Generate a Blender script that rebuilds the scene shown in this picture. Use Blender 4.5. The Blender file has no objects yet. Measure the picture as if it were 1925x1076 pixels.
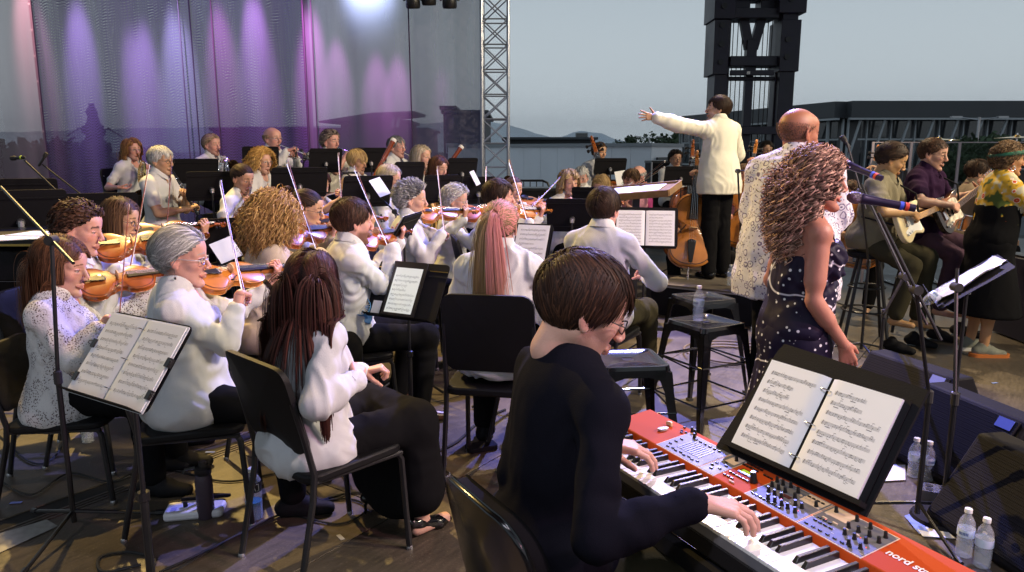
import bpy, math, random
import numpy as np
from mathutils import Vector, Matrix
# ---------------------------------------------------------------- camera, world, light, exposure
SC = bpy.context.scene
COL = SC.collection
FPX, CXP, CYP = 1400.0, 962.5, 538.0
TH = math.radians(10.2)
CAMZ = 1.6
cam_d = bpy.data.cameras.new('camera'); cam = bpy.data.objects.new('camera', cam_d); COL.objects.link(cam)
cam_d.sensor_width = 36; cam_d.lens = 36 * FPX / 1925; cam_d.clip_start = 0.05; cam_d.clip_end = 30000
cam.location = (0, 0, CAMZ); cam.rotation_euler = (math.radians(90) - TH, 0, 0)
SC.camera = cam
w = bpy.data.worlds.new('World'); SC.world = w; w.use_nodes = True
nt = w.node_tree; nt.nodes.clear()
sky = nt.nodes.new('ShaderNodeTexSky'); sky.sky_type = 'NISHITA'; sky.sun_disc = False
sky.sun_elevation = math.radians(1.5); sky.sun_rotation = math.radians(100); sky.dust_density = 4.0
b1 = nt.nodes.new('ShaderNodeBackground'); b1.inputs['Strength'].default_value = 0.05
nt.links.new(sky.outputs[0], b1.inputs['Color'])
geo = nt.nodes.new('ShaderNodeTexCoord'); sep = nt.nodes.new('ShaderNodeSeparateXYZ')
nt.links.new(geo.outputs['Generated'], sep.inputs[0])
ramp = nt.nodes.new('ShaderNodeValToRGB'); e = ramp.color_ramp.elements
e[0].position = 0.0; e[0].color = (0.64, 0.725, 0.785, 1)
e[1].position = 0.6; e[1].color = (0.22, 0.28, 0.34, 1)
x = ramp.color_ramp.elements.new(0.2); x.color = (0.45, 0.525, 0.59, 1)
nt.links.new(sep.outputs[2], ramp.inputs[0])
b2 = nt.nodes.new('ShaderNodeBackground'); b2.inputs['Strength'].default_value = 1.0
nt.links.new(ramp.outputs[0], b2.inputs['Color'])
ad = nt.nodes.new('ShaderNodeAddShader'); nt.links.new(b1.outputs[0], ad.inputs[0]); nt.links.new(b2.outputs[0], ad.inputs[1])
wo = nt.nodes.new('ShaderNodeOutputWorld'); nt.links.new(ad.outputs[0], wo.inputs['Surface'])
SC.view_settings.view_transform = 'Standard'; SC.view_settings.look = 'None'
SC.view_settings.exposure = 0.0; SC.view_settings.gamma = 1.0; SC.view_settings.use_curve_mapping = False
SC.cycles.max_bounces = 6; SC.cycles.diffuse_bounces = 2; SC.cycles.glossy_bounces = 3
SC.cycles.transparent_max_bounces = 12; SC.cycles.transmission_bounces = 5
SC.cycles.sample_clamp_indirect = 4.0; SC.cycles.caustics_reflective = False; SC.cycles.caustics_refractive = False
def raydir(px, py):
 u = (px - CXP) / FPX; v = (py - CYP) / FPX
 return Vector((u, math.cos(TH) - v * math.sin(TH), -math.sin(TH) - v * math.cos(TH)))
def P(px, py, d):
 return Vector((0, 0, CAMZ)) + raydir(px, py) * d
def Z(px, py, z):
 r = raydir(px, py); return Vector((0, 0, CAMZ)) + r * ((z - CAMZ) / r.z)
def proj(p):
 q = Vector(p) - Vector((0, 0, CAMZ))
 f = q.y * math.cos(TH) - q.z * math.sin(TH); dn = -q.z * math.cos(TH) - q.y * math.sin(TH)
 return (CXP + FPX * q.x / f, CYP + FPX * dn / f, f)
def spot(name, loc, target, power, color, angle, blend=0.5, size=0.12):
 d = bpy.data.lights.new(name, 'SPOT'); d.energy = power; d.color = color
 d.spot_size = math.radians(angle); d.spot_blend = blend; d.shadow_soft_size = size
 o = bpy.data.objects.new(name, d); COL.objects.link(o); o.location = loc
 o.rotation_euler = (Vector(target) - Vector(loc)).to_track_quat('-Z', 'Y').to_euler()
 return o
spot('warm_front_lamp', (8.5, 1.0, 6.2), (-1.6, 7.6, 1.0), 2700, (1.0, 0.80, 0.52), 62, 0.6, 0.25)
spot('warm_front_lamp', (9.0, 5.5, 6.4), (-2.8, 8.8, 1.2), 2700, (1.0, 0.82, 0.56), 60, 0.6, 0.2)
spot('white_front_lamp', (7.4, 2.2, 6.0), (0.0, 5.0, 1.0), 750, (1.0, 0.86, 0.72), 58, 0.7, 0.25)
spot('pink_front_lamp', (6.5, -1.5, 4.6), (-0.8, 3.2, 1.0), 1000, (1.0, 0.46, 0.62), 58, 0.7, 0.2)
spot('violet_side_lamp', (5.5, 0.4, 5.5), (1.2, 2.2, 0.9), 800, (0.88, 0.76, 1.0), 60, 0.7, 0.2)
spot('amber_back_lamp', (-4.2, 8.6, 6.6), (-1.0, 3.4, 0), 3400, (1.0, 0.68, 0.22), 58, 0.5, 0.06)
spot('amber_floor_lamp', (-2.6, 5.4, 6.6), (-1.25, 2.75, 0), 1000, (1.0, .66, .22), 26, .5, .05)
spot('blue_back_lamp', (2.2, 9.2, 6.6), (-0.5, 3.4, 0), 5200, (0.24, 0.26, 1.0), 56, 0.5, 0.06)
spot('keyboard_lamp', (-1.3, -1.6, 5.6), (.72, 1.75, .95), 620, (.95, .88, 1.0), 17, .8, .1)
spot('white_back_lamp', (-2.5, -2.0, 6.2), (-0.2, 3.4, 0.8), 230, (0.80, 0.84, 1.0), 72, 0.7, 0.3)
spot('amber_side_lamp', (3.0, 10.2, 6.6), (3.0, 4.4, 0), 2200, (1.0, 0.76, 0.46), 64, 0.6, 0.1)
# ---------------------------------------------------------------- materials
MATS = {}
def newmat(name):
 m = bpy.data.materials.new(name); m.use_nodes = True
 n = m.node_tree; b = n.nodes['Principled BSDF']; return m, n, b
def L(n, a, b): n.links.new(a, b)
def mat(name, color, rough=0.5, metal=0.0, bump=0.0, bscale=60, var=0.0, vscale=6, coat=0.0, spec=None, trans=0.0, alpha=1.0, emit=None, estr=0.0, ior=None, sheen=0.0):
 if name in MATS: return MATS[name]
 m, n, b = newmat(name)
 b.inputs['Base Color'].default_value = (*color, 1); b.inputs['Roughness'].default_value = rough; b.inputs['Metallic'].default_value = metal
 b.inputs['Coat Weight'].default_value = coat
 if spec is not None: b.inputs['Specular IOR Level'].default_value = spec
 if ior: b.inputs['IOR'].default_value = ior
 if sheen: b.inputs['Sheen Weight'].default_value = sheen
 b.inputs['Transmission Weight'].default_value = trans; b.inputs['Alpha'].default_value = alpha
 if emit: b.inputs['Emission Color'].default_value = (*emit, 1); b.inputs['Emission Strength'].default_value = estr
 if bump or var:
  tc = n.nodes.new('ShaderNodeTexCoord')
 if var:
  t = n.nodes.new('ShaderNodeTexNoise'); t.inputs['Scale'].default_value = vscale; t.inputs['Detail'].default_value = 6
  L(n, tc.outputs['Object'], t.inputs['Vector'])
  r = n.nodes.new('ShaderNodeMapRange'); r.inputs['From Min'].default_value = .3; r.inputs['From Max'].default_value = .7
  r.inputs['To Min'].default_value = 1 - var; r.inputs['To Max'].default_value = 1 + var
  L(n, t.outputs[0], r.inputs[0])
  mx = n.nodes.new('ShaderNodeMix'); mx.data_type = 'RGBA'; mx.blend_type = 'MULTIPLY'; mx.inputs[0].default_value = 1
  mx.inputs[6].default_value = (*color, 1); L(n, r.outputs[0], mx.inputs[7]); L(n, mx.outputs[2], b.inputs['Base Color'])
  r2 = n.nodes.new('ShaderNodeMapRange'); r2.inputs['To Min'].default_value = max(0, rough - .12); r2.inputs['To Max'].default_value = min(1, rough + .12)
  L(n, t.outputs[0], r2.inputs[0]); L(n, r2.outputs[0], b.inputs['Roughness'])
 if bump:
  t = n.nodes.new('ShaderNodeTexNoise'); t.inputs['Scale'].default_value = bscale; t.inputs['Detail'].default_value = 4
  L(n, tc.outputs['Object'], t.inputs['Vector'])
  bp = n.nodes.new('ShaderNodeBump'); bp.inputs['Strength'].default_value = bump; bp.inputs['Distance'].default_value = .01
  L(n, t.outputs[0], bp.inputs['Height']); L(n, bp.outputs[0], b.inputs['Normal'])
 MATS[name] = m; return m
def cloth(name, color, rough=.85, fold=.6, trans=0.0):
 """woven cloth: fine weave plus soft crease relief"""
 if name in MATS: return MATS[name]
 m, n, b = newmat(name); b.inputs['Base Color'].default_value = (*color, 1); b.inputs['Roughness'].default_value = rough
 b.inputs['Specular IOR Level'].default_value = .2 if max(color) > .1 else .06
 tc = n.nodes.new('ShaderNodeTexCoord')
 mp = n.nodes.new('ShaderNodeMapping'); mp.inputs['Scale'].default_value = (1, 1, .45); L(n, tc.outputs['Object'], mp.inputs[0])
 t = n.nodes.new('ShaderNodeTexNoise'); t.noise_type = 'RIDGED_MULTIFRACTAL'; t.inputs['Scale'].default_value = 6.5; t.inputs['Detail'].default_value = 2.5; t.inputs['Distortion'].default_value = 1.0; t.inputs['Roughness'].default_value = .4
 L(n, mp.outputs[0], t.inputs['Vector'])
 t2 = n.nodes.new('ShaderNodeTexNoise'); t2.inputs['Scale'].default_value = 420; L(n, tc.outputs['Object'], t2.inputs['Vector'])
 ma = n.nodes.new('ShaderNodeMath'); ma.operation = 'MULTIPLY_ADD'; ma.inputs[1].default_value = .06
 L(n, t2.outputs[0], ma.inputs[0]); L(n, t.outputs[0], ma.inputs[2])
 bp = n.nodes.new('ShaderNodeBump'); bp.inputs['Strength'].default_value = fold; bp.inputs['Distance'].default_value = .035
 L(n, ma.outputs[0], bp.inputs['Height']); L(n, bp.outputs[0], b.inputs['Normal'])
 MATS[name] = m; return m
def attrmat(name, rough, sss=0.0, spec=.5, bump=0.0, bscale=300, aniso=0):
 m, n, b = newmat(name); a = n.nodes.new('ShaderNodeAttribute'); a.attribute_name = 'Col'
 L(n, a.outputs['Color'], b.inputs['Base Color']); b.inputs['Roughness'].default_value = rough
 b.inputs['Specular IOR Level'].default_value = spec
 if sss:
  b.inputs['Subsurface Weight'].default_value = sss; b.inputs['Subsurface Radius'].default_value = (.012, .005, .003); b.inputs['Subsurface Scale'].default_value = 1.0
 if bump:
  tc = n.nodes.new('ShaderNodeTexCoord'); t = n.nodes.new('ShaderNodeTexNoise'); t.inputs['Scale'].default_value = bscale; t.inputs['Detail'].default_value = 4
  L(n, tc.outputs['Object'], t.inputs['Vector']); bp = n.nodes.new('ShaderNodeBump'); bp.inputs['Strength'].default_value = bump; bp.inputs['Distance'].default_value = .003
  L(n, t.outputs[0], bp.inputs['Height']); L(n, bp.outputs[0], b.inputs['Normal'])
 MATS[name] = m; return m
SKIN = attrmat('skin', .48, .12, .4, .25, 260)
HAIR = attrmat('hair', .58, 0, .18)
BLACK = mat('black_metal', (.009, .009, .011), .4, .0, var=.15, vscale=8)
BLACKM = mat('black_matte', (.008, .008, .010), .7, 0, bump=.1, bscale=200, spec=.15)
CHAIRB = mat('chair_black', (.006, .006, .007), .55, 0, bump=.15, bscale=400, spec=.22)
GLOSSB = mat('gloss_black', (.004, .004, .005), .16, 0, coat=.2)
RUBBER = mat('rubber', (.02, .02, .02), .8)
CHROME = mat('chrome', (.72, .72, .74), .2, 1)
STEEL = mat('steel', (.42, .42, .44), .42, 1, bump=.1, bscale=30)
BRASS = mat('brass', (.86, .60, .22), .2, 1)
SILVER = mat('silver', (.86, .86, .86), .16, 1)
GOLDP = mat('gold_trim', (.62, .42, .12), .35, 1)
WSHIRT = cloth('white_shirt', (.58, .59, .61))
CREAM = cloth('cream_cloth', (.70, .66, .58))
BEIGE = cloth('beige_knit', (.46, .38, .31))
BLKCLOTH = cloth('black_cloth', (.007, .007, .008), .9, .4)
NAVY = cloth('dark_navy_cloth', (.006, .006, .010), .9, .35)
OLIVE = cloth('olive_trousers', (.045, .040, .024), .9, .4)
KHAKI = cloth('khaki_polo', (.17, .15, .10))
PURPLE = cloth('deep_purple_shirt', (.022, .008, .030))
MAUVE = cloth('mauve_trousers', (.07, .04, .06))
PINKC = cloth('pink_shirt', (.62, .30, .42))
TAN = cloth('tan_shirt', (.22, .17, .12))
PAPER = mat('paper', (.80, .81, .84), .7, 0, var=.03, vscale=3)
INK = mat('ink', (.24, .24, .26), .8)
WHITEP = mat('white_plastic', (.78, .78, .76), .3)
VARN = mat('violin_varnish', (.30, .080, .016), .3, 0, var=.28, vscale=9, coat=.7)
VARN2 = mat('amber_varnish', (.47, .17, .030), .3, 0, var=.22, vscale=7, coat=.6)
VARND = mat('dark_varnish', (.20, .04, .012), .22, 0, var=.3, vscale=8, coat=.7)
EBONY = mat('ebony', (.012, .011, .012), .3)
WOODL = mat('pale_wood', (.62, .42, .22), .5, 0, var=.1)
HORSE = mat('bow_hair', (.82, .80, .70), .5)
BOWW = mat('bow_wood', (.20, .055, .02), .3, coat=.4)
CLEAR = mat('clear_plastic', (.85, .90, .95), .08, 0, alpha=.22, bump=.3, bscale=60)
WATER = mat('bottle_water', (.75, .80, .85), .03, 0, alpha=.18)
# ---------------------------------------------------------------- mesh helpers
def tag(o, label=None, cat=None, group=None, kind=None):
 if label: o['label'] = label
 if cat: o['category'] = cat
 if group: o['group'] = group
 if kind: o['kind'] = kind
 return o
def empty(name, loc=(0, 0, 0), rz=0.0, mtx=None):
 o = bpy.data.objects.new(name, None); COL.objects.link(o); o.empty_display_size = .1
 if mtx is not None: o.matrix_world = mtx
 else: o.location = loc; o.rotation_euler = (0, 0, rz)
 return o
def npobj(name, V, F, mats, parent=None, smooth=True, col=None, sharp=None, fm=None, fcol=None):
 """mesh object from numpy verts and an array (or list of arrays) of faces"""
 me = bpy.data.meshes.new(name)
 if not isinstance(F, list): F = [F]
 F = [np.asarray(f) for f in F if len(f)]
 V = np.asarray(V, dtype=np.float32)
 nl = sum(f.size for f in F); nf = sum(len(f) for f in F)
 me.vertices.add(len(V)); me.vertices.foreach_set('co', V.ravel())
 me.loops.add(nl); me.polygons.add(nf)
 me.loops.foreach_set('vertex_index', np.concatenate([f.ravel() for f in F]).astype(np.int32))
 tot = np.concatenate([np.full(len(f), f.shape[1]) for f in F]); st = np.concatenate([[0], np.cumsum(tot)[:-1]])
 me.polygons.foreach_set('loop_start', st.astype(np.int32)); me.polygons.foreach_set('loop_total', tot.astype(np.int32))
 me.polygons.foreach_set('use_smooth', np.full(nf, bool(smooth)))
 if not isinstance(mats, (list, tuple)): mats = [mats]
 for m in mats: me.materials.append(m)
 if fm is not None: me.polygons.foreach_set('material_index', np.asarray(fm, dtype=np.int32))
 if col is not None:
  a = me.attributes.new('Col', 'FLOAT_COLOR', 'POINT')
  c = np.ones((len(V), 4), np.float32); c[:, :3] = col; a.data.foreach_set('color', c.ravel())
 me.update(calc_edges=True)
 if smooth and sharp is not None: me.set_sharp_from_angle(angle=math.radians(sharp))
 o = bpy.data.objects.new(name, me); COL.objects.link(o)
 if parent is not None: o.parent = parent
 return o
class MB:
 def __init__(s): s.v = []; s.f = []; s.m = []
 def add(s, v, f, m=0):
  b = len(s.v); s.v += [tuple(p) for p in v]; s.f += [tuple(i + b for i in q) for q in f]; s.m += [m] * len(f); return s
 def box(s, c, d, R=None, m=0):
  c = Vector(c); hx, hy, hz = d[0] / 2, d[1] / 2, d[2] / 2
  v = [Vector((sx * hx, sy * hy, sz * hz)) for sx in (-1, 1) for sy in (-1, 1) for sz in (-1, 1)]
  if R is not None: v = [R @ p for p in v]
  return s.add([c + p for p in v], [(0, 1, 3, 2), (4, 6, 7, 5), (0, 4, 5, 1), (2, 3, 7, 6), (0, 2, 6, 4), (1, 5, 7, 3)], m)
 def beam(s, a, b, w, h=None, m=0, up=(0, 0, 1)):
  a, b = Vector(a), Vector(b); x = (b - a).normalized(); u = Vector(up)
  if abs(x.dot(u)) > .95: u = Vector((1, 0, 0))
  y = u.cross(x).normalized(); z = x.cross(y)
  return s.box((a + b) / 2, ((b - a).length, w, h or w), Matrix((x, y, z)).transposed(), m)
 def tube(s, pts, r, n=8, m=0, caps=True, flat=None):
  pts = [Vector(p) for p in pts]; N = len(pts); rs = r if isinstance(r, (list, tuple)) else [r] * N
  T = []
  for i in range(N):
   t = pts[min(i + 1, N - 1)] - pts[max(i - 1, 0)]; T.append(t.normalized() if t.length > 1e-9 else Vector((0, 0, 1)))
  u = T[0].orthogonal().normalized(); v = []
  for i in range(N):
   u = (u - T[i] * u.dot(T[i])); u = u.normalized() if u.length > 1e-6 else T[i].orthogonal().normalized()
   w = T[i].cross(u)
   for k in range(n):
    a = 2 * math.pi * (k + .5) / n; v.append(pts[i] + (u * math.cos(a) + w * math.sin(a)) * rs[i])
  f = [(i * n + k, i * n + (k + 1) % n, (i + 1) * n + (k + 1) % n, (i + 1) * n + k) for i in range(N - 1) for k in range(n)]
  if caps: f += [tuple(range(n - 1, -1, -1)), tuple((N - 1) * n + k for k in range(n))]
  return s.add(v, f, m)
 def lathe(s, prof, n=20, o=(0, 0, 0), M=None, m=0, caps=True):
  """prof: (r, z) pairs, turned about z; M places it"""
  v = []; o = Vector(o)
  for r, z in prof:
   for k in range(n):
    a = 2 * math.pi * k / n; p = Vector((r * math.cos(a), r * math.sin(a), z)); v.append((M @ p if M is not None else p) + o)
  N = len(prof); f = [(i * n + k, i * n + (k + 1) % n, (i + 1) * n + (k + 1) % n, (i + 1) * n + k) for i in range(N - 1) for k in range(n)]
  if caps: f += [tuple(range(n - 1, -1, -1)), tuple((N - 1) * n + k for k in range(n))]
  return s.add(v, f, m)
 def prism(s, poly, h0, h1, M=None, m=0):
  n = len(poly); v = [Vector((p[0], p[1], h0)) for p in poly] + [Vector((p[0], p[1], h1)) for p in poly]
  if M is not None: v = [M @ p for p in v]
  return s.add(v, [tuple(range(n - 1, -1, -1)), tuple(range(n, 2 * n))] + [(i, (i + 1) % n, n + (i + 1) % n, n + i) for i in range(n)], m)
 def quad(s, a, b, c, d, m=0): return s.add([a, b, c, d], [(0, 1, 2, 3)], m)
 def build(s, name, mats, parent=None, sharp=35, smooth=True, bevel=0):
  me = bpy.data.meshes.new(name); me.from_pydata(s.v, [], s.f)
  if not isinstance(mats, (list, tuple)): mats = [mats]
  for q in mats: me.materials.append(q)
  me.polygons.foreach_set('material_index', s.m); me.polygons.foreach_set('use_smooth', [smooth] * len(s.f)); me.update()
  if smooth: me.set_sharp_from_angle(angle=math.radians(sharp))
  o = bpy.data.objects.new(name, me); COL.objects.link(o)
  if parent is not None: o.parent = parent
  if bevel:
   b = o.modifiers.new('b', 'BEVEL'); b.width = bevel; b.segments = 2; b.limit_method = 'ANGLE'; b.angle_limit = math.radians(40)
   b.harden_normals = False
  return o
def rrect(w, h, r, n=4, cx=0, cy=0):
 out = []
 for sx, sy, a0 in ((1, 1, 0), (-1, 1, 90), (-1, -1, 180), (1, -1, 270)):
  for k in range(n + 1):
   a = math.radians(a0 + 90 * k / n); out.append((cx + sx * (w / 2 - r) + r * math.cos(a), cy + sy * (h / 2 - r) + r * math.sin(a)))
 return out
def dup(root, mtx=None, label=None, group=None, loc=None, rz=0):
 def rec(o, par):
  c = o.copy(); COL.objects.link(c)
  if par is not None: c.parent = par
  for ch in KIDS(o): rec(ch, c)
  return c
 c = rec(root, None)
 if mtx is not None: c.matrix_world = mtx
 elif loc is not None: c.location = loc; c.rotation_euler = (0, 0, rz)
 if label: c['label'] = label
 if group: c['group'] = group
 return c
def KIDS(o): return [c for c in o.children]
def frame(x, z, o=(0, 0, 0)):
 """4x4 with local X along x and local Z near z"""
 x = Vector(x).normalized(); z = Vector(z); z = (z - x * z.dot(x)).normalized(); y = z.cross(x)
 M = Matrix((x, y, z)).transposed().to_4x4(); M.translation = Vector(o); return M
PROTO = {}
def use(kind, maker, mtx, label, group=None):
 """first use moves the prototype itself, later uses copy it"""
 if kind not in PROTO:
  PROTO[kind] = maker(); o = PROTO[kind]
  o.matrix_world = mtx; o['label'] = label
  if group: o['group'] = group
  return o
 return dup(PROTO[kind], mtx, label, group)
def T4(loc, rz=0, s=1.0): return Matrix.Translation(Vector(loc)) @ Matrix.Rotation(rz, 4, 'Z') @ Matrix.Scale(s, 4)
# ---------------------------------------------------------------- smooth-union solids
def vnoise(p, seed=0):
 """value noise -1..1 at (n,3) points"""
 i = np.floor(p).astype(np.int64); f = p - i; f = f * f * (3 - 2 * f); out = np.zeros(len(p))
 for dx in (0, 1):
  for dy in (0, 1):
   for dz in (0, 1):
    h = (i[:, 0] + dx) * 374761393 + (i[:, 1] + dy) * 668265263 + (i[:, 2] + dz) * 2147483647 + seed * 974711
    h = (h ^ (h >> 13)) * 1274126177; h = (h ^ (h >> 16)) & 0xffff
    wgt = (f[:, 0] if dx else 1 - f[:, 0]) * (f[:, 1] if dy else 1 - f[:, 1]) * (f[:, 2] if dz else 1 - f[:, 2])
    out += wgt * (h / 32767.5 - 1)
 return out
def rc(a, b, ra, rb=None, k=.03, side=None, w=1.0, op=1):
 return dict(t='rc', a=np.array(a, float), b=np.array(b, float), ra=ra, rb=ra if rb is None else rb, k=k, side=None if side is None else np.array(side, float), w=w, op=op)
def el(c, r, R=None, k=.03, op=1):
 return dict(t='el', c=np.array(c, float), r=np.array(r if hasattr(r, '__len__') else (r, r, r), float), R=None if R is None else np.array(R), k=k, op=op)
def pl(o, n, k=.002):
 """cut away what lies on the side n points to"""
 return dict(t='pl', o=np.array(o, float), n=np.array(n, float) / np.linalg.norm(n), k=k, op=-2)
def pbox(p):
 if p['t'] == 'rc':
  m = max(p['ra'], p['rb']) * max(1, p['w']); return np.minimum(p['a'], p['b']) - m, np.maximum(p['a'], p['b']) + m
 m = p['r'].max(); return p['c'] - m, p['c'] + m
def evalp(p, X):
 if p['t'] == 'rc':
  ab = p['b'] - p['a']; q = X - p['a']; L2 = max(ab @ ab, 1e-12); t = np.clip((q @ ab) / L2, 0, 1)
  q = q - t[..., None] * ab
  if p['side'] is not None:
   s = p['side'] / np.linalg.norm(p['side']); qs = q @ s; q = q - (qs * (1 - 1 / p['w']))[..., None] * s
  return np.sqrt((q * q).sum(-1)) - (p['ra'] + (p['rb'] - p['ra']) * t)
 if p['t'] == 'el':
  q = X - p['c']
  if p['R'] is not None: q = q @ p['R']
  k0 = np.sqrt(((q / p['r']) ** 2).sum(-1)); k1 = np.sqrt(((q / p['r'] ** 2) ** 2).sum(-1)) + 1e-9
  return k0 * (k0 - 1) / k1
 return (X - p['o']) @ p['n']
def smesh(prims, res):
 add = [p for p in prims if p['op'] == 1]
 lo = np.min([pbox(p)[0] for p in add], 0) - 3 * res; hi = np.max([pbox(p)[1] for p in add], 0) + 3 * res
 n = np.ceil((hi - lo) / res).astype(int) + 1
 ax = [(lo[i] + np.arange(n[i]) * res).astype(np.float32) for i in range(3)]
 F = np.full(n, 0.5, np.float32)
 for p in prims:
  if p['op'] == -2: a = np.zeros(3, int); b = n
  else:
   l, h = pbox(p); mg = p['k'] + 2.5 * res
   a = np.clip(np.floor((l - mg - lo) / res).astype(int), 0, n); b = np.clip(np.ceil((h + mg - lo) / res).astype(int) + 1, 0, n)
  if (b <= a).any(): continue
  sl = tuple(slice(a[i], b[i]) for i in range(3))
  G = np.stack(np.meshgrid(ax[0][sl[0]], ax[1][sl[1]], ax[2][sl[2]], indexing='ij'), -1)
  d = evalp(p, G).astype(np.float32); f = F[sl]; k = max(p['k'], 1e-4)
  if p['op'] == 1:
   h = np.maximum(k - np.abs(f - d), 0) / k; F[sl] = np.minimum(f, d) - h * h * k * .25
  else:
   if p['op'] == -1: d = -d
   h = np.maximum(k - np.abs(f - d), 0) / k; F[sl] = np.maximum(f, d) + h * h * k * .25
 S = F < 0
 C = S[:-1, :-1, :-1].astype(np.int8)
 for dx, dy, dz in ((1, 0, 0), (0, 1, 0), (1, 1, 0), (0, 0, 1), (1, 0, 1), (0, 1, 1), (1, 1, 1)):
  C = C + S[dx:n[0] - 1 + dx, dy:n[1] - 1 + dy, dz:n[2] - 1 + dz]
 act = (C > 0) & (C < 8); idx = np.full(act.shape, -1, np.int64); I = np.argwhere(act); idx[act] = np.arange(len(I))
 acc = np.zeros((len(I), 3)); cnt = np.zeros(len(I))
 cor = [(0, 0, 0), (1, 0, 0), (0, 1, 0), (1, 1, 0), (0, 0, 1), (1, 0, 1), (0, 1, 1), (1, 1, 1)]
 val = [F[I[:, 0] + c[0], I[:, 1] + c[1], I[:, 2] + c[2]] for c in cor]
 for a, b in ((0, 1), (2, 3), (4, 5), (6, 7), (0, 2), (1, 3), (4, 6), (5, 7), (0, 4), (1, 5), (2, 6), (3, 7)):
  va, vb = val[a], val[b]; m = (va < 0) != (vb < 0); t = np.where(m, va / np.where(m, va - vb, 1), 0)
  pa = np.array(cor[a], float); pb = np.array(cor[b], float)
  acc += np.where(m[:, None], pa + t[:, None] * (pb - pa), 0); cnt += m
 V = lo + (I + acc / np.maximum(cnt, 1)[:, None]) * res
 Q = []
 for axis in range(3):
  s0 = [slice(None)] * 3; s1 = [slice(None)] * 3; s0[axis] = slice(0, -1); s1[axis] = slice(1, None)
  A = S[tuple(s0)]; B = S[tuple(s1)]; E = np.argwhere(A != B); o1, o2 = [i for i in range(3) if i != axis]
  lim = np.array(act.shape); ok = (E[:, o1] > 0) & (E[:, o2] > 0) & (E[:, o1] < lim[o1]) & (E[:, o2] < lim[o2]); E = E[ok]
  fl = A[E[:, 0], E[:, 1], E[:, 2]]
  def g(d1, d2):
   J = E.copy(); J[:, o1] -= d1; J[:, o2] -= d2; return idx[J[:, 0], J[:, 1], J[:, 2]]
  q = np.stack([g(1, 1), g(0, 1), g(0, 0), g(1, 0)], 1)
  if axis == 1: fl = ~fl
  q[~fl] = q[~fl][:, ::-1]; Q.append(q)
 Q = np.concatenate(Q); Q = Q[(Q >= 0).all(1)]
 return V, Q
def vnormals(V, Q):
 a = V[Q[:, 2]] - V[Q[:, 0]]; b = V[Q[:, 3]] - V[Q[:, 1]]; fn = np.cross(a, b); N = np.zeros_like(V)
 for i in range(Q.shape[1]):
  for c in range(3): N[:, c] += np.bincount(Q[:, i], fn[:, c], len(V))
 return N / (np.linalg.norm(N, axis=1)[:, None] + 1e-12)
def xf(M, V):
 M = np.array(M); return V @ M[:3, :3].T + M[:3, 3]
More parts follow.
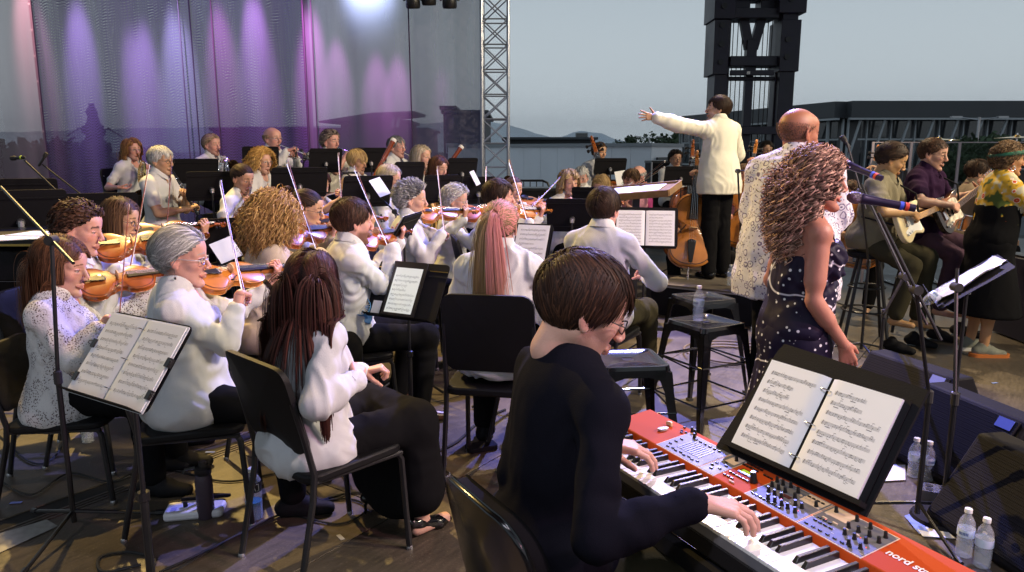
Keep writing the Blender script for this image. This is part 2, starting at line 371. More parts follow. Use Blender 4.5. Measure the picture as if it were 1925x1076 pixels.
# ---------------------------------------------------------------- head and hand templates
HT = {}
def head_tpl(fem, res, beard=False, openm=False):
 key = (fem, res, openm)
 if key in HT: return HT[key]
 g = .92 if fem else 1.0
 pr = [el((-.014, 0, .034), (.099, .076, .086), k=.02), el((.026, 0, -.03), (.060, .057 * g, .078), k=.03)]
 for s in (-1, 1):
  pr += [rc((-.005, s * .046 * g, -.045), (.062, s * .016, -.098), .019 * g, .014, k=.028), el((.050, s * .038, -.016), (.024, .020, .020), k=.022),
               rc((.074, s * .008, .026), (.060, s * .046, .022), .011 if fem else .013, .010, k=.014)]
 pr += [el((.074, 0, -.103), (.018, .018, .014), k=.018), el((.05, 0, .055), (.033, .052, .032), k=.03)]
 for s in (-1, 1):
  pr += [el((.094, s * .031, .004), (.012, .017, .011), k=.012, op=-1)]
  pr += [el((.0695, s * .031, .003), (.0135, .0135, .0135), k=.003)]
  pr += [rc((.083, s * .018, .0105), (.077, s * .044, .0085), .0038, .0032, k=.004), rc((.081, s * .020, -.008), (.076, s * .042, -.006), .004, .0035, k=.005)]
 pr += [rc((.086, 0, .014), (.107, 0, -.024), .0075, .0105 * g, k=.012), el((.100, .010, -.031), (.010, .0075, .007), k=.006), el((.100, -.010, -.031), (.010, .0075, .007), k=.006),
           el((.104, .006, -.040), (.004, .003, .004), k=.003, op=-1), el((.104, -.006, -.040), (.004, .003, .004), k=.003, op=-1)]
 for s in (-1, 1):
  pr += [rc((.090, 0, -.057), (.080, s * .022, -.062), .0062, .003, k=.006), rc((.0885, 0, -.069), (.080, s * .020, -.064), .0072, .003, k=.006)]
 if openm: pr += [el((.094, 0, -.064), (.02, .013, .006), k=.003, op=-1)]
 else: pr += [rc((.098, -.017, -.0632), (.098, .017, -.0632), .0022, .0022, k=.003, op=-1)]
 for s in (-1, 1):
  th = s * math.radians(24); R = np.array([[math.cos(th), -math.sin(th), 0], [math.sin(th), math.cos(th), 0], [0, 0, 1]]).T
  pr += [el((-.008, s * .077, -.004), (.019, .0065, .031), R=R, k=.008), el((-.004, s * .084, .002), (.010, .006, .016), R=R, k=.004, op=-1), el((-.003, s * .076, -.03), (.009, .005, .010), k=.005)]
 pr += [rc((-.022, 0, -.05), (-.030, 0, -.110), .043 if fem else .049, .041 if fem else .046, k=.03)]
 V, Q = smesh(pr, res); X, Y, Zz = V.T; ay = np.abs(Y)
 lips = np.exp(-(((Zz + .0635) / .0085) ** 2)) * (ay < .026) * np.clip((X - .072) / .008, 0, 1)
 brow = ((np.abs(Zz - (.0295 - ay * .06 + .004 * np.sin(ay * 60))) < (.0028 if fem else .0045)) & (ay > .012) & (ay < .05) & (X > .05)).astype(float)
 de = np.sqrt((X - .0695) ** 2 + (ay - .031) ** 2 + (Zz - .003) ** 2)
 eye = (de < .0147) & (X > .076) & (np.abs(Zz - .0025) < .0038)
 iris = eye & (np.hypot(ay - .031, Zz - .003) < .0055)
 lash = (~eye) & (de < .0185) & (X > .076) & (np.abs(Zz - .0085) < .0024)
 flush = np.exp(-((ay - .04) ** 2 + (Zz + .02) ** 2 + (X - .07) ** 2) / .0006) + np.exp(-((ay) ** 2 + (Zz + .026) ** 2 + (X - .11) ** 2) / .0003) + 1.0 * (np.hypot(ay - .082, Zz) < .03) * (ay > .074)
 stub = np.clip((-.035 - Zz) / .02, 0, 1) * (X > .0) * (np.clip((X + .01) / .03, 0, 1)) * (Zz > -.125)
 HT[key] = (V, Q, dict(lips=lips, brow=brow, eye=eye, iris=iris, lash=lash, flush=flush, stub=stub)); return HT[key]
def head_cols(T, skin, brow, stub=0.0, stubc=(.05, .03, .02), lipc=None):
 V, Q, m = T; s = np.array(skin); c = np.tile(s, (len(V), 1))
 c = c * (1 + .07 * vnoise(V * 45, 3)[:, None])
 c = c * (1 + m['flush'][:, None] * np.array([.05, -.08, -.07]))
 lip = np.array(lipc) if lipc is not None else s * np.array([.86, .62, .60])
 c = c + (lip - c) * (m['lips'] * .85)[:, None]
 if stub: c = c + (np.array(stubc) - c) * (m['stub'] * stub)[:, None]
 c = c + (np.array(brow) - c) * (m['brow'] * .85)[:, None]
 c[m['lash']] = c[m['lash']] * .35; c[m['eye']] = (.40, .37, .35); c[m['iris']] = (.03, .02, .015)
 return np.clip(c, 0, 1)
HD = {}
FB = [(.088, .030, .072), (.092, .010, .080), (.088, -.011, .075), (.080, -.030, .058)]
def hand_tpl(pose, res):
 """left hand is the mirror; palm faces -z, fingers +x, thumb side +y (a right hand, palm down)"""
 if (pose, res) in HD: return HD[(pose, res)]
 C = {'flat': [(8, 22, 14)] * 4, 'piano': [(18, 30, 22), (14, 32, 24), (20, 34, 24), (24, 34, 24)], 'grip': [(48, 62, 40), (55, 65, 42), (60, 66, 42), (62, 64, 40)],
         'neck': [(40, 70, 45), (50, 72, 45), (58, 66, 40), (48, 56, 34)], 'relax': [(20, 34, 24), (26, 36, 26), (30, 38, 28), (34, 40, 28)],
         'fist': [(72, 88, 60)] * 4, 'spread': [(-14, 4, 4), (-2, 8, 6), (8, 10, 8), (22, 14, 8)]}[pose]
 pr = [rc((-.010, 0, 0), (0.010, 0, 0), .020, .022, k=.01, side=(0, 1, 0), w=1.25)]
 spread = {'spread': 9, 'piano': 5, 'flat': 3}.get(pose, 1.5)
 for i, (bx, by, ln) in enumerate(FB):
  pr.append(rc((.008, by * .45, 0), (bx, by, 0), .0145, .0115, k=.012))
  a = 0; yaw = math.radians((1.5 - i) * spread); p = np.array((bx, by, 0.0)); r = .0092 if i < 3 else .0080
  for j, fr in enumerate((.46, .30, .24)):
   a += math.radians(C[i][j]); d = np.array((math.cos(a) * math.cos(yaw), math.cos(a) * math.sin(yaw), -math.sin(a)))
   q = p + d * ln * fr; pr.append(rc(p, q, r * (1 - .06 * j), r * (.94 - .07 * j), k=.0025)); p = q
 th = {'flat': (48, -8, 30), 'piano': (42, -18, 26), 'grip': (32, -48, 10), 'neck': (38, -50, 6), 'relax': (36, -30, 18), 'fist': (30, -50, -10), 'spread': (66, -8, 50)}[pose]
 y0, z0, y1 = [math.radians(t) for t in th]
 p = np.array((.012, .020, -.006)); d = np.array((math.cos(y0) * math.cos(z0), math.sin(y0) * math.cos(z0), math.sin(z0))); q = p + d * .042
 pr.append(rc(p, q, .0155, .0118, k=.010)); d2 = np.array((math.cos(y1) * math.cos(z0), math.sin(y1) * math.cos(z0), math.sin(z0))); d2 /= np.linalg.norm(d2)
 q2 = q + d2 * .030; pr.append(rc(q, q2, .0112, .0098, k=.004)); pr.append(rc(q2, q2 + d2 * .022, .0098, .0078, k=.003))
 HD[(pose, res)] = smesh(pr, res); return HD[(pose, res)]
# ---------------------------------------------------------------- hair
def hair_obj(parent, M, style, col, n, seed, near=True, col2=None, ln=None, wd=None, curl=None, hat=None):
 """strands grown from the scalp, in head space (x face, z up), M places the head"""
 rg = np.random.default_rng(seed)
 hc = np.array((-.014, 0, .034)); R0 = np.array((.1005, .0775, .0875))
 S = dict(short=(.045, .20, .7, 9, .0), crop=(.020, .5, .7, 5, .0), swept=(.085, .10, .5, 9, .0), bob=(.25, .02, 1.0, 14, .0), shoulder=(.36, .02, 1.0, 16, .1),
             long=(.66, .02, 1.0, 22, .05), curly=(.50, .10, .55, 44, 1.0), ponytail=(.12, .0, .0, 12, .0), bun=(.12, .0, .0, 10, .0), wavy=(.34, .03, 1.0, 22, .45),
             fluffy=(.10, .45, .5, 12, .5), fringe=(.022, .2, .6, 5, .0), spiky=(.05, .9, .0, 7, .0), curlybob=(.17, .3, .7, 24, .8), tousled=(.065, .42, .35, 10, .35))[style]
 length, lift, grav, seg, crl = S
 if ln: length = ln
 if curl is not None: crl = curl
 n = int(n * 2.0)
 u = rg.normal(size=(n * 3, 3)); u /= np.linalg.norm(u, axis=1)[:, None]; r = hc + u * R0
 hl = np.interp(r[:, 0], [-.12, -.05, -.022, .008, .022, .045, .07, .10], [-.062, -.056, -.03, .022, .026, .042, .072, .086])
 if style == 'fringe': keep = (r[:, 2] > hl) & (r[:, 2] < .045) & (r[:, 0] < .03)
 else: keep = r[:, 2] > hl
 r = r[keep][:n]; u = u[keep][:n]; n = len(r)
 lay = rg.random(n); sgn = np.where(r[:, 1] + .012 >= 0, 1, -1)
 back = np.clip((.04 - r[:, 0]) / .1, 0, 1)
 if style in ('short', 'crop', 'fringe'): comb = np.stack([.9 - 1.7 * back * 0 - 1.2 * (np.abs(r[:, 1]) > .05), .25 * sgn, -.6 * back - .5 * (np.abs(r[:, 1]) > .05)], 1)
 elif style in ('swept', 'fluffy', 'tousled', 'spiky'): comb = np.stack([-.9 + 0 * lay, .35 * sgn, .1 - .5 * back], 1)
 elif style in ('ponytail', 'bun'): comb = np.array((-.125, 0, .055)) - r; comb /= np.linalg.norm(comb, axis=1)[:, None]
 else: comb = np.stack([-.75 - .3 * (r[:, 0] > .03), .75 * sgn, 0 * lay], 1)
 d = comb - u * (comb * u).sum(1)[:, None]; d /= np.linalg.norm(d, axis=1)[:, None] + 1e-9
 d = d + u * lift * (.6 + .8 * lay[:, None]) + rg.normal(size=(n, 3)) * (.10 if near else .12) * (1 + 1.2 * (style == 'swept') + .7 * (style == 'short')) * (1 + 2 * (style in ('tousled', 'fluffy', 'curlybob')))
 d /= np.linalg.norm(d, axis=1)[:, None]
 L_ = length * (.85 + .25 * rg.random(n)); step = (L_ / seg)[:, None]
 if style in ('long', 'shoulder', 'wavy', 'bob', 'curly'):
  front = np.clip((r[:, 0] - .02) / .06, 0, 1); step = step * (1 - .18 * front[:, None])
 vol = {'curly': .030, 'curlybob': .03, 'fluffy': .02, 'long': .014, 'wavy': .022, 'shoulder': .014, 'bob': .014, 'tousled': .016, 'swept': .012, 'short': .008, 'crop': .004, 'fringe': .002, 'spiky': .01}.get(style, .004)
 r = r + u * .005; rad = R0[None, :] + .006 + vol * (.15 + lay[:, None])
 pts = [r.copy()]; p = r.copy()
 body = np.array((-.045, 0, -.42)); rb = np.array((.150, .15, .34))
 Minv = np.array(M.inverted())[:3, :3]; down = Minv @ np.array((0, 0, -1.0)); down /= np.linalg.norm(down)
 for k in range(seg):
  d = np.nan_to_num(d) + down * grav * (.16 if style in ('short', 'swept', 'crop', 'fluffy', 'tousled') else (.34 if style in ('curly', 'curlybob') else .75)) ; d /= np.linalg.norm(d, axis=1)[:, None]
  p = p + d * step
  q = (p - hc) / rad; l = np.linalg.norm(q, axis=1); ins = l < 1
  if style not in ('spiky',):
   p[ins] = hc + q[ins] / l[ins][:, None] * rad[ins]
  if style in ('short', 'crop', 'fringe', 'swept', 'tousled', 'fluffy'):
   w_ = {'tousled': .35, 'fluffy': .3}.get(style, .62); o_ = l > 1; p[o_] += (hc + q[o_] / l[o_][:, None] * rad[o_] - p[o_]) * w_
  if style not in ('short', 'crop', 'fringe', 'spiky'):
   fz = (p[:, 0] > (.014 if style == 'curly' else .035)) & (p[:, 2] < .055) & (np.abs(p[:, 1]) < .085)
   p[fz, 0] = (.012 if style == 'curly' else .030) - .01 * rg.random(fz.sum()); out = fz & (np.abs(p[:, 1]) < .07); p[out, 1] = np.sign(p[out, 1] + 1e-6) * (.072 + .02 * lay[out])
  if style in ('long', 'wavy', 'shoulder', 'curly'):
   lw_ = p[:, 2] < -.05; p[lw_, 0] = np.minimum(p[lw_, 0], .012 - .03 * lay[lw_])
   q = (p - body) / (rb + .02 * lay[:, None]); l = np.linalg.norm(q, axis=1); ins = l < 1
   p[ins] = body + q[ins] / np.maximum(l[ins], .05)[:, None] * (rb + .02 * lay[ins][:, None])
   sx_, sz_ = p[:, 0] + .045, p[:, 2] + .215; dl_ = np.hypot(sx_, sz_); ms = (style == 'long') & (dl_ < .098) & (np.abs(p[:, 1]) < .21); fl_ = .098 / np.maximum(dl_[ms], .02); sg_ = np.where(sx_[ms] > .02, 1, fl_); p[ms, 0] = -.045 + np.where(sx_[ms] > .02, -.098 + .01 * lay[ms], sx_[ms] * fl_); p[ms, 2] = -.215 + sz_[ms] * sg_
   nk = (np.hypot(p[:, 0] + .03, p[:, 1]) < .06) & (p[:, 2] < -.04); p[nk, 0] -= .012
  if style in ('ponytail', 'bun'):
   tgt = np.array((-.125, 0, .055)); dd = tgt - p; dl = np.linalg.norm(dd, axis=1)[:, None]; d = dd / (dl + 1e-6); p = np.where(dl < .01, tgt, p)
  pts.append(p.copy())
 A = np.stack(pts, 1)                                        # n, S, 3
 if crl:
  s = np.linspace(0, 1, seg + 1)[None, :]; ph = rg.random(n)[:, None] * 6.28; turns = {'curly': 6.5, 'curlybob': 3.5, 'wavy': 2.2}.get(style, 1.6)
  t = turns * (.8 + .4 * rg.random(n)[:, None]); am = np.clip(s * 3, 0, 1) * {'curly': .0135, 'curlybob': .011, 'wavy': .009}.get(style, .006) * crl * (.6 + .8 * rg.random(n)[:, None])
  T = np.gradient(A, axis=1); T /= np.linalg.norm(T, axis=2)[..., None] + 1e-9
  U = np.cross(T, np.array((0.3, .2, 1.0))); U /= np.linalg.norm(U, axis=2)[..., None] + 1e-9; W = np.cross(T, U)
  A = A + U * (am * np.cos(6.283 * t * s + ph))[..., None] + W * (am * np.sin(6.283 * t * s + ph))[..., None]
 extra = []
 if style == 'ponytail':
  m = n // 2; q = np.array((-.125, 0, .055)) + rg.normal(size=(m, 3)) * .010; dd = np.array((-.9, 0, .25)) + rg.normal(size=(m, 3)) * .16; pp = [q.copy()]; st = (ln or .42) / seg * (.8 + .3 * rg.random(m))[:, None]
  for k in range(seg):
   dd = dd + np.array((.10, 0, -.62)); dd /= np.linalg.norm(dd, axis=1)[:, None]; q = q + dd * st; q[:, 0] = np.minimum(q[:, 0], -.115 - .02 * rg.random(m) * 0)
   q[:, 1] *= 1.04; pp.append(q.copy())
  A = np.concatenate([A, np.stack(pp, 1)]); lay = np.concatenate([lay, rg.random(m)])
 if style == 'bun':
  m = n // 3; th = rg.random(m) * 6.28; ax = rg.normal(size=(m, 3)); ax /= np.linalg.norm(ax, axis=1)[:, None]; b0 = rg.normal(size=(m, 3)); b0 -= ax * (b0 * ax).sum(1)[:, None]; b0 /= np.linalg.norm(b0, axis=1)[:, None]; c0 = np.cross(ax, b0)
  s = np.linspace(0, 3.6, seg + 1)[None, :, None]; A2 = np.array((-.135, 0, .085)) + (.028 + .014 * rg.random(m)[:, None, None]) * (b0[:, None] * np.cos(s) + c0[:, None] * np.sin(s))
  A = np.concatenate([A, A2]); lay = np.concatenate([lay, rg.random(m)])
 n, Sg = A.shape[:2]
 base_w = (wd or (.0022 if near else .005)) * .62 * (1.5 if style in ('short', 'crop', 'swept', 'tousled', 'fluffy', 'spiky', 'fringe') else 1.0)
 T = np.gradient(A, axis=1); T /= np.linalg.norm(T, axis=2)[..., None] + 1e-9
 ref = A - hc; ref[..., 2] = np.maximum(ref[..., 2], 0) * 1.0 + 1e-4; U = np.cross(T, ref); U /= np.linalg.norm(U, axis=2)[..., None] + 1e-9; W = np.cross(T, U)
 tp = (np.sin(np.linspace(.35, math.pi * .93, Sg))[None, :, None] * .8 + .2)
 wv = base_w * (.7 + .6 * rg.random(n))[:, None, None] * tp
 tw = (.14 if style in ('long', 'ponytail', 'shoulder', 'bob', 'short', 'swept', 'crop', 'bun') else .5) * rg.normal(size=n)[:, None, None]; U2 = U * np.cos(tw) + W * np.sin(tw)
 V = np.stack([A + U2 * wv, A - U2 * wv], 2).reshape(-1, 3); idx = np.arange(n * Sg * 2).reshape(n, Sg, 2); Fs = [np.stack([idx[:, :-1, 0], idx[:, :-1, 1], idx[:, 1:, 1], idx[:, 1:, 0]], -1).reshape(-1, 4)]
 c1 = np.array(col); c2 = np.array(col2 if col2 is not None else np.array(col) * 1.5)
 mixv = rg.random(n)[:, None] ** (2.2 if style in ('long', 'short', 'swept', 'shoulder') else 1.3); cs = c1 * (1 - mixv) + c2 * mixv; sv = .25 if style in ('long', 'ponytail', 'shoulder', 'bob', 'short', 'swept', 'crop', 'bun') else .5; cs = cs * (1 - sv / 2 + sv * rg.random(n)[:, None])
 if style == 'ponytail' and col2 is not None:
  side = (A[:, Sg // 2, 1] < .004 * rg.normal(size=n)); cs = np.where(side[:, None], np.array(col2) * (.8 + .4 * rg.random(n)[:, None]), c1 * (.7 + .6 * rg.random(n)[:, None]))
  s = np.linspace(0, 1, Sg)[None, :, None]; CC = cs[:, None, :] * (1 - s ** 2 * .5) + np.array((.36, .23, .10)) * s ** 2 * .5
 else: CC = np.repeat(cs[:, None, :], Sg, 1)
 CC = np.repeat(CC[:, :, None, :], 2, 2).reshape(-1, 3)
 nu, nv = 36, 20; ph, tt = np.meshgrid(np.linspace(0, 2 * math.pi, nu, endpoint=False), np.linspace(.02, 2.5, nv), indexing='ij')
 cap = hc + np.stack([np.cos(ph) * np.sin(tt), np.sin(ph) * np.sin(tt), np.cos(tt)], -1).reshape(-1, 3) * (R0 + .008)
 iu = np.arange(nu * nv).reshape(nu, nv); a = iu[:, :-1]; b = iu[:, 1:]; c = np.roll(iu, -1, 0)[:, 1:]; e2 = np.roll(iu, -1, 0)[:, :-1]; cf = np.stack([a, b, c, e2], -1).reshape(-1, 4)
 ce = cap[cf].mean(1); hl = np.interp(ce[:, 0], [-.12, -.05, -.022, .008, .022, .045, .07, .10], [-.058, -.052, -.026, .026, .032, .047, .076, .09])
 kf = (ce[:, 2] > hl) & ((ce[:, 2] < -9) if style == 'fringe' else True); cf = cf[kf] + len(V)
 V = np.concatenate([V, cap]); CC = np.concatenate([CC, np.tile(c1 * .6, (len(cap), 1))])
 V = xf(M, V)
 return npobj('hair', V, [np.concatenate(Fs), cf], HAIR, parent, True, np.clip(CC, 0, 1))
# ---------------------------------------------------------------- people
SK = dict(fair=(.56, .33, .25), pink=(.58, .31, .25), tan=(.46, .26, .17), warm=(.50, .30, .19), brown=(.30, .145, .085), olive=(.42, .25, .16))
HC = dict(black=((.012, .009, .008), (.03, .02, .016)), dark=((.022, .012, .008), (.06, .032, .018)), brown=((.055, .028, .014), (.14, .075, .036)), auburn=((.11, .042, .018), (.24, .10, .04)),
          blond=((.36, .24, .10), (.62, .45, .22)), dblond=((.22, .14, .07), (.42, .29, .15)), grey=((.30, .30, .31), (.60, .60, .60)), white=((.52, .52, .52), (.78, .78, .76)), gdark=((.12, .12, .125), (.34, .34, .35)),
          curlgold=((.20, .10, .035), (.52, .33, .13)), darkbrown=((.028, .014, .010), (.085, .040, .024)), sandy=((.24, .17, .11), (.46, .34, .22)), reddark=((.030, .010, .008), (.085, .026, .018)),
          mixcurl=((.055, .03, .022), (.52, .36, .28)), saltbrown=((.07, .05, .04), (.34, .28, .23)))
def rot_y(a):
 return np.array([[math.cos(a), 0, math.sin(a)], [0, 1, 0], [-math.sin(a), 0, math.cos(a)]])
def ik(S, W, l1, l2, hint):
 S, W = np.array(S, float), np.array(W, float); d = W - S; D = np.linalg.norm(d); mx = (l1 + l2) * .998
 if D > mx: W = S + d / D * mx; D = mx; d = W - S
 D = max(D, abs(l1 - l2) + .02); u = d / np.linalg.norm(d); x = (l1 * l1 - l2 * l2 + D * D) / (2 * D); h = math.sqrt(max(l1 * l1 - x * x, 0))
 hn = np.array(hint, float); hn = hn - u * (hn @ u); hn /= np.linalg.norm(hn) + 1e-9
 return S + u * x + hn * h, W
PEOPLE = {}
class Pz: pass
def pose(hp, depth, yaw, sit=True, lean=6, s=1.0, fem=False, fl=0.0, hyaw=0, hpitch=0, hroll=0, hs=1.0):
 """places the figure from where its head is; returns the body frame"""
 q = Pz(); H = P(hp[0], hp[1], depth); ya = math.radians(yaw); la = math.radians(lean); q.s = s; q.fem = fem; q.sit = sit; q.fl = fl; q.yaw = ya; q.lean = la
 R = rot_y(la); q.R = R; up = .50 * s; off = R @ np.array((0, 0, up)); hd = off + np.array((.03 * s + .05 * math.sin(la), 0, .138 * s))
 q.hz = H.z - fl - hd[2]
 bx = H - Matrix.Rotation(ya, 3, 'Z') @ Vector((hd[0], 0, 0)); q.base = Vector((bx.x, bx.y, fl)); q.M = T4(q.base, ya); q.Mi = q.M.inverted()
 q.hip = np.array((0, 0, q.hz)); q.c7 = q.hip + off; q.head = q.hip + hd; s = s * hs
 q.shw = (.150 if fem else .172) * s; q.sh = {i: q.c7 + R @ np.array((0, i * q.shw, -.062 * s)) for i in (1, -1)}
 q.Mh = Matrix.Translation(Vector(q.head)) @ Matrix.Rotation(math.radians(hyaw), 4, 'Z') @ Matrix.Rotation(math.radians(hpitch), 4, 'Y') @ Matrix.Rotation(math.radians(hroll), 4, 'X') @ Matrix.Scale(s * (1.02 if fem else 1.06), 4)
 return q
def w2l(q, p): return np.array(q.Mi @ Vector(p))
def l2w(q, p): return q.M @ Vector(p)
def torso(q, e, fat=1.0, bust=0.0, short=False):
 s, R, hip, c7 = q.s, q.R, q.hip, q.c7; wd = (.90 if q.fem else 1.0); f = fat; ax = c7 - hip
 at = lambda t, x=0, y=0: hip + ax * t + R @ np.array((x * s, y * s, 0))
 A = lambda c, r, k=.06: el(c, [v * s + e for v in r], R=R, k=k)
 pr = [A(at(.62, -.005), (.108 * (1 + (f - 1) * .5), .158 * wd * (1 + (f - 1) * .4), .20)), A(at(.30, .012 * f + .03 * (f - 1)), (.112 * f, .150 * wd * (1 + (f - 1) * .7), .17)),
          A(at(.84, -.012), (.085, .150 * wd, .10)), rc(q.sh[1], q.sh[-1], .038 * s + e, k=.05)]
 if not short: pr.append(A(at(.05, -.01), (.130 * (1 + (f - 1) * .7), .172 * (1 + (f - 1) * .6), .125)))
 for i in (1, -1): pr.append(rc(c7 + R @ np.array((-.010, i * .03, .008 if e else .0)) * s, q.sh[i], (.042 if e else .034) * s + e * .7, (.047 if e else .043) * s + e, k=.03))
 if bust:
  for i in (1, -1): pr.append(A(at(.64, .075, i * .062), (.055 * bust, .060 * bust, .062 * bust), .05))
 return pr
def folds(V, Q, amp, seed, sc=1.0, joints=()):
 N = vnormals(V, Q); w = np.stack([vnoise(V * 5 + 7.3 * i, seed + i) for i in range(3)], 1) * .10
 X = (V + w) * np.array((15, 15, 6.5)) * sc
 r = 1 - 2.2 * np.abs(vnoise(X, seed)); r2 = 1 - 2.2 * np.abs(vnoise(X * 2.1 + 3, seed + 5)); m = .62 + .75 * vnoise(V * 3.5, seed + 9)
 r = np.sign(r) * np.abs(r) ** 1.0; dsp = amp * np.clip(m, .1, 1.2) * (.85 * r + .15 * r2)
 for j, rad in joints:
  d = np.linalg.norm(V - j, axis=1); dsp = dsp + amp * .8 * np.exp(-(d / rad) ** 2) * np.sin(d * 110 + 5 * vnoise(V * 7, seed + 2)) * (.4 + .6 * vnoise(V * 9, seed + 4))
 return V + N * (dsp + amp * .35)[:, None]
def person(key, q, desc, group=None, skin='fair', hair=None, top=None, bottom=None, hands=None, near=1, fat=1.0, bust=0.0, beard=0, glasses=None, browc=None, shoes=None,
           legs=None, openm=False, extra=None, seed=1, lip=None, stubc=(.06, .035, .02), hairn=None, hairkw=None, knees=0.14, feet=0.0, thigh=0.0, build_legs=True, colour_jacket=False):
 """near: 2 closest, 1 middle, 0 far"""
 s = q.s; root = empty('person', mtx=q.M); tag(root, desc, 'person', group)
 resH = (.0055, .0042, .0030)[near]; resB = (.030, .024, .016)[near]; resC = (.020, .0135, .0082)[near]; resHd = (.0050, .0038, .0025)[near]
 if q.fem and not bust: bust = 1.0
 top = top or {}; ease = top.get('ease', .009); hands = hands or {}
 l1, l2 = .285 * s * (.95 if q.fem else 1), .255 * s * (.95 if q.fem else 1)
 J = {}
 for i in (1, -1):
  h = hands.get(i)
  if h is None:
   W = q.hip + np.array((.30, i * .10, .10)) * s; fd, pn, ps = (.9, -i * .35, -.25), (0, 0, -1), 'relax'; hint = (-.3, i * .7, -1)
  else: W, fd, pn, ps = h[:4]; hint = h[4] if len(h) > 4 else (-.25, i * .5, -1)
  el_, W = ik(q.sh[i], W, l1, l2, hint); J[i] = (q.sh[i], el_, W, np.array(fd, float), np.array(pn, float), ps)
 pr = torso(q, 0, fat, bust); r1, r2, r3 = (.037, .032, .024) if q.fem else (.043, .037, .028)
 pr.append(rc(q.c7 + np.array((0, 0, -.02)), q.head + np.array((-.02, 0, -.06)) * s, (.043 if q.fem else .048) * s, k=.02))
 bare = top.get('sleeve', 'long') != 'long' or top.get('bare')
 for i in (1, -1):
  a, b, c = J[i][:3]; cv = .78 if top.get('sleeve', 'long') in ('long', '34') else 1.0; pr += [rc(a, b, r1 * s * cv, r2 * s * cv, k=.03), rc(b, c, r2 * s * .98 * cv, r3 * s, k=.012)]
  if cv == 1: pr += [rc(a + (b - a) * .3, a + (b - a) * .7, r1 * s, k=.03), rc(b + (c - b) * .12, b + (c - b) * .42, r2 * s * 1.06, k=.02)]
 LG = {}
 hz = q.hz
 for i in (1, -1):
  hj = q.hip + np.array((0, i * .088 * s, -.01))
  if legs and i in legs: kn, an = [np.array(v, float) for v in legs[i]]
  elif q.sit:
   kz = min(hz - .02 + thigh, .53 * s + thigh); kn = hj + np.array((.42 * s, i * knees * .5, 0)); kn[2] = kz; an = np.array((kn[0] + .02 + feet * (1 if i == 1 else .6), kn[1] + i * .01, .085))
  else: kn = np.array((.015, i * .085, hz * .52)); an = np.array((-.02, i * .10, .085))
  LG[i] = (hj, kn, an)
  if build_legs:
   pr += [rc(hj, kn, .068 * s * (1 + (fat - 1) * .5), .050 * s, k=.05), rc(kn, an, .054 * s, .036 * s, k=.02), rc(kn + (an - kn) * .2 + np.array((-.015, 0, 0)), kn + (an - kn) * .4 + np.array((-.015, 0, 0)), .052 * s, k=.03),
                   rc(an + np.array((-.03, 0, -.045)), an + np.array((.13, 0, -.055)), .032, .026, k=.02)]
 bareres = resB if not bare else (.022, .016, .011)[near]
 V, Q = smesh(pr, bareres)
 sc = np.array(SK[skin] if isinstance(skin, str) else skin); C = np.tile(sc, (len(V), 1)) * (1 + .06 * vnoise(V * 30, 2)[:, None])
 parts = [(V, Q, C)]
 hc = HC[hair[1]] if hair and hair[1] in HC else ((.03, .02, .015), (.08, .05, .03)); bc = browc or tuple(np.array(hc[0]) * 1.2)
 T = head_tpl(q.fem, resH, openm=openm); parts.append((xf(q.Mh, T[0]), T[1], head_cols(T, sc, bc, beard if beard else (.18 if not q.fem else 0), stubc, lip)))
 for i in (1, -1):
  a, b, c, fd, pn, ps = J[i]; hv, hq = hand_tpl(ps, resHd)
  Xd = fd / np.linalg.norm(fd); Zd = -pn; Zd = Zd - Xd * (Zd @ Xd); Zd /= np.linalg.norm(Zd) + 1e-9; Yd = np.cross(Zd, Xd)
  hs = s * (.88 if q.fem else .95); hv = hv * hs
  if i == 1: hv = hv * np.array((1, -1, 1)); hq = hq[:, ::-1]     # left hand mirrors the right one
  v = c + hv @ np.stack([Xd, Yd, Zd]); cc = np.tile(sc, (len(v), 1)) * np.array((1.03, .96, .94)); cc = cc * (1 + .08 * vnoise(v * 60, 5)[:, None]); parts.append((v, hq, cc))
 o = 0; VV, QQ, CC = [], [], []
 for v, f, c in parts: VV.append(v); QQ.append(f + o); CC.append(c); o += len(v)
 npobj('body', np.concatenate(VV), np.concatenate(QQ), SKIN, root, True, np.concatenate(CC))
 if top:
  e = ease; pr = torso(q, e, fat, bust, short=top.get('hem') == 'in'); sl = top.get('sleeve', 'long'); wf = top.get('wide', 0)
  if sl != 'none':
   for i in (1, -1):
    a, b, c = J[i][:3]; fr = {'long': 1.0, '34': .72, 'short': .0}[sl]
    if sl == 'short': b2 = a + (b - a) * top.get('slen', .62); pr.append(rc(a, b2, r1 * s + e, r1 * s + e + .006 + wf, k=.03))
    else:
     c2 = b + (c - b) * (fr * .95); pr += [rc(b + (c - b) * .1, b + (c - b) * min(.45, fr), r2 * s * 1.06 + e + wf * .6, k=.02), rc(a, b, r1 * s + e, r2 * s + e + wf * .7, k=.03), rc(b, c2, r2 * s + e + wf * .7, (r3 + (r2 - r3) * (1 - fr)) * s + e * .7 + wf * .5, k=.012)]
  if top.get('hem', 'out') == 'out':
   dz = top.get('hlen', .02); lo = q.hip + np.array((-.01, 0, -dz)); pr.append(el(lo + np.array((0, 0, .03)), (.160 * (1 + (fat - 1) * .7) + e, .198 * (1 + (fat - 1) * .6) + e, .12), k=.06))
   if q.sit: pr.append(pl(lo + np.array((0, 0, -.045)), (0, 0, -1)))
   else: pr += [rc(q.hip + np.array((0, 0, .1)), lo + np.array((0, 0, -.05)), .130 * (1 + (fat - 1) * .6) + e, .155 * (1 + (fat - 1) * .5) + e, k=.05, side=(0, 1, 0), w=1.35), pl(lo + np.array((0, 0, -.06)), (0, 0, -1))]
  else: pr.append(pl(q.hip + q.R @ np.array((0, 0, .085)), (0, 0, -1)))
  nk = top.get('neck', 'round'); R = q.R
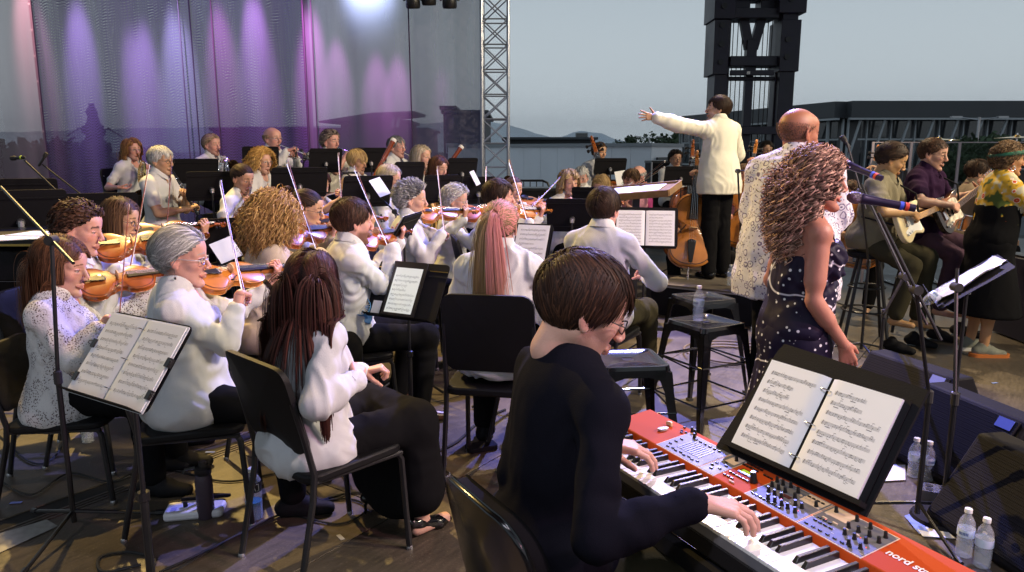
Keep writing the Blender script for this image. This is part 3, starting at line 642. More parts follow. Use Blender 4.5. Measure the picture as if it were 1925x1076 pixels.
  if sl == 'none' and nk != 'strap':
   for i in (1, -1): pr.append(el(J[i][0] + np.array((0, i * .035, -.01)), (.075 * s, .048 * s, .085 * s), k=.01, op=-1))
  if nk == 'strap':
   pr = torso(q, e * .6, fat, bust, short=False); pr.append(pl(q.c7 + R @ np.array((0, 0, -.135)), R @ np.array((-.35, 0, 1.0))))
  elif nk in ('round', 'scoop', 'v'):
   dp = {'round': 0, 'scoop': .035, 'v': .02}[nk]
   pr.append(rc(q.c7 + R @ np.array((.035, 0, .008 - dp * .4)), q.c7 + R @ np.array((.10, 0, -.03 - dp)), (.050 + dp * .5) * s, (.040 + dp * .8) * s, k=.006, op=-1))
   pr.append(rc(q.c7 + R @ np.array((0, 0, .088)), q.c7 + R @ np.array((0.02, 0, .2)), .052 * s, .07, k=.006, op=-1)); pr.insert(0, rc(q.c7 + R @ np.array((-.005, 0, -.03)), q.c7 + R @ np.array((.006, 0, .030)), .064 * s, .056 * s, k=.04))
  else:
   pr.append(rc(q.c7 + R @ np.array((-.005, 0, .012)), q.c7 + R @ np.array((.03, 0, .16)), .054 * s, .08, k=.004, op=-1)); pr.append(rc(q.c7 + R @ np.array((.03, 0, .0)), q.c7 + R @ np.array((.115, 0, -.055)), .030, .020, k=.004, op=-1))
  V, Q = smesh(pr, resC); V = folds(V, Q, top.get('fold', .016 if near == 2 else .012), seed * 17 + 3, 1.0, [(J[i][1], .13) for i in (1, -1)] + [(J[i][0] - np.array((0, i * .02, .13)), .12) for i in (1, -1)] + [(q.hip + np.array((.06, 0, .10)), .20)])
  sh = npobj(top.get('name', 'shirt'), V, Q, top['mat'], root, True)
  if nk == 'strap':
   m = MB()
   for i in (1, -1):
    f0 = q.c7 + R @ np.array((.105, i * .075, -.155)); b0 = q.c7 + R @ np.array((-.085, i * .055, -.17)); t0 = q.sh[i] + R @ np.array((0, -i * .055, .058)); m.tube([f0, (f0 + t0) / 2 + R @ np.array((.022, 0, .02)), t0, (b0 + t0) / 2 + R @ np.array((-.028, 0, .02)), b0], .0035, 6)
   m.build('strap', top['mat'], root)
  if nk == 'collar':
   nn = 30; v = []; prof = [(.061, -.03), (.058, .030), (.065, .034), (.088, -.016)]
   for k in range(nn + 1):
    a = math.radians(16 + 328 * k / nn); fr = max(0, (math.cos(a) - .45) / .55)
    for j, (r, z) in enumerate(prof):
     ex = (.018 * fr if j == 3 else 0); p = np.array(((r + ex) * math.cos(a) * 1.02 + .004, (r + ex * .3) * math.sin(a), z - .050 * math.cos(a) * (1 if math.cos(a) > 0 else .1) - (.022 * fr if j == 3 else 0))) * s; v.append(q.c7 + R @ (p + np.array((.006, 0, .056))))
   f = [(k * 4 + j, (k + 1) * 4 + j, (k + 1) * 4 + j + 1, k * 4 + j + 1) for k in range(nn) for j in range(3)]; MB().add(v, f).build('collar', top['mat'], root, sharp=80)
  if sl == 'long' and near == 2:
   m = MB()
   for i in (1, -1):
    a, b, c = J[i][:3]; d = (c - b) / np.linalg.norm(c - b); m = MB(); r = r3 * s + e * .8 + wf * .5 + .002; m.tube([c - d * .052, c - d * .05, c - d * .012, c - d * .010], [r * .9, r, r, r * .9], 16); m.build('cuff', top['mat'], root)
 if bottom:
  e = bottom.get('ease', .012); fl_ = bottom.get('flare', 0); kind = bottom.get('type', 'trousers'); pr = [el(q.hip + np.array((0, 0, .01)), (.112 * (1 + (fat - 1) * .7) + e, .148 * (1 + (fat - 1) * .6) + e, .115), k=.06)]
  if kind == 'trousers' or kind == 'wide':
   for i in (1, -1):
    hj, kn, an = LG[i]; hemp = an + (kn - an) * bottom.get('hem', .06); ff = fl_ + (.05 if kind == 'wide' else 0)
    pr += [rc(hj, kn, .074 * s * (1 + (fat - 1) * .4) + e, .056 * s + e + ff * .4, k=.05), rc(kn, hemp, .060 * s + e + ff * .4, .046 * s + e + ff, k=.02)]
   if kind == 'wide' and q.sit: pr.append(rc(LG[1][1], LG[-1][1], .07 + e, k=.06)); pr.append(rc((LG[1][1] + LG[-1][1]) / 2, (LG[1][2] + LG[-1][2]) / 2 + np.array((0, 0, .08)), .09, .13, k=.06, side=(0, 1, 0), w=1.3))
  else:
   zt = bottom.get('to', .05); c0 = q.hip; c1 = np.array((0.0, 0, zt)); pr += [rc(c0 + np.array((0, 0, -.05)), c1, .122 + e, .125 + fl_, k=.06, side=(0, 1, 0), w=1.3)]
   pr.append(pl((0, 0, zt), (0, 0, -1)))
   pr = [el(q.hip + np.array((-.01, 0, .0)), (.132 * (1 + (fat - 1) * .7) + e, .160 * (1 + (fat - 1) * .6) + e, .14), k=.06)] + pr[1:]
  V, Q = smesh(pr, resC * 1.15); V = folds(V, Q, bottom.get('fold', .007), seed * 13 + 5, .8, [(LG[i][1], .16) for i in (1, -1)]); npobj({'trousers': 'trousers', 'wide': 'trousers'}.get(kind, 'skirt'), V, Q, bottom['mat'], root)
 if shoes is None and near and build_legs: shoes = BLACKM
 if shoes:
  for i in (1, -1):
   an = LG[i][2]; m = shoes; pr = [rc((an[0] - .045, an[1], .045), (an[0] + .05, an[1], .045), .040, .042, k=.02), rc((an[0] + .05, an[1], .036), (an[0] + .15, an[1] + i * .006, .026), .040, .028, k=.03, side=(0, 1, 0), w=1.2), rc((an[0] - .02, an[1], .05), (an[0] - .01, an[1], .085), .040, .038, k=.02), pl((0, 0, .004), (0, 0, -1), .003)]
   V, Q = smesh(pr, .0095 if near else .014); npobj('shoe', V, Q, m, root)
 if hair:
  n = hairn or (260, 800, 2400)[near]; kw = hairkw or {}
  hair_obj(root, q.Mh, hair[0], kw.pop('col', hc[0]), n, seed, near > 0, kw.pop('col2', hc[1]), wd=kw.pop('wd', (.0058, .0036, .0021)[near]), **kw)
 if glasses:
  m = MB()
  for i in (1, -1):
   ring = [q.Mh @ Vector((.094 - .006 * abs(math.cos(a)), i * .033 + .021 * math.cos(a), .001 + .0155 * math.sin(a))) for a in [k * math.pi / 8 for k in range(17)]]
   m.tube(ring, .0019, 5, caps=False); m.tube([q.Mh @ Vector((.088, i * .054, .004)), q.Mh @ Vector((.06, i * .072, .006)), q.Mh @ Vector((-.01, i * .083, .008)), q.Mh @ Vector((-.022, i * .083, -.012))], .0016, 5)
  m.tube([q.Mh @ Vector((.094, -.012, .003)), q.Mh @ Vector((.1, 0, .006)), q.Mh @ Vector((.094, .012, .003))], .0018, 5); m.build('glasses', glasses, root)
 q.root = root; q.J = J; q.LG = LG; q.desc = desc; PEOPLE[key] = q
 if extra: extra(q, root)
 return q
# ---------------------------------------------------------------- instruments
def catmull(pts, n=6):
 P_ = [np.array(p, float) for p in pts]; P_ = [2 * P_[0] - P_[1]] + P_ + [2 * P_[-1] - P_[-2]]; o = []
 for i in range(1, len(P_) - 2):
  for k in range(n):
   t = k / n; a, b, c, d = P_[i - 1:i + 3]; o.append(.5 * ((2 * b) + (-a + c) * t + (2 * a - 5 * b + 4 * c - d) * t * t + (-a + 3 * b - 3 * c + d) * t ** 3))
 o.append(P_[-2]); return o
VO = [(0, .0), (.004, .045), (.03, .086), (.07, .103), (.105, .098), (.13, .078), (.15, .070), (.165, .058), (.19, .055), (.212, .062), (.222, .074), (.245, .083), (.285, .083), (.325, .066), (.348, .035), (.355, .0)]
def make_fiddle(name, varn, lab, cat, k=1.0, endpin=0, depth=1.0):
 """violin family: local x from bottom block to scroll, z out of the belly"""
 def mk():
  root = empty(name); tag(root, lab, cat)
  ol = [p * k for p in catmull(VO, 3)]; n = len(ol); half = [(p[0], p[1]) for p in ol]; poly = half + [(p[0], -p[1]) for p in half[-2:0:-1]]; N = len(poly); rib = .030 * k * depth
  m = MB(); v = []; f = []
  for (sc, z) in ((1, -rib), (1.02, -rib + .002), (.985, -rib + .004), (.985, -.004), (1.02, -.002), (1.015, .0005), (.93, .003 * k + .001), (.7, .010 * k), (.4, .015 * k), (.12, .0165 * k)):
   for p in poly: v.append((.18 * k + (p[0] - .18 * k) * (sc if sc > .95 else sc), p[1] * sc, z))
  R_ = 10
  f = [(r * N + i, r * N + (i + 1) % N, (r + 1) * N + (i + 1) % N, (r + 1) * N + i) for r in range(R_ - 1) for i in range(N)]; f.append(tuple((R_ - 1) * N + i for i in range(N)))
  b = len(v); v += [(.18 * k + (p[0] - .18 * k) * .5, p[1] * .5, -rib - .010 * k) for p in poly]; f += [(b + i, b + (i + 1) % N, (i + 1) % N, i) for i in range(N)]; f.append(tuple(b + N - 1 - i for i in range(N)))
  m.add(v, f); m.build('sound_box', varn, root, sharp=50)
  m = MB()
  for i in range(N):
   p, q = poly[i], poly[(i + 1) % N]; z = .0034 * k + .001
   a = [(.18 * k + (x - .18 * k) * s_, y * s_) for (x, y) in (p, q) for s_ in (.955, .935)]; m.add([(a[0][0], a[0][1], z), (a[2][0], a[2][1], z), (a[3][0], a[3][1], z + .0008), (a[1][0], a[1][1], z + .0008)], [(0, 1, 2, 3)])
  m.build('purfling', EBONY, root)
  for s_ in (1, -1):
   m = MB(); c = [np.array((x, s_ * y)) * k for x, y in ((.155, .050), (.160, .057), (.170, .050), (.180, .042), (.192, .034), (.203, .028), (.210, .034), (.206, .040))]; c = catmull(c, 3)
   for a, b in zip(c[:-1], c[1:]): m.beam((a[0], a[1], .0125 * k - abs(a[1] / k) * .10 * k + .0035 * k), (b[0], b[1], .0125 * k - abs(b[1] / k) * .10 * k + .0035 * k), .0042 * k, .0022 * k)
   m.build('sound_hole', EBONY, root)
  MB().prism([(.352 * k, .012 * k), (.49 * k, .0105 * k), (.49 * k, -.0105 * k), (.352 * k, -.012 * k)], -.016 * k, .012 * k).build('neck', varn, root, bevel=.004 * k)
  MB().add([Vector(p) * k for p in ((.225, .021, .028), (.225, -.021, .028), (.495, .0115, .0135), (.495, -.0115, .0135), (.225, .021, .021), (.225, -.021, .021), (.495, .0115, .009), (.495, -.0115, .009))],
                 [(0, 1, 3, 2), (4, 6, 7, 5), (0, 4, 5, 1), (2, 3, 7, 6), (0, 2, 6, 4), (1, 5, 7, 3)]).build('fingerboard', EBONY, root)
  MB().prism([(.012 * k, .008 * k), (.12 * k, .021 * k), (.127 * k, 0), (.12 * k, -.021 * k), (.012 * k, -.008 * k)], .022 * k, .028 * k).build('tailpiece', EBONY, root, bevel=.002 * k)
  MB().prism([(-.020 * k, .014 * k), (-.012 * k, .021 * k), (.012 * k, .021 * k), (.019 * k, .012 * k), (.019 * k, -.012 * k), (.012 * k, -.021 * k), (-.012 * k, -.021 * k), (-.020 * k, -.014 * k)][0:8], -.0015 * k, .0015 * k,
                   M=Matrix.Translation((.178 * k, 0, .030 * k)) @ Matrix.Rotation(math.radians(90), 4, 'Y')).build('bridge', WOODL, root)
  MB().beam((.49 * k, 0, .0), (.545 * k, 0, -.012 * k), .018 * k, .018 * k).build('pegbox', varn, root, bevel=.003 * k)
  sp = []; m = MB()
  for j in range(26):
   a = j * .42; r = (.020 - .0006 * j) * k; sp.append((.560 * k + r * math.cos(a + 2.4) * .9, 0, -.012 * k + r * math.sin(a + 2.4)))
  m.tube(sp, [(.0085 - .0001 * j) * k for j in range(26)], 6); m.build('scroll', varn, root)
  for j in range(4):
   s_ = 1 if j % 2 else -1; x = (.503 + .011 * j) * k; m = MB(); m.tube([(x, -s_ * .012 * k, -.004 * k), (x, s_ * .028 * k, -.006 * k)], .003 * k, 6); m.lathe([(.002 * k, 0), (.008 * k, .004 * k), (.008 * k, .012 * k), (.002 * k, .014 * k)], 8, (x, s_ * .024 * k, -.006 * k), Matrix.Rotation(math.radians(-90 * s_), 4, 'X')); m.build('peg', EBONY, root)
  for j in range(4):
   y = (j - 1.5); MB().tube([(.11 * k, y * .008 * k, .028 * k), (.178 * k, y * .0105 * k, .0475 * k - abs(y) * .001), (.50 * k, y * .005 * k, .016 * k)], .0006 * k, 4).build('string', CHROME, root)
  if not endpin:
   MB().lathe([(.002, .0), (.028, .0), (.034, .006), (.030, .012), (.002, .006)], 14, (.030, .045, .010), Matrix.Scale(1.2, 4, (1, 0, 0))).build('chin_rest', EBONY, root)
  else:
   MB().tube([(0, 0, -rib * .5), (-endpin, 0, -rib * .5)], .005, 6).build('endpin', CHROME, root)
  return root
 return mk
def make_bow():
 root = empty('bow'); tag(root, 'bow', 'bow')
 MB().tube([(x, 0, .006 - .014 * math.sin(math.pi * max(0, x) / .72)) for x in [-.02 + .74 * i / 9 for i in range(10)]], [.0029] * 8 + [.0026, .0023], 6).build('stick', BOWW, root)
 MB().add([(.03, -.003, -.018), (.70, -.0026, -.015), (.70, .0026, -.015), (.03, .003, -.018), (.03, -.003, -.0168), (.70, -.0026, -.0141), (.70, .0026, -.0141), (.03, .003, -.0168)], [(0, 1, 2, 3), (7, 6, 5, 4), (0, 4, 5, 1), (3, 2, 6, 7), (0, 3, 7, 4), (1, 5, 6, 2)]).build('hair_ribbon', HORSE, root, smooth=False)
 MB().prism([(.0, -.018), (.045, -.018), (.035, .002), (.004, .002)], -.005, .005, Matrix.Rotation(math.radians(90), 4, 'X')).build('frog', EBONY, root)
 MB().prism([(.70, -.016), (.722, -.004), (.72, .006), (.705, .002)], -.004, .004, Matrix.Rotation(math.radians(90), 4, 'X')).build('tip', WHITEP, root)
 return root
def make_clarinet():
 root = empty('clarinet'); tag(root, 'c', 'clarinet')
 MB().lathe([(.005, 0), (.009, .03), (.012, .09), (.0135, .10), (.0125, .13), (.0125, .30), (.015, .305), (.0135, .33), (.0135, .53), (.016, .56), (.026, .61), (.034, .655), (.030, .655), (.012, .56)], 14, M=Matrix.Rotation(math.radians(90), 4, 'Y')).build('tube', EBONY, root)
 m = MB()
 for x in (.10, .17, .31, .53, .65): m.lathe([(.0145, -.004), (.0165, -.003), (.0165, .003), (.0145, .004)], 12, (x, 0, 0), Matrix.Rotation(math.radians(90), 4, 'Y'))
 m.build('ring', SILVER, root)
 m = MB()
 for i in range(10): m.lathe([(.001, 0), (.008, 0), (.008, .004), (.001, .005)], 8, (.16 + i * .037, .0, .014));
 for s in (-1, 1): m.tube([(.14, s * .009, .014), (.52, s * .010, .014)], .0022, 5)
 m.build('key', SILVER, root); return root
def make_flute():
 root = empty('flute'); tag(root, 'f', 'flute')
 MB().tube([(-.05, 0, 0), (.62, 0, 0)], .0095, 12).build('tube', SILVER, root); m = MB()
 for i in range(12): m.lathe([(.001, 0), (.0085, 0), (.0085, .004), (.001, .005)], 8, (.18 + i * .033, 0, .010))
 m.tube([(.16, .01, .008), (.58, .01, .008)], .002, 5); m.build('key', SILVER, root)
 MB().lathe([(.001, 0), (.014, 0), (.012, .004), (.001, .004)], 10, (0, 0, .008)).build('lip_plate', SILVER, root); return root
def make_trumpet():
 root = empty('trumpet'); tag(root, 't', 'trumpet'); Ry = Matrix.Rotation(math.radians(90), 4, 'Y')
 MB().lathe([(.0135, -.015), (.010, -.01), (.005, .0), (.0055, .06), (.006, .30)], 10, M=Ry, caps=True).build('mouthpiece', SILVER, root)
 MB().lathe([(.006, .10), (.007, .25), (.009, .33), (.014, .39), (.028, .44), (.060, .475), (.058, .475), (.026, .437), (.010, .36)], 22, M=Ry).build('bell', SILVER, root)
 m = MB(); m.tube([(.08, 0, 0), (.38, 0, 0), (.41, 0, -.02), (.41, 0, -.06), (.38, 0, -.075), (.14, 0, -.075), (.11, 0, -.055), (.10, 0, -.02), (.13, 0, 0)], .0062, 8); m.build('tubing', SILVER, root)
 for i in range(3): MB().tube([(.20 + .026 * i, .0, -.095), (.20 + .026 * i, 0, .03)], .0105, 10).tube([(.20 + .026 * i, 0, .03), (.20 + .026 * i, 0, .05)], .004, 6).build('valve', SILVER, root)
 return root
def make_horn(M_):
 def mk():
  root = empty('french_horn'); tag(root, 'h', 'french horn')
  m = MB()
  for r, dx, dz, w_ in ((.135, 0, 0, .0085), (.105, .0, -.008, .0075), (.075, .02, .0, .007)):
   m.tube([(dx + r * math.cos(a), w_, dz + r * math.sin(a)) for a in [i * math.pi / 14 for i in range(29)]], w_, 8, caps=False)
  for i in range(5): m.tube([(-.05 + i * .028, -.01, .085), (-.06 + i * .026, .012, .0), (-.03 + i * .02, -.012, -.075)], .006, 6)
  m.tube([(.125, 0, .06), (.19, 0, .11), (.24, -.01, .135)], [.006, .005, .010], 8); m.build('tubing', M_, root)
  prof = [(.012, 0), (.016, .08), (.024, .15), (.045, .21), (.090, .26), (.150, .30), (.147, .298), (.085, .25), (.03, .17)]
  MB().lathe(prof, 28, (-.02, 0, -.12), Matrix.Rotation(math.radians(-115), 4, 'Y')).build('bell', M_, root)
  for i in range(3): MB().lathe([(.002, -.012), (.018, -.012), (.018, .012), (.002, .012)], 12, (-.01 + i * .042, .02, .01), Matrix.Rotation(math.radians(90), 4, 'X')).build('valve', SILVER, root)
  return root
 return mk
def make_bassoon():
 root = empty('bassoon'); tag(root, 'b', 'bassoon')
 MB().lathe([(.024, -.62), (.027, -.60), (.027, -.20), (.020, -.19), (.020, .42), (.023, .43), (.023, .60), (.026, .605), (.026, .64), (.018, .64)], 14).build('tube', VARND, root)
 MB().lathe([(.0265, .625), (.030, .63), (.030, .655), (.020, .66)], 14).lathe([(.029, -.21), (.030, -.20), (.030, -.17), (.022, -.16)], 14).build('ring', WHITEP, root)
 m = MB()
 for i in range(9): m.lathe([(.001, 0), (.011, 0), (.011, .005), (.001, .006)], 8, (.024, 0, -.5 + i * .11), Matrix.Rotation(math.radians(90), 4, 'Y'))
 m.tube([(.026, .012, -.5), (.026, .012, .4)], .003, 5); m.tube([(.0, .026, -.4), (0, .026, .5)], .0028, 5); m.build('key', SILVER, root)
 MB().tube([(-.02, .02, .10), (-.03, .05, .20), (-.06, .10, .23), (-.12, .17, .20), (-.16, .22, .16)], [.006, .006, .005, .004, .003], 8).build('crook', SILVER, root); return root
def make_sax():
 root = empty('saxophone'); tag(root, 's', 'saxophone')
 MB().tube([(0, 0, 0), (.04, 0, .02), (.07, 0, -.02), (.09, 0, -.40), (.12, 0, -.48), (.17, 0, -.48), (.21, 0, -.40), (.23, 0, -.22)], [.006, .009, .012, .028, .034, .038, .048, .075], 14).build('tube', BRASS, root)
 m = MB(); [m.lathe([(.001, 0), (.018, 0), (.018, .006), (.001, .007)], 10, (.105, .0, -.08 - .05 * i), Matrix.Rotation(math.radians(90), 4, 'Y')) for i in range(7)]; m.build('key', BRASS, root); return root
GBODY = [(-.20, .0), (-.195, .08), (-.165, .145), (-.11, .165), (-.05, .145), (.0, .115), (.05, .115), (.10, .130), (.165, .135), (.185, .120), (.165, .095), (.12, .065), (.105, .03), (.105, -.035), (.12, -.07), (.145, -.10), (.14, -.125), (.11, -.135), (.06, -.122), (.0, -.115), (-.06, -.150), (-.12, -.165), (-.17, -.135), (-.195, -.08)]
def make_guitar(name, bodym, guard, neckm, boardm, scale, lab, strings):
 def mk():
  root = empty(name); tag(root, lab, 'guitar'); P_ = [tuple(p) for p in catmull(GBODY + GBODY[:1], 3)][:-1]
  MB().prism(P_, -.022, .022).build('body', bodym, root, bevel=.007)
  MB().prism([tuple(p) for p in catmull([(-.10, .03), (-.02, .085), (.06, .09), (.115, .06), (.11, -.03), (.12, -.09), (.09, -.11), (0, -.09), (-.06, -.10), (-.13, -.105), (-.14, -.07), (-.08, -.04), (-.10, .03)], 3)][:-1], .0224, .0245).build('pickguard', guard, root)
  MB().add([(.08, .027, .022), (.08, -.027, .022), (scale, .021, .022), (scale, -.021, .022), (.08, .027, .003), (.08, -.027, .003), (scale, .016, .003), (scale, -.016, .003)], [(0, 1, 3, 2), (4, 6, 7, 5), (0, 4, 5, 1), (2, 3, 7, 6), (0, 2, 6, 4), (1, 5, 7, 3)]).build('neck', neckm, root, bevel=.003)
  MB().box(((.10 + scale) / 2, 0, .0255), (scale - .10, .046, .006)).build('fretboard', boardm, root)
  m = MB(); nf = 20
  for i in range(nf): m.box((scale - (scale + .12) * (1 - 2 ** (-(i + 1) / 12)), 0, .0292), (.0022, .046, .0016))
  m.build('fret', SILVER, root)
  MB().prism([(scale, .021), (scale + .02, .034), (scale + .15, .030), (scale + .19, .045), (scale + .21, .03), (scale + .19, .005), (scale + .13, -.022), (scale + .04, -.036), (scale, -.021)], .004, .018).build('headstock', neckm, root, bevel=.002)
  for i in range(strings): MB().tube([(scale + .035 + i * .15 / strings, .03, .01), (scale + .035 + i * .15 / strings, .052, .01)], .004, 6).box((scale + .035 + i * .15 / strings, .06, .01), (.008, .014, .014)).build('tuning_peg', CHROME, root)
  for x in (-.06, -.005, .05): MB().box((x, 0, .027), (.018, .075, .008)).build('pickup', WHITEP if strings == 6 else BLACKM, root, bevel=.003)
  MB().box((-.115, 0, .028), (.035, .075, .010)).build('bridge', CHROME, root)
  for i in range(3): MB().lathe([(.001, .014), (.009, .014), (.011, 0)], 10, (-.06 - .035 * i, -.085 - .006 * i, .0245)).build('knob', WHITEP, root)
  m = MB()
  for i in range(strings): m.tube([(-.11, (i - (strings - 1) / 2) * .0095, .033), (scale + .02, (i - (strings - 1) / 2) * .0065, .031)], .0007 if strings == 6 else .0014, 4)
  m.build('strings', CHROME, root); return root
 return mk
# ---------------------------------------------------------------- furniture
def make_chair():
 """orchestra chair facing +x, seat top at z 0.46"""
 root = empty('orchestra_chair'); tag(root, 'chair', 'chair')
 MB().prism(rrect(.44, .45, .06, 4), .425, .462, Matrix.Translation((.0, 0, 0)) @ Matrix.Rotation(math.radians(-2), 4, 'Y')).build('seat', CHAIRB, root, bevel=.010)
 nx, nz = 10, 6; v = [];
 poly = rrect(.43, .34, .055, 5, 0, .70)
 M = lambda y, z, o: (-.205 - (z - .5) * .26 - .035 * math.cos(y / .22 * 1.3) + o, y, z)
 g = MB(); N = len(poly)
 for o in (.0, .022):
  rings = [[M(y * sc, .70 + (z - .70) * sc, o + (.004 if sc < .97 and o else 0)) for y, z in poly] for sc in (1, .96, .6, .2)]
  b = len(g.v); vv = [p for r in rings for p in r]; fs = [(r * N + i, r * N + (i + 1) % N, (r + 1) * N + (i + 1) % N, (r + 1) * N + i) for r in range(3) for i in range(N)] + [tuple(3 * N + i for i in range(N))]
  g.add(vv, fs if o else [t[::-1] for t in fs])
 g.f += [(i, N * 4 + i, N * 4 + (i + 1) % N, (i + 1) % N) for i in range(N)]; g.m += [0] * N
 g.build('backrest', CHAIRB, root, sharp=50)
 for s in (-1, 1):
  MB().tube([(-.268, s * .205, .74), (-.235, s * .215, .60), (-.205, s * .218, .46), (-.215, s * .218, .36), (-.29, s * .222, .012)], .0125, 8).build('leg', BLACK, root)
  MB().tube([(.17, s * .205, .43), (.19, s * .21, .40), (.215, s * .215, .012)], .0125, 8).build('leg', BLACK, root)
  MB().tube([(-.205, s * .212, .425), (.19, s * .212, .425)], .011, 8).build('seat_frame', BLACK, root)
 for p in ((-.292, -.222), (-.292, .222), (.216, -.215), (.216, .215)): MB().lathe([(.0135, 0), (.014, .006), (.013, .014), (.012, .016)], 10, (p[0], p[1], 0)).build('foot_cap', STEEL, root)
 for s in (-1, 1):
  MB().lathe([(.001, .004), (.009, .003), (.009, 0)], 8, (-.272, s * .185, .80), Matrix.Rotation(math.radians(-90), 4, 'Y')).lathe([(.001, .004), (.009, .003), (.009, 0)], 8, (-.232, s * .185, .60), Matrix.Rotation(math.radians(-90), 4, 'Y')).build('rivet', STEEL, root)
 return root
def chair_for(q, label=None, dz=0, dx=0, group='black orchestra chairs', fix=False):
 z = q.hz - .095 + dz; s = 1.0 if fix else z / .46
 M = q.M @ Matrix.Translation((.03 + dx, 0, 0)) @ Matrix.Diagonal((1, 1, s, 1))
 return use('chair', make_chair, M, label or ('black orchestra chair under the ' + q.desc), group)
def basis(yaw, tilt):
 """plate frame: x right across, y up the plate, z out of its front; yaw is where the front faces, tilt leans it back"""
 n = Vector((math.cos(yaw) * math.cos(tilt), math.sin(yaw) * math.cos(tilt), math.sin(tilt))); xr = Vector((-math.sin(yaw), math.cos(yaw), 0)); up = n.cross(xr)
 return Matrix((xr, up, n)).transposed()
def stand(c, yaw, tilt=22, w=.50, h=.33, label='', floor=0.0, group='black music stands', polem=None, base=True, roll=0):
 """music stand, desk centre c"""
 c = Vector(c); B = basis(math.radians(yaw), math.radians(tilt)) @ Matrix.Rotation(math.radians(roll), 3, 'Z'); M = B.to_4x4(); M.translation = c
 root = empty('music_stand', (c.x, c.y, floor)); tag(root, label, 'music stand', group); I = Matrix.Translation((-c.x, -c.y, -floor)); M = I @ M
 MB().prism(rrect(w, h, .025, 3), -.003, .0, M).build('desk', BLACKM, root)
 m = MB(); v = [M @ Vector(p) for p in ((-w / 2 + .01, -h / 2, 0), (w / 2 - .01, -h / 2, 0), (w / 2 - .02, -h / 2 + .002, .055), (-w / 2 + .02, -h / 2 + .002, .055))]; v2 = [M @ Vector(p) for p in ((-w / 2 + .01, -h / 2 - .003, 0), (w / 2 - .01, -h / 2 - .003, 0), (w / 2 - .02, -h / 2 - .001, .055), (-w / 2 + .02, -h / 2 - .001, .055))]
 m.add(v + v2, [(0, 1, 2, 3), (7, 6, 5, 4), (0, 4, 5, 1), (2, 6, 7, 3), (1, 5, 6, 2), (0, 3, 7, 4)]); m.build('ledge', BLACKM, root, smooth=False)
 for s in (-1, 1): MB().box(M @ Vector((0, s * h * .35, -.006)), (w * .94, .010, .008), M.to_3x3()).build('stiffener', BLACKM, root)
 hub = M @ Vector((0, -.03, -.03)); px, py = hub.x, hub.y
 MB().tube([M @ Vector((0, -.03, -.004)), hub], .022, 10).lathe([(.002, -.02), (.018, -.02), (.018, .012), (.002, .012)], 10, hub).build('tilt_hub', STEEL, root)
 MB().tube([(px, py, hub.z), (px, py, .45)], .0085, 8).build('inner_pole', polem or BLACK, root); MB().tube([(px, py, .46), (px, py, .06)], .0140, 10).lathe([(.014, .44), (.02, .445), (.02, .475), (.010, .48)], 10, (px, py, 0)).build('outer_pole', BLACK, root)
 if base:
  for k in range(3):
   a = k * 2.094 + yaw * .01; MB().tube([(px, py, .16), (px + .10 * math.cos(a), py + .10 * math.sin(a), .10), (px + .27 * math.cos(a), py + .27 * math.sin(a), .012)], .009, 6).build('leg', BLACK, root)
 q = Pz(); q.M = Matrix.Translation((c.x, c.y, floor)) @ M; q.root = root; return q
def staves(m, x0, y0, w, n, gap, rg, z=.0006, lw=.00045, heavy=1.0):
 for i in range(n):
  y = y0 - i * gap; ww = w * (1 if rg.random() > .12 else .6)
  for k in range(5): yy = y - k * .0019; m.quad((x0, yy - lw / 2, z), (x0 + ww, yy - lw / 2, z), (x0 + ww, yy + lw / 2, z), (x0, yy + lw / 2, z))
  x = x0 + .012; m.quad((x0 + .002, y - .009, z), (x0 + .004, y - .009, z), (x0 + .006, y + .002, z), (x0 + .004, y + .002, z))
  grp = 0
  while x < x0 + ww - .006:
   yy = y - .0019 * rg.uniform(-.6, 4.6) + .0; s = rg.choice((1, -1)); a = .0013 * heavy
   m.add([(x + a * math.cos(t), yy + a * .8 * math.sin(t), z) for t in (0.4, 1.5, 2.6, 3.6, 4.7, 5.8)], [(0, 1, 2, 3, 4, 5)])
   m.quad((x + s * .0011, yy, z), (x + s * .0011 + .0005, yy, z), (x + s * .0011 + .0005, yy + s * .0065, z), (x + s * .0011, yy + s * .0065, z))
   if rg.random() < .6: m.quad((x, yy + s * .0055, z), (x + .006, yy + s * .0060, z), (x + .006, yy + s * .0072, z), (x, yy + s * .0067, z))
   x += rg.choice((.0042, .0055, .0055, .008, .011))
  if rg.random() < .5:
   xx = x0 + ww * rg.random() * .8; m.quad((xx, y - .0135, z), (xx + .014, y - .0135, z), (xx + .014, y - .0115, z), (xx, y - .0115, z))
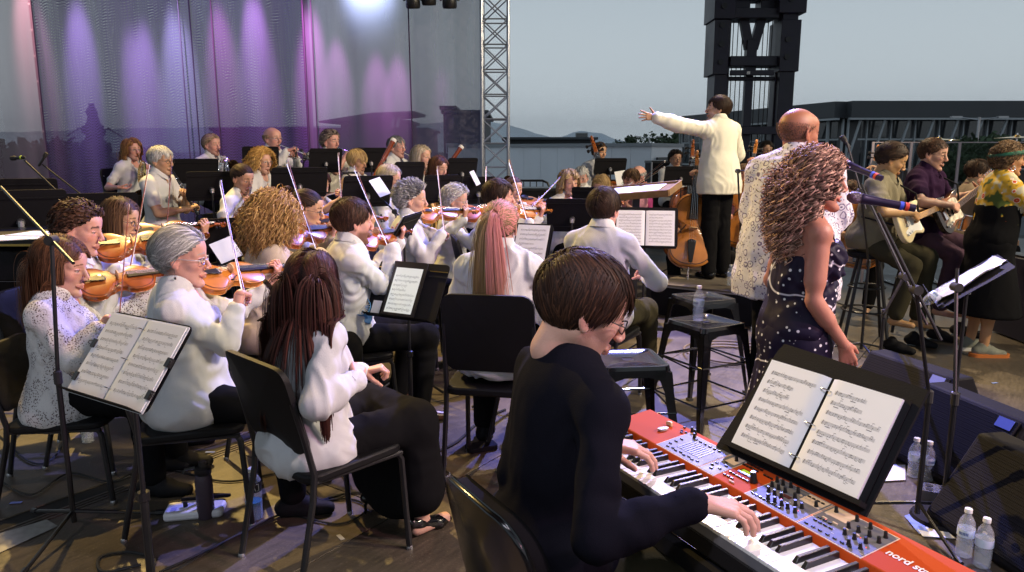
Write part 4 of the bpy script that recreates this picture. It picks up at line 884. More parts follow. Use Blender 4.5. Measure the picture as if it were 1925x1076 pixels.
def binder(M, label, pw=.21, ph=.275, cover=BLACKM, covm=(.015, .02), seed=1, n=9, rings=True, paper=None, thick=.006, clips=(), group=None, name='music_binder', left=True, curl=.0):
 """open book of music lying in plane M (x right, y up, z front), origin at the middle of its lower edge"""
 root = empty(name, mtx=M); tag(root, label, 'sheet music', group); rg = random.Random(seed); pp = paper or PAPER
 if cover: MB().prism(rrect((2 if left else 1) * pw + 2 * covm[0], ph + covm[1], .006, 2, 0 if left else pw / 2, ph / 2), .001, .004).build('cover', cover, root)
 ink = MB()
 for s in ((-1, 1) if left else (1,)):
  v = []; f = []; K = 10; z = lambda t: .006 + thick * (1 - t) ** .6 * (t > 0) * min(1, t * 8) + curl * t * t
  for i in range(K + 1):
   t = i / K; zz = .0055 + thick * min(1, t * 9) * (1 - .25 * t) + curl * t ** 3
   for y in (0, ph): v.append((s * (.004 + pw * t), y, zz))
  for i in range(K + 1):
   t = i / K
   for y in (0, ph): v.append((s * (.004 + pw * t), y, .0045))
  n0 = (K + 1) * 2
  for i in range(K):
   a = 2 * i; f += [(a, a + 2, a + 3, a + 1), (n0 + a + 1, n0 + a + 3, n0 + a + 2, n0 + a), (a, n0 + a, n0 + a + 2, a + 2), (a + 1, a + 3, n0 + a + 3, n0 + a + 1)]
  f += [(2 * K, n0 + 2 * K, n0 + 2 * K + 1, 2 * K + 1)]
  m = MB().add(v, f if s > 0 else [q[::-1] for q in f]); m.build('page', pp, root, sharp=60)
  im = MB(); staves(im, 0, ph - .030, pw - .042, n, (ph - .045) / n, rg, 0)
  for p in im.v:
   t = (p[0] + .024) / pw; ink.v.append((s * .004 + (p[0] + .024 if s > 0 else -pw + p[0] + .018), p[1], .0055 + thick * (1 - .25 * (t if s > 0 else 1 - t)) + curl * (t if s > 0 else 1 - t) ** 3 + .0007))
  b = len(ink.v) - len(im.v); ink.f += [tuple(i + b for i in q) for q in im.f]; ink.m += im.m
 o = ink.build('printed_notes', INK, root, smooth=False); o['kind'] = 'stuff'
 if rings and left:
  for y in (.04, ph / 2, ph - .035): MB().tube([(-.016, y, .010), (-.010, y, .019), (0, y, .022), (.010, y, .019), (.016, y, .010)], .0016, 6).build('ring', CHROME, root)
 for (x, y, r) in clips: MB().box((x, y, .006), (.018, .03, .016)).tube([(x + .006 * r, y - .008, .012), (x + .024 * r, y - .004, .016), (x + .024 * r, y + .004, .016), (x + .006 * r, y + .008, .012)], .0015, 5).build('clip', BLACK, root)
 return root
def make_bottle():
 """clear ribbed drinking water bottle 0.21 m tall"""
 root = empty('water_bottle'); tag(root, 'b', 'bottle')
 pr = [(.001, .0), (.026, .0), (.031, .006)]; z = .012
 while z < .085: pr += [(.0315, z), (.0295, z + .005)]; z += .011
 pr += [(.0315, .09), (.0318, .125), (.031, .135), (.027, .155), (.018, .172), (.0125, .180), (.0125, .190)]
 MB().lathe(pr, 18).build('shell', CLEAR, root, sharp=60)
 MB().lathe([(.001, .003), (.0245, .004), (.0280, .012), (.0280, .12), (.001, .1205)], 16).build('water', WATER, root)
 MB().lathe([(.0322, .092), (.0325, .094), (.0325, .122), (.0322, .124)], 20, caps=False).build('label_band', mat('label_blue', (.62, .72, .86), .4), root)
 m = MB()
 for k in range(7): a = k * .16; m.quad(*[(.0329 * math.cos(t), .0329 * math.sin(t), z) for t, z in ((a, .102), (a + .1, .102), (a + .1, .114), (a, .114))])
 m.build('label_print', mat('label_ink', (.05, .10, .30), .5), root)
 MB().lathe([(.0125, .189), (.0145, .190), (.0145, .203), (.0135, .206), (.001, .206)], 16).build('cap', WHITEP, root); return root
def make_stool():
 """metal bar stool 0.62 m tall, square seat with a slot"""
 root = empty('bar_stool'); tag(root, 's', 'stool'); H = .64
 m = MB(); w = .165; r = [rrect(2 * a, 2 * a, rr, 4) for a, rr in ((w, .035), (w - .006, .03), (w - .02, .025), (w - .03, .02), (.025, .008))]; zs = (H - .028, H - .002, H, H - .006, H - .008); N = len(r[0]); v = [(x, y, z) for p, z in zip(r, zs) for x, y in p]
 m.add(v, [(k * N + i, k * N + (i + 1) % N, (k + 1) * N + (i + 1) % N, (k + 1) * N + i) for k in range(4) for i in range(N)])
 v2 = [(x, y, H - .012) for x, y in r[0]]; m.build('seat', GLOSSB, root, sharp=50)
 MB().prism([(p[0] * .98, p[1] * .55) for p in rrect(.045, .045, .012, 3)], H - .0075, H - .007).build('slot', BLACKM, root)
 m = MB()
 for k in range(4):
  R = Matrix.Rotation(k * math.pi / 2, 4, 'Z'); v = [R @ Vector(p) for p in ((w, -w + .03, H - .02), (w, w - .03, H - .02), (w + .006, w - .035, H - .075), (w + .004, .06, H - .052), (w + .004, -.06, H - .052), (w + .006, -w + .035, H - .075))]; v += [p - (R @ Vector((.003, 0, 0))) for p in v]
  m.add(v, [(0, 1, 2, 3, 4, 5), (11, 10, 9, 8, 7, 6)] + [(i, (i + 1) % 6, 6 + (i + 1) % 6, 6 + i) for i in range(6)])
 m.build('apron', GLOSSB, root, smooth=False)
 for k in range(4):
  R = Matrix.Rotation(k * math.pi / 2, 4, 'Z'); m = MB(); t0, t1 = w - .004, w + .065; a, b = .045, .022
  for (dx, dy) in ((1, 0), (0, 1)):
   def q(t, z, wd): return [R @ Vector(p) for p in (((t, t, z), (t, t - wd, z), (t - .003, t - wd, z), (t - .003, t, z)) if dx else ((t, t, z), (t - wd, t, z), (t - wd, t - .003, z), (t, t - .003, z)))]
   v = q(t0 + .004, H - .03, a + .03) + q(t0 + .012, H - .12, a) + q(t1, .012, b); m.add(v, [(4 * j + i, 4 * j + (i + 1) % 4, 4 * j + 4 + (i + 1) % 4, 4 * j + 4 + i) for j in range(2) for i in range(4)] + [(0, 1, 2, 3), (8, 9, 10, 11)])
  m.build('leg', GLOSSB, root, smooth=False)
  MB().box(R @ Vector((t1 - .008, t1 - .008, .008)), (.035, .035, .016)).build('foot', RUBBER, root)
  for z, tt in ((.20, w + .040), (.42, w + .018)):
   R2 = Matrix.Rotation(k * math.pi / 2, 4, 'Z'); MB().tube([R2 @ Vector((tt, -tt, z)), R2 @ Vector((tt, tt, z))], .006, 6).build('stretcher', GLOSSB, root)
 return root
def mic_stand(base, tip, joint, label, mic='small', floor=0, h=None, group='microphone stands', counter=.35, round_base=False, legs=True):
 """upright pole at base, boom from the joint to the tip"""
 bx, by = base; root = empty('microphone_stand', (bx, by, floor)); tag(root, label, 'microphone stand', group); O = Vector((bx, by, floor)); J = Vector(joint) - O; Tp = Vector(tip) - O
 MB().tube([(0, 0, .05), (0, 0, J.z * .55)], .011, 8).build('lower_pole', BLACK, root); MB().tube([(0, 0, J.z * .55), (J.x, J.y, J.z)], .008, 8).build('upper_pole', BLACK, root)
 MB().lathe([(.012, -.03), (.016, -.025), (.016, .025), (.010, .03)], 10, (0, 0, J.z * .55)).build('clutch', RUBBER, root)
 d = (Tp - J);
 if d.length > .05:
  dn = d.normalized(); MB().tube([J - dn * counter, Tp], .0065, 8).build('boom', BLACK, root)
  MB().lathe([(.002, -.022), (.020, -.022), (.020, .022), (.002, .022)], 12, J, Matrix.Rotation(math.radians(90), 4, 'X')).build('swivel', RUBBER, root)
 if round_base: MB().lathe([(.001, 0), (.125, .0), (.128, .008), (.120, .022), (.03, .028), (.012, .05), (.001, .05)], 32).build('base', BLACKM, root)
 elif legs:
  for k in range(3):
   a = k * 2.094 + .5; MB().tube([(.0, 0, .10), (.33 * math.cos(a), .33 * math.sin(a), .012)], .008, 6).tube([(.31 * math.cos(a), .31 * math.sin(a), .018), (.345 * math.cos(a), .345 * math.sin(a), .012)], .012, 6).build('leg', BLACK, root)
 return root
def microphone(tip, d, label, L_=.11, r=.011, ring=None, kind='small', group='microphones'):
 """microphone with its head at tip, pointing along d"""
 d = Vector(d).normalized(); z = Vector((0, 0, 1)) if abs(d.z) < .9 else Vector((1, 0, 0)); M = frame(d, z, tip); root = empty('microphone', mtx=M); tag(root, label, 'microphone', group); Ry = Matrix.Rotation(math.radians(90), 4, 'Y')
 if kind == 'vocal':
  MB().lathe([(.001, .026), (.013, .022), (.022, .010), (.0255, -.004), (.0250, -.016), (.020, -.028), (.0185, -.034)], 20, M=Ry).build('grille', mat('mic_grille', (.20, .17, .24), .4, .7, bump=.8, bscale=900), root)
  MB().lathe([(.0215, -.030), (.0225, -.036), (.020, -.044), (.0165, -.11), (.015, -L_), (.001, -L_ - .002)], 18, M=Ry).build('handle', mat('mic_body', (.03, .02, .06), .35, .3), root)
  for k, c in enumerate(((.05, .10, .8), (.8, .08, .04))): MB().lathe([(.0158, 0), (.0170, .001), (.0170, .013), (.0158, .014)], 16, (-L_ + .045 - .020 * k, 0, 0), Ry).build('colour_ring', mat('ring_%d' % k, c, .5), root)
 else:
  MB().lathe([(.001, .0), (r, -.002), (r, -L_ * .9), (r * .6, -L_)], 12, M=Ry).build('handle', BLACK, root); MB().lathe([(.001, .004), (r * 1.5, .0), (r * 1.6, -.03), (r, -.045)], 12, M=Ry).build('foam_cap', RUBBER, root)
  if ring: MB().lathe([(r + .001, -L_ * .75), (r + .002, -L_ * .74), (r + .002, -L_ * .66), (r + .001, -L_ * .65)], 12, M=Ry).build('colour_ring', mat('mic_' + ring, (.5, .7, .05), .5), root)
 return root
def cable(pts, r, label, m=None, group='stage cables', name='cable'):
 c = catmull([tuple(p) if len(p) == 3 else (p[0], p[1], r) for p in pts], 8); o = MB().tube([tuple(p) for p in c], r, 6).build(name, m or RUBBER); tag(o, label, 'cable', group); return o
# ---------------------------------------------------------------- patterned cloths
def pat(name):
 m, n, b = newmat(name); b.inputs['Roughness'].default_value = .8; b.inputs['Specular IOR Level'].default_value = .2; MATS[name] = m
 tc = n.nodes.new('ShaderNodeTexCoord'); return m, n, b, tc.outputs['Object']
def nd(n, t, **kw):
 q = n.nodes.new(t)
 for k, v in kw.items():
  if hasattr(q, k): setattr(q, k, v)
 return q
def vor(n, src, scale, feature='F1', rnd=1.0):
 v = nd(n, 'ShaderNodeTexVoronoi', feature=feature); v.inputs['Scale'].default_value = scale; v.inputs['Randomness'].default_value = rnd; L(n, src, v.inputs['Vector']); return v
def rampn(n, src, stops, interp='LINEAR'):
 r = n.nodes.new('ShaderNodeValToRGB'); r.color_ramp.interpolation = interp; e = r.color_ramp.elements; e[0].position, e[0].color = stops[0][0], (*stops[0][1], 1); e[1].position, e[1].color = stops[1][0], (*stops[1][1], 1)
 for p, c in stops[2:]: x = e.new(p); x.color = (*c, 1)
 L(n, src, r.inputs[0]); return r.outputs[0]
m, n, b, o = pat('crochet'); nz = nd(n, 'ShaderNodeTexNoise'); nz.inputs['Scale'].default_value = 9; L(n, o, nz.inputs[0]); v = vor(n, o, 120); c = rampn(n, v.outputs['Distance'], [(.30, (.09, .06, .055)), (.42, (.66, .64, .65))])
mr = nd(n, 'ShaderNodeMapRange'); mr.inputs['From Min'].default_value = .48; mr.inputs['From Max'].default_value = .56; L(n, nz.outputs[0], mr.inputs[0]); mx = nd(n, 'ShaderNodeMix', data_type='RGBA'); L(n, mr.outputs[0], mx.inputs[0]); L(n, c, mx.inputs[6]); mx.inputs[7].default_value = (.70, .68, .68, 1); L(n, mx.outputs[2], b.inputs['Base Color'])
bp = nd(n, 'ShaderNodeBump'); bp.inputs['Strength'].default_value = .5; bp.inputs['Distance'].default_value = .003; L(n, v.outputs['Distance'], bp.inputs['Height']); L(n, bp.outputs[0], b.inputs['Normal']); CROCHET = m
m, n, b, o = pat('paisley'); nz = nd(n, 'ShaderNodeTexNoise'); nz.inputs['Scale'].default_value = 26; L(n, o, nz.inputs[0]); mp = nd(n, 'ShaderNodeVectorMath', operation='MULTIPLY_ADD'); L(n, nz.outputs[1], mp.inputs[0]); mp.inputs[1].default_value = (.022,) * 3; L(n, o, mp.inputs[2])
v = vor(n, mp.outputs[0], 19); c = rampn(n, v.outputs['Distance'], [(.0, (.10, .08, .17)), (.11, (.10, .08, .17)), (.14, (.72, .70, .74)), (.28, (.72, .70, .74)), (.31, (.17, .14, .24)), (.37, (.17, .14, .24)), (.40, (.70, .68, .72)), (1, (.66, .64, .70))])
v2 = vor(n, mp.outputs[0], 60); c2 = rampn(n, v2.outputs['Distance'], [(.22, (.16, .13, .22)), (.32, (1, 1, 1))]); mr = nd(n, 'ShaderNodeMapRange'); mr.inputs['From Min'].default_value = .42; mr.inputs['From Max'].default_value = .48; L(n, v.outputs['Distance'], mr.inputs[0])
mx = nd(n, 'ShaderNodeMix', data_type='RGBA', blend_type='MULTIPLY'); L(n, mr.outputs[0], mx.inputs[0]); L(n, c, mx.inputs[6]); L(n, c2, mx.inputs[7]); L(n, mx.outputs[2], b.inputs['Base Color']); PAISLEY = m
m, n, b, o = pat('dotted_dress'); v = vor(n, o, 33); c = rampn(n, v.outputs['Distance'], [(.19, (.75, .75, .80)), (.22, (.012, .008, .028))]); nz = nd(n, 'ShaderNodeTexNoise'); nz.inputs['Scale'].default_value = 3.2; nz.inputs['Detail'].default_value = 0; L(n, o, nz.inputs[0])
c2 = rampn(n, nz.outputs[0], [(0, (0, 0, 0)), (.545, (0, 0, 0)), (.550, (.7, .68, .75)), (.558, (.7, .68, .75)), (.563, (0, 0, 0))]); mx = nd(n, 'ShaderNodeMix', data_type='RGBA', blend_type='ADD'); mx.inputs[0].default_value = 1; L(n, c, mx.inputs[6]); L(n, c2, mx.inputs[7]); L(n, mx.outputs[2], b.inputs['Base Color']); b.inputs['Roughness'].default_value = .55; DOTS = m
m, n, b, o = pat('floral_yellow'); nz = nd(n, 'ShaderNodeTexNoise'); nz.inputs['Scale'].default_value = 10; nz.inputs['Detail'].default_value = 2; L(n, o, nz.inputs[0]); v = vor(n, o, 12)
c = rampn(n, nz.outputs[0], [(0, (.06, .09, .02)), (.40, (.07, .10, .025)), (.45, (.58, .34, .03)), (.53, (.66, .42, .05)), (.57, (.55, .50, .34)), (.66, (.50, .46, .33))]); c2 = rampn(n, v.outputs['Distance'], [(.0, (.75, .66, .45)), (.10, (.75, .66, .45)), (.13, (.55, .06, .02)), (.24, (.60, .10, .03)), (.28, (1, 1, 1))])
mr = nd(n, 'ShaderNodeMapRange'); mr.inputs['From Min'].default_value = .30; mr.inputs['From Max'].default_value = .28; L(n, v.outputs['Distance'], mr.inputs[0]); mx = nd(n, 'ShaderNodeMix', data_type='RGBA'); L(n, mr.outputs[0], mx.inputs[0]); L(n, c, mx.inputs[6]); L(n, c2, mx.inputs[7]); L(n, mx.outputs[2], b.inputs['Base Color']); FLORAL = m
JACKET = cloth('ivory_jacket', (.78, .74, .62), .7, .3)
# ---------------------------------------------------------------- the setting
GZ = -1.95
def structure(o, label=None): o['kind'] = 'structure'; return o
def floor_mat(name, c1, c2, rough=(.28, .55)):
 m, n, b = newmat(name); tc = n.nodes.new('ShaderNodeTexCoord'); t = n.nodes.new('ShaderNodeTexNoise'); t.inputs['Scale'].default_value = 1.3; t.inputs['Detail'].default_value = 8; t.inputs['Roughness'].default_value = .65
 L(n, tc.outputs['Object'], t.inputs[0]); mp = n.nodes.new('ShaderNodeMapping'); mp.inputs['Scale'].default_value = (1.2, 9, 1); mp.inputs['Rotation'].default_value = (0, 0, .5); L(n, tc.outputs['Object'], mp.inputs[0])
 t2 = n.nodes.new('ShaderNodeTexNoise'); t2.inputs['Scale'].default_value = 6; t2.inputs['Detail'].default_value = 7; L(n, mp.outputs[0], t2.inputs[0])
 ma = n.nodes.new('ShaderNodeMath'); ma.operation = 'MULTIPLY_ADD'; ma.inputs[1].default_value = .45; L(n, t2.outputs[0], ma.inputs[0]); L(n, t.outputs[0], ma.inputs[2])
 r = n.nodes.new('ShaderNodeValToRGB'); r.color_ramp.elements[0].position = .52; r.color_ramp.elements[0].color = (*c1, 1); r.color_ramp.elements[1].position = .92; r.color_ramp.elements[1].color = (*c2, 1)
 L(n, ma.outputs[0], r.inputs[0]); t3 = n.nodes.new('ShaderNodeTexNoise'); t3.inputs['Scale'].default_value = 90; t3.inputs['Detail'].default_value = 3; L(n, tc.outputs['Object'], t3.inputs[0])
 mr = n.nodes.new('ShaderNodeMapRange'); mr.inputs['From Min'].default_value = .60; mr.inputs['From Max'].default_value = .74; mr.inputs['To Min'].default_value = 0; mr.inputs['To Max'].default_value = .55; L(n, t3.outputs[0], mr.inputs[0])
 mx = n.nodes.new('ShaderNodeMix'); mx.data_type = 'RGBA'; L(n, mr.outputs[0], mx.inputs[0]); L(n, r.outputs[0], mx.inputs[6]); mx.inputs[7].default_value = (*[v * 1.7 for v in c2], 1); L(n, mx.outputs[2], b.inputs['Base Color'])
 rr = n.nodes.new('ShaderNodeMapRange'); rr.inputs['From Min'].default_value = .45; rr.inputs['From Max'].default_value = .95; rr.inputs['To Min'].default_value = rough[0]; rr.inputs['To Max'].default_value = rough[1]; L(n, ma.outputs[0], rr.inputs[0]); L(n, rr.outputs[0], b.inputs['Roughness'])
 bp = n.nodes.new('ShaderNodeBump'); bp.inputs['Strength'].default_value = .25; bp.inputs['Distance'].default_value = .004; L(n, t3.outputs[0], bp.inputs['Height']); L(n, bp.outputs[0], b.inputs['Normal']); MATS[name] = m; return m
DECK = floor_mat('stage_deck', (.038, .031, .024), (.125, .10, .070), (.32, .58))
SLAB = mat('deck_joint', (.012, .010, .009), .8)
structure(MB().box((.5, 4.9, -.25 - .006), (23, 19.4, .5)).build('stage_floor', SLAB)); sf = bpy.data.objects['stage_floor']
A_, B_ = Z(265, 923, 0), Z(849, 702, 0); gd = (B_ - A_); gd.z = 0; gd.normalize(); gp = Vector((-gd.y, gd.x, 0)); ang = math.atan2(gd.y, gd.x)
pm = MB().box((0, 0, -.004), (2.434, 1.214, .008)).build('deck_panel', DECK, sf, bevel=.002); first = True
RZ = Matrix.Rotation(ang, 4, 'Z')
for i in range(-7, 9):
 for j in range(-9, 11):
  c = A_ + gd * (.55 + 2.44 * i + (1.22 if j % 2 else 0)) + gp * (.70 + 1.22 * j + (.14 if j >= 0 else -.04))
  if abs(c.x - .5) > 10 or c.y < -2.5 or c.y > 13.3: continue
  o = pm if first else pm.copy()
  if not first: COL.objects.link(o)
  first = False; o.parent = sf; o.matrix_world = Matrix.Translation((c.x, c.y, 0)) @ RZ
m = MB();
for k in range(5): m.beam(A_ - gd * 3 + gp * (.018 + .026 * k) + Vector((0, 0, -.003)), A_ + gd * 9 + gp * (.018 + .026 * k) + Vector((0, 0, -.003)), .013, .007)
o = m.build('floor_track', mat('track_metal', (.10, .085, .07), .45, .4, var=.3, vscale=20), sf, smooth=False)
structure(MB().box((-.6, 4.4, 7.3), (18.5, 18.5, .3)).build('stage_roof', mat('roof_black', (.012, .012, .014), .9)))
structure(MB().quad((-20000, -3000, GZ), (20000, -3000, GZ), (20000, 24000, GZ), (-20000, 24000, GZ)).build('ground', mat('ground_grass', (.035, .045, .028), .95, var=.3, vscale=.05, bump=.0), smooth=False))
structure(MB().quad((-60, 14, GZ + .008), (70, 14, GZ + .008), (70, 58, GZ + .008), (-60, 58, GZ + .008)).build('car_park', mat('asphalt', (.055, .057, .062), .85, var=.25, vscale=.6), smooth=False))
structure(MB().add([(-16, 12.5, GZ + .016), (-4.5, 12.5, GZ + .016), (-4.5, 24, GZ + .016), (-9, 24, GZ + .016)], [(0, 1, 2, 3)]).build('concrete_apron', mat('concrete_pale', (.42, .46, .50), .8, var=.12, vscale=1.5), smooth=False))
def ridge(name, pts, d, seed, color, depth):
 rg = np.random.default_rng(seed); xs = [p[0] for p in pts]; X = np.linspace(xs[0], xs[-1], 220); Y = np.interp(X, xs, [p[1] for p in pts]) + 1.0 * vnoise(np.stack([X / 18, X * 0, X * 0], 1), seed) + .4 * vnoise(np.stack([X / 5, X * 0, X * 0], 1), seed + 1)
 v = []; K = 7
 for x, y in zip(X, Y):
  t = P(x, y, d);
  for k in range(K): f = k / (K - 1); v.append((t.x * (1 - .0 * f), t.y - depth * (1 - (1 - f)) , GZ + (t.z - GZ) * (1 - f) ** 1.3 + (60 * vnoise(np.array([[x / 12, k * 1.7, seed]]), 4)[0] if 0 < k < K - 1 else 0)))
 f = [(i * K + k, (i + 1) * K + k, (i + 1) * K + k + 1, i * K + k + 1) for i in range(len(X) - 1) for k in range(K - 1)]
 structure(MB().add(v, f).build(name, color))
HILL = mat('hill_hazed', (.42, .50, .58), 1.0, var=.15, vscale=.002)  # pale blue is distance haze put into the hill colour
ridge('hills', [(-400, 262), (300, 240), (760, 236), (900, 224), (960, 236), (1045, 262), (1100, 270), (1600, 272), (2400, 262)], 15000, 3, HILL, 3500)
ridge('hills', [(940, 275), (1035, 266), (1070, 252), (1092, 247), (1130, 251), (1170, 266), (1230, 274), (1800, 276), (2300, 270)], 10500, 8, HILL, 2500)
def haze():
 m = bpy.data.materials.new('haze_air'); m.use_nodes = True; n = m.node_tree; n.nodes.clear(); v = n.nodes.new('ShaderNodeVolumePrincipled'); v.inputs['Color'].default_value = (.97, .99, 1, 1); v.inputs['Density'].default_value = 4e-5; v.inputs['Anisotropy'].default_value = 0
 o_ = n.nodes.new('ShaderNodeOutputMaterial'); L(n, v.outputs[0], o_.inputs['Volume']); o = MB().box((0, 10500, 448), (40200, 27200, 902)).build('haze', m, smooth=False); o['kind'] = 'stuff'; o['label'] = 'thin evening haze over the whole place'
haze()
LEAFM = mat('foliage', (.035, .06, .025), .8, var=.35, vscale=.8); BARK = mat('bark', (.05, .035, .025), .9, bump=.4, bscale=8)
def tree(c, h, wid, label, seed, kind='broad', n=1500, group='trees beyond the stage'):
 rg = np.random.default_rng(seed); root = empty('tree' if kind == 'broad' else 'conifer_tree', (c[0], c[1], GZ)); tag(root, label, 'tree', group)
 m = MB().tube([(0, 0, 0), (.1, .0, h * .3), (0, .1, h * .6), (0, 0, h * .92)], [h * .035, h * .026, h * .016, h * .004], 7)
 for i in range(9):
  a = rg.random() * 6.28; z = h * (.3 + .5 * rg.random()); r = wid * .35; m.tube([(0, 0, z), (r * math.cos(a) * .5, r * math.sin(a) * .5, z + h * .05), (r * math.cos(a), r * math.sin(a), z + h * (.08 if kind == 'broad' else -.02))], [h * .012, h * .008, h * .003], 5)
 m.build('trunk', BARK, root)
 if kind == 'broad':
  nc = 16; cc = np.stack([rg.normal(size=nc) * wid * .22, rg.normal(size=nc) * wid * .22, h * (.42 + .42 * rg.random(nc))], 1); k = rg.integers(0, nc, n); dirs = rg.normal(size=(n, 3)); dirs /= np.linalg.norm(dirs, axis=1)[:, None]; p = cc[k] + dirs * (wid * .20) * (.45 + .55 * rg.random((n, 1))) * np.array((1, 1, .8))
 else:
  t = rg.random(n) ** .75; a = rg.random(n) * 6.28; tier = .75 + .25 * np.sin(t * 40); r = wid * .5 * (t) * tier * (.5 + .5 * rg.random(n)); p = np.stack([r * np.cos(a), r * np.sin(a), h * (1 - t * .88) - r * .25], 1)
 s = wid * (.035 if kind == 'broad' else .045) * (.6 + .8 * rg.random(n))[:, None]; u = rg.normal(size=(n, 3)); u /= np.linalg.norm(u, axis=1)[:, None]; q = np.cross(u, rg.normal(size=(n, 3))); q /= np.linalg.norm(q, axis=1)[:, None]
 V = np.stack([p + u * s, p + q * s, p - u * s, p - q * s], 1).reshape(-1, 3); npobj('crown', V, np.arange(4 * n).reshape(n, 4), LEAFM, root, False); return root
def at(px, py, d): p = P(px, py, d); return (p.x, p.y)
tree(at(180, 280, 34), 5.6, 3.6, 'dark conifer with a pointed top behind the left scrim', 1, 'conifer', 2600)
for i, (px, d, h, wd, lb) in enumerate(((30, 40, 4.1, 5.2, 'low round tree at the far left beyond the curtain edge'), (90, 46, 4.5, 4.8, 'round tree just left of the pale curtain seam'), (250, 38, 3.7, 5.0, 'bushy tree right of the dark conifer'), (130, 36, 3.6, 4.2, 'bushy tree left of the dark conifer'),
                                   (310, 44, 3.6, 5.5, 'broad tree behind the clarinet player with white hair'), (-40, 36, 4.6, 6, 'tree cut by the left edge of the view'), (1183, 150, 7.2, 6, 'small tree above the white trailer'), (1165, 170, 5.6, 7, 'low tree right of the far hill'), (1262, 120, 6.8, 7, 'tree beside the street lamps behind the second bass player'),
                                   (1836, 50, 4.6, 5.0, 'green tree in front of the long building'), (1868, 54, 4.9, 5.5, 'taller green tree in front of the long building'), (1795, 52, 3.6, 4, 'smallest green tree in front of the long building'))):
 tree(at(px, 286, d), h, wd, lb, 20 + i, n=1300)
DARKB = mat('building_charcoal', (.08, .082, .09), .7, var=.12, vscale=.7); BRICKD = mat('building_brown', (.085, .06, .055), .8, var=.12, vscale=.6); EAVE = mat('eave_white', (.42, .45, .48), .5); GLASS = mat('window_dark', (.02, .025, .03), .12, coat=.3); ROOFM = mat('roof_metal_dark', (.045, .05, .058), .55, var=.12, vscale=.4)
def house(name, px0, px1, ytop, d, label, color, depth=10, cat='building', wins=(), roof=None, yb=None):
 a = P(px0, ytop, d); b = P(px1, ytop, d); c = ((a.x + b.x) / 2, a.y + depth / 2); root = empty(name, (c[0], c[1], GZ)); tag(root, label, cat, None); h = a.z - GZ; ww = b.x - a.x
 MB().box((0, 0, h / 2), (ww, depth, h)).build('wall', color, root, bevel=.04); MB().box((0, 0, h + .12), (ww + .5, depth + .5, .24)).build('roof', ROOFM, root, bevel=.03)
 for (wx, wz, w1, h1) in wins: f = MB().box((wx * ww / 2, -depth / 2 - .03, wz), (w1, .08, h1)).build('window', EAVE, root); MB().box((wx * ww / 2, -depth / 2 - .075, wz), (w1 - .15, .02, h1 - .15)).build('pane', GLASS, f)
 return root
house('hall', 400, 800, 246, 62, 'long dark hall seen through the scrim behind the trumpeters', DARKB, wins=[(-.8 + .32 * i, 2.2, 2.4, 1.3) for i in range(6)])
house('hall', 455, 560, 243, 75, 'dark block standing behind the left half of the long hall', BRICKD, wins=[(0, 4, 3, 1)])
r = house('pavilion', 640, 765, 232, 58, 'pavilion with a wide slanted roof seen through the scrim', DARKB, depth=6)
q0 = P(598, 228, 56); q1 = P(700, 212, 56); q2 = P(778, 209, 56); q3 = P(776, 214, 56); I = Matrix.Translation(-Vector(r.location))
m = MB(); v = [q0, q1, q2, q3, P(690, 224, 56), P(600, 231, 56)]; m.add([I @ p for p in v] + [I @ (p + Vector((0, 8, .1))) for p in v], [(5, 4, 3, 2, 1, 0), (6, 7, 8, 9, 10, 11)] + [(i, (i + 1) % 6, 6 + (i + 1) % 6, 6 + i) for i in range(6)]); m.build('canopy', ROOFM, r, smooth=False)
for px in (742, 752): MB().beam(I @ P(px, 214, 56.5), I @ P(px - 5, 240, 56.5), .22, .22).build('strut', EAVE, r)
house('office_block', 836, 912, 214, 52, 'tall dark block just left of the lighting truss', DARKB, depth=14, wins=[(-.5, 3.8, 1.3, .7), (.1, 3.8, 1.3, .7), (.6, 3.8, 1.3, .7), (-.5, 2, 1.3, .7), (.6, 2, 1.3, .7)])
house('stair_tower', 833, 852, 206, 53, 'narrow tower on the left corner of the tall dark block', DARKB, depth=4)
house('storage_shed', 948, 1119, 263, 70, 'flat black roofed building above the white trailer', mat('shed_black', (.02, .022, .026), .7), depth=12, wins=[(.7, 5.1, 1.2, .5)])
lb = empty('arena_building', (*at(1590, 280, 60), GZ)); tag(lb, 'long dark building with a deep roof band and slanted white struts behind the band', 'building'); Il = Matrix.Translation(-Vector(lb.location))
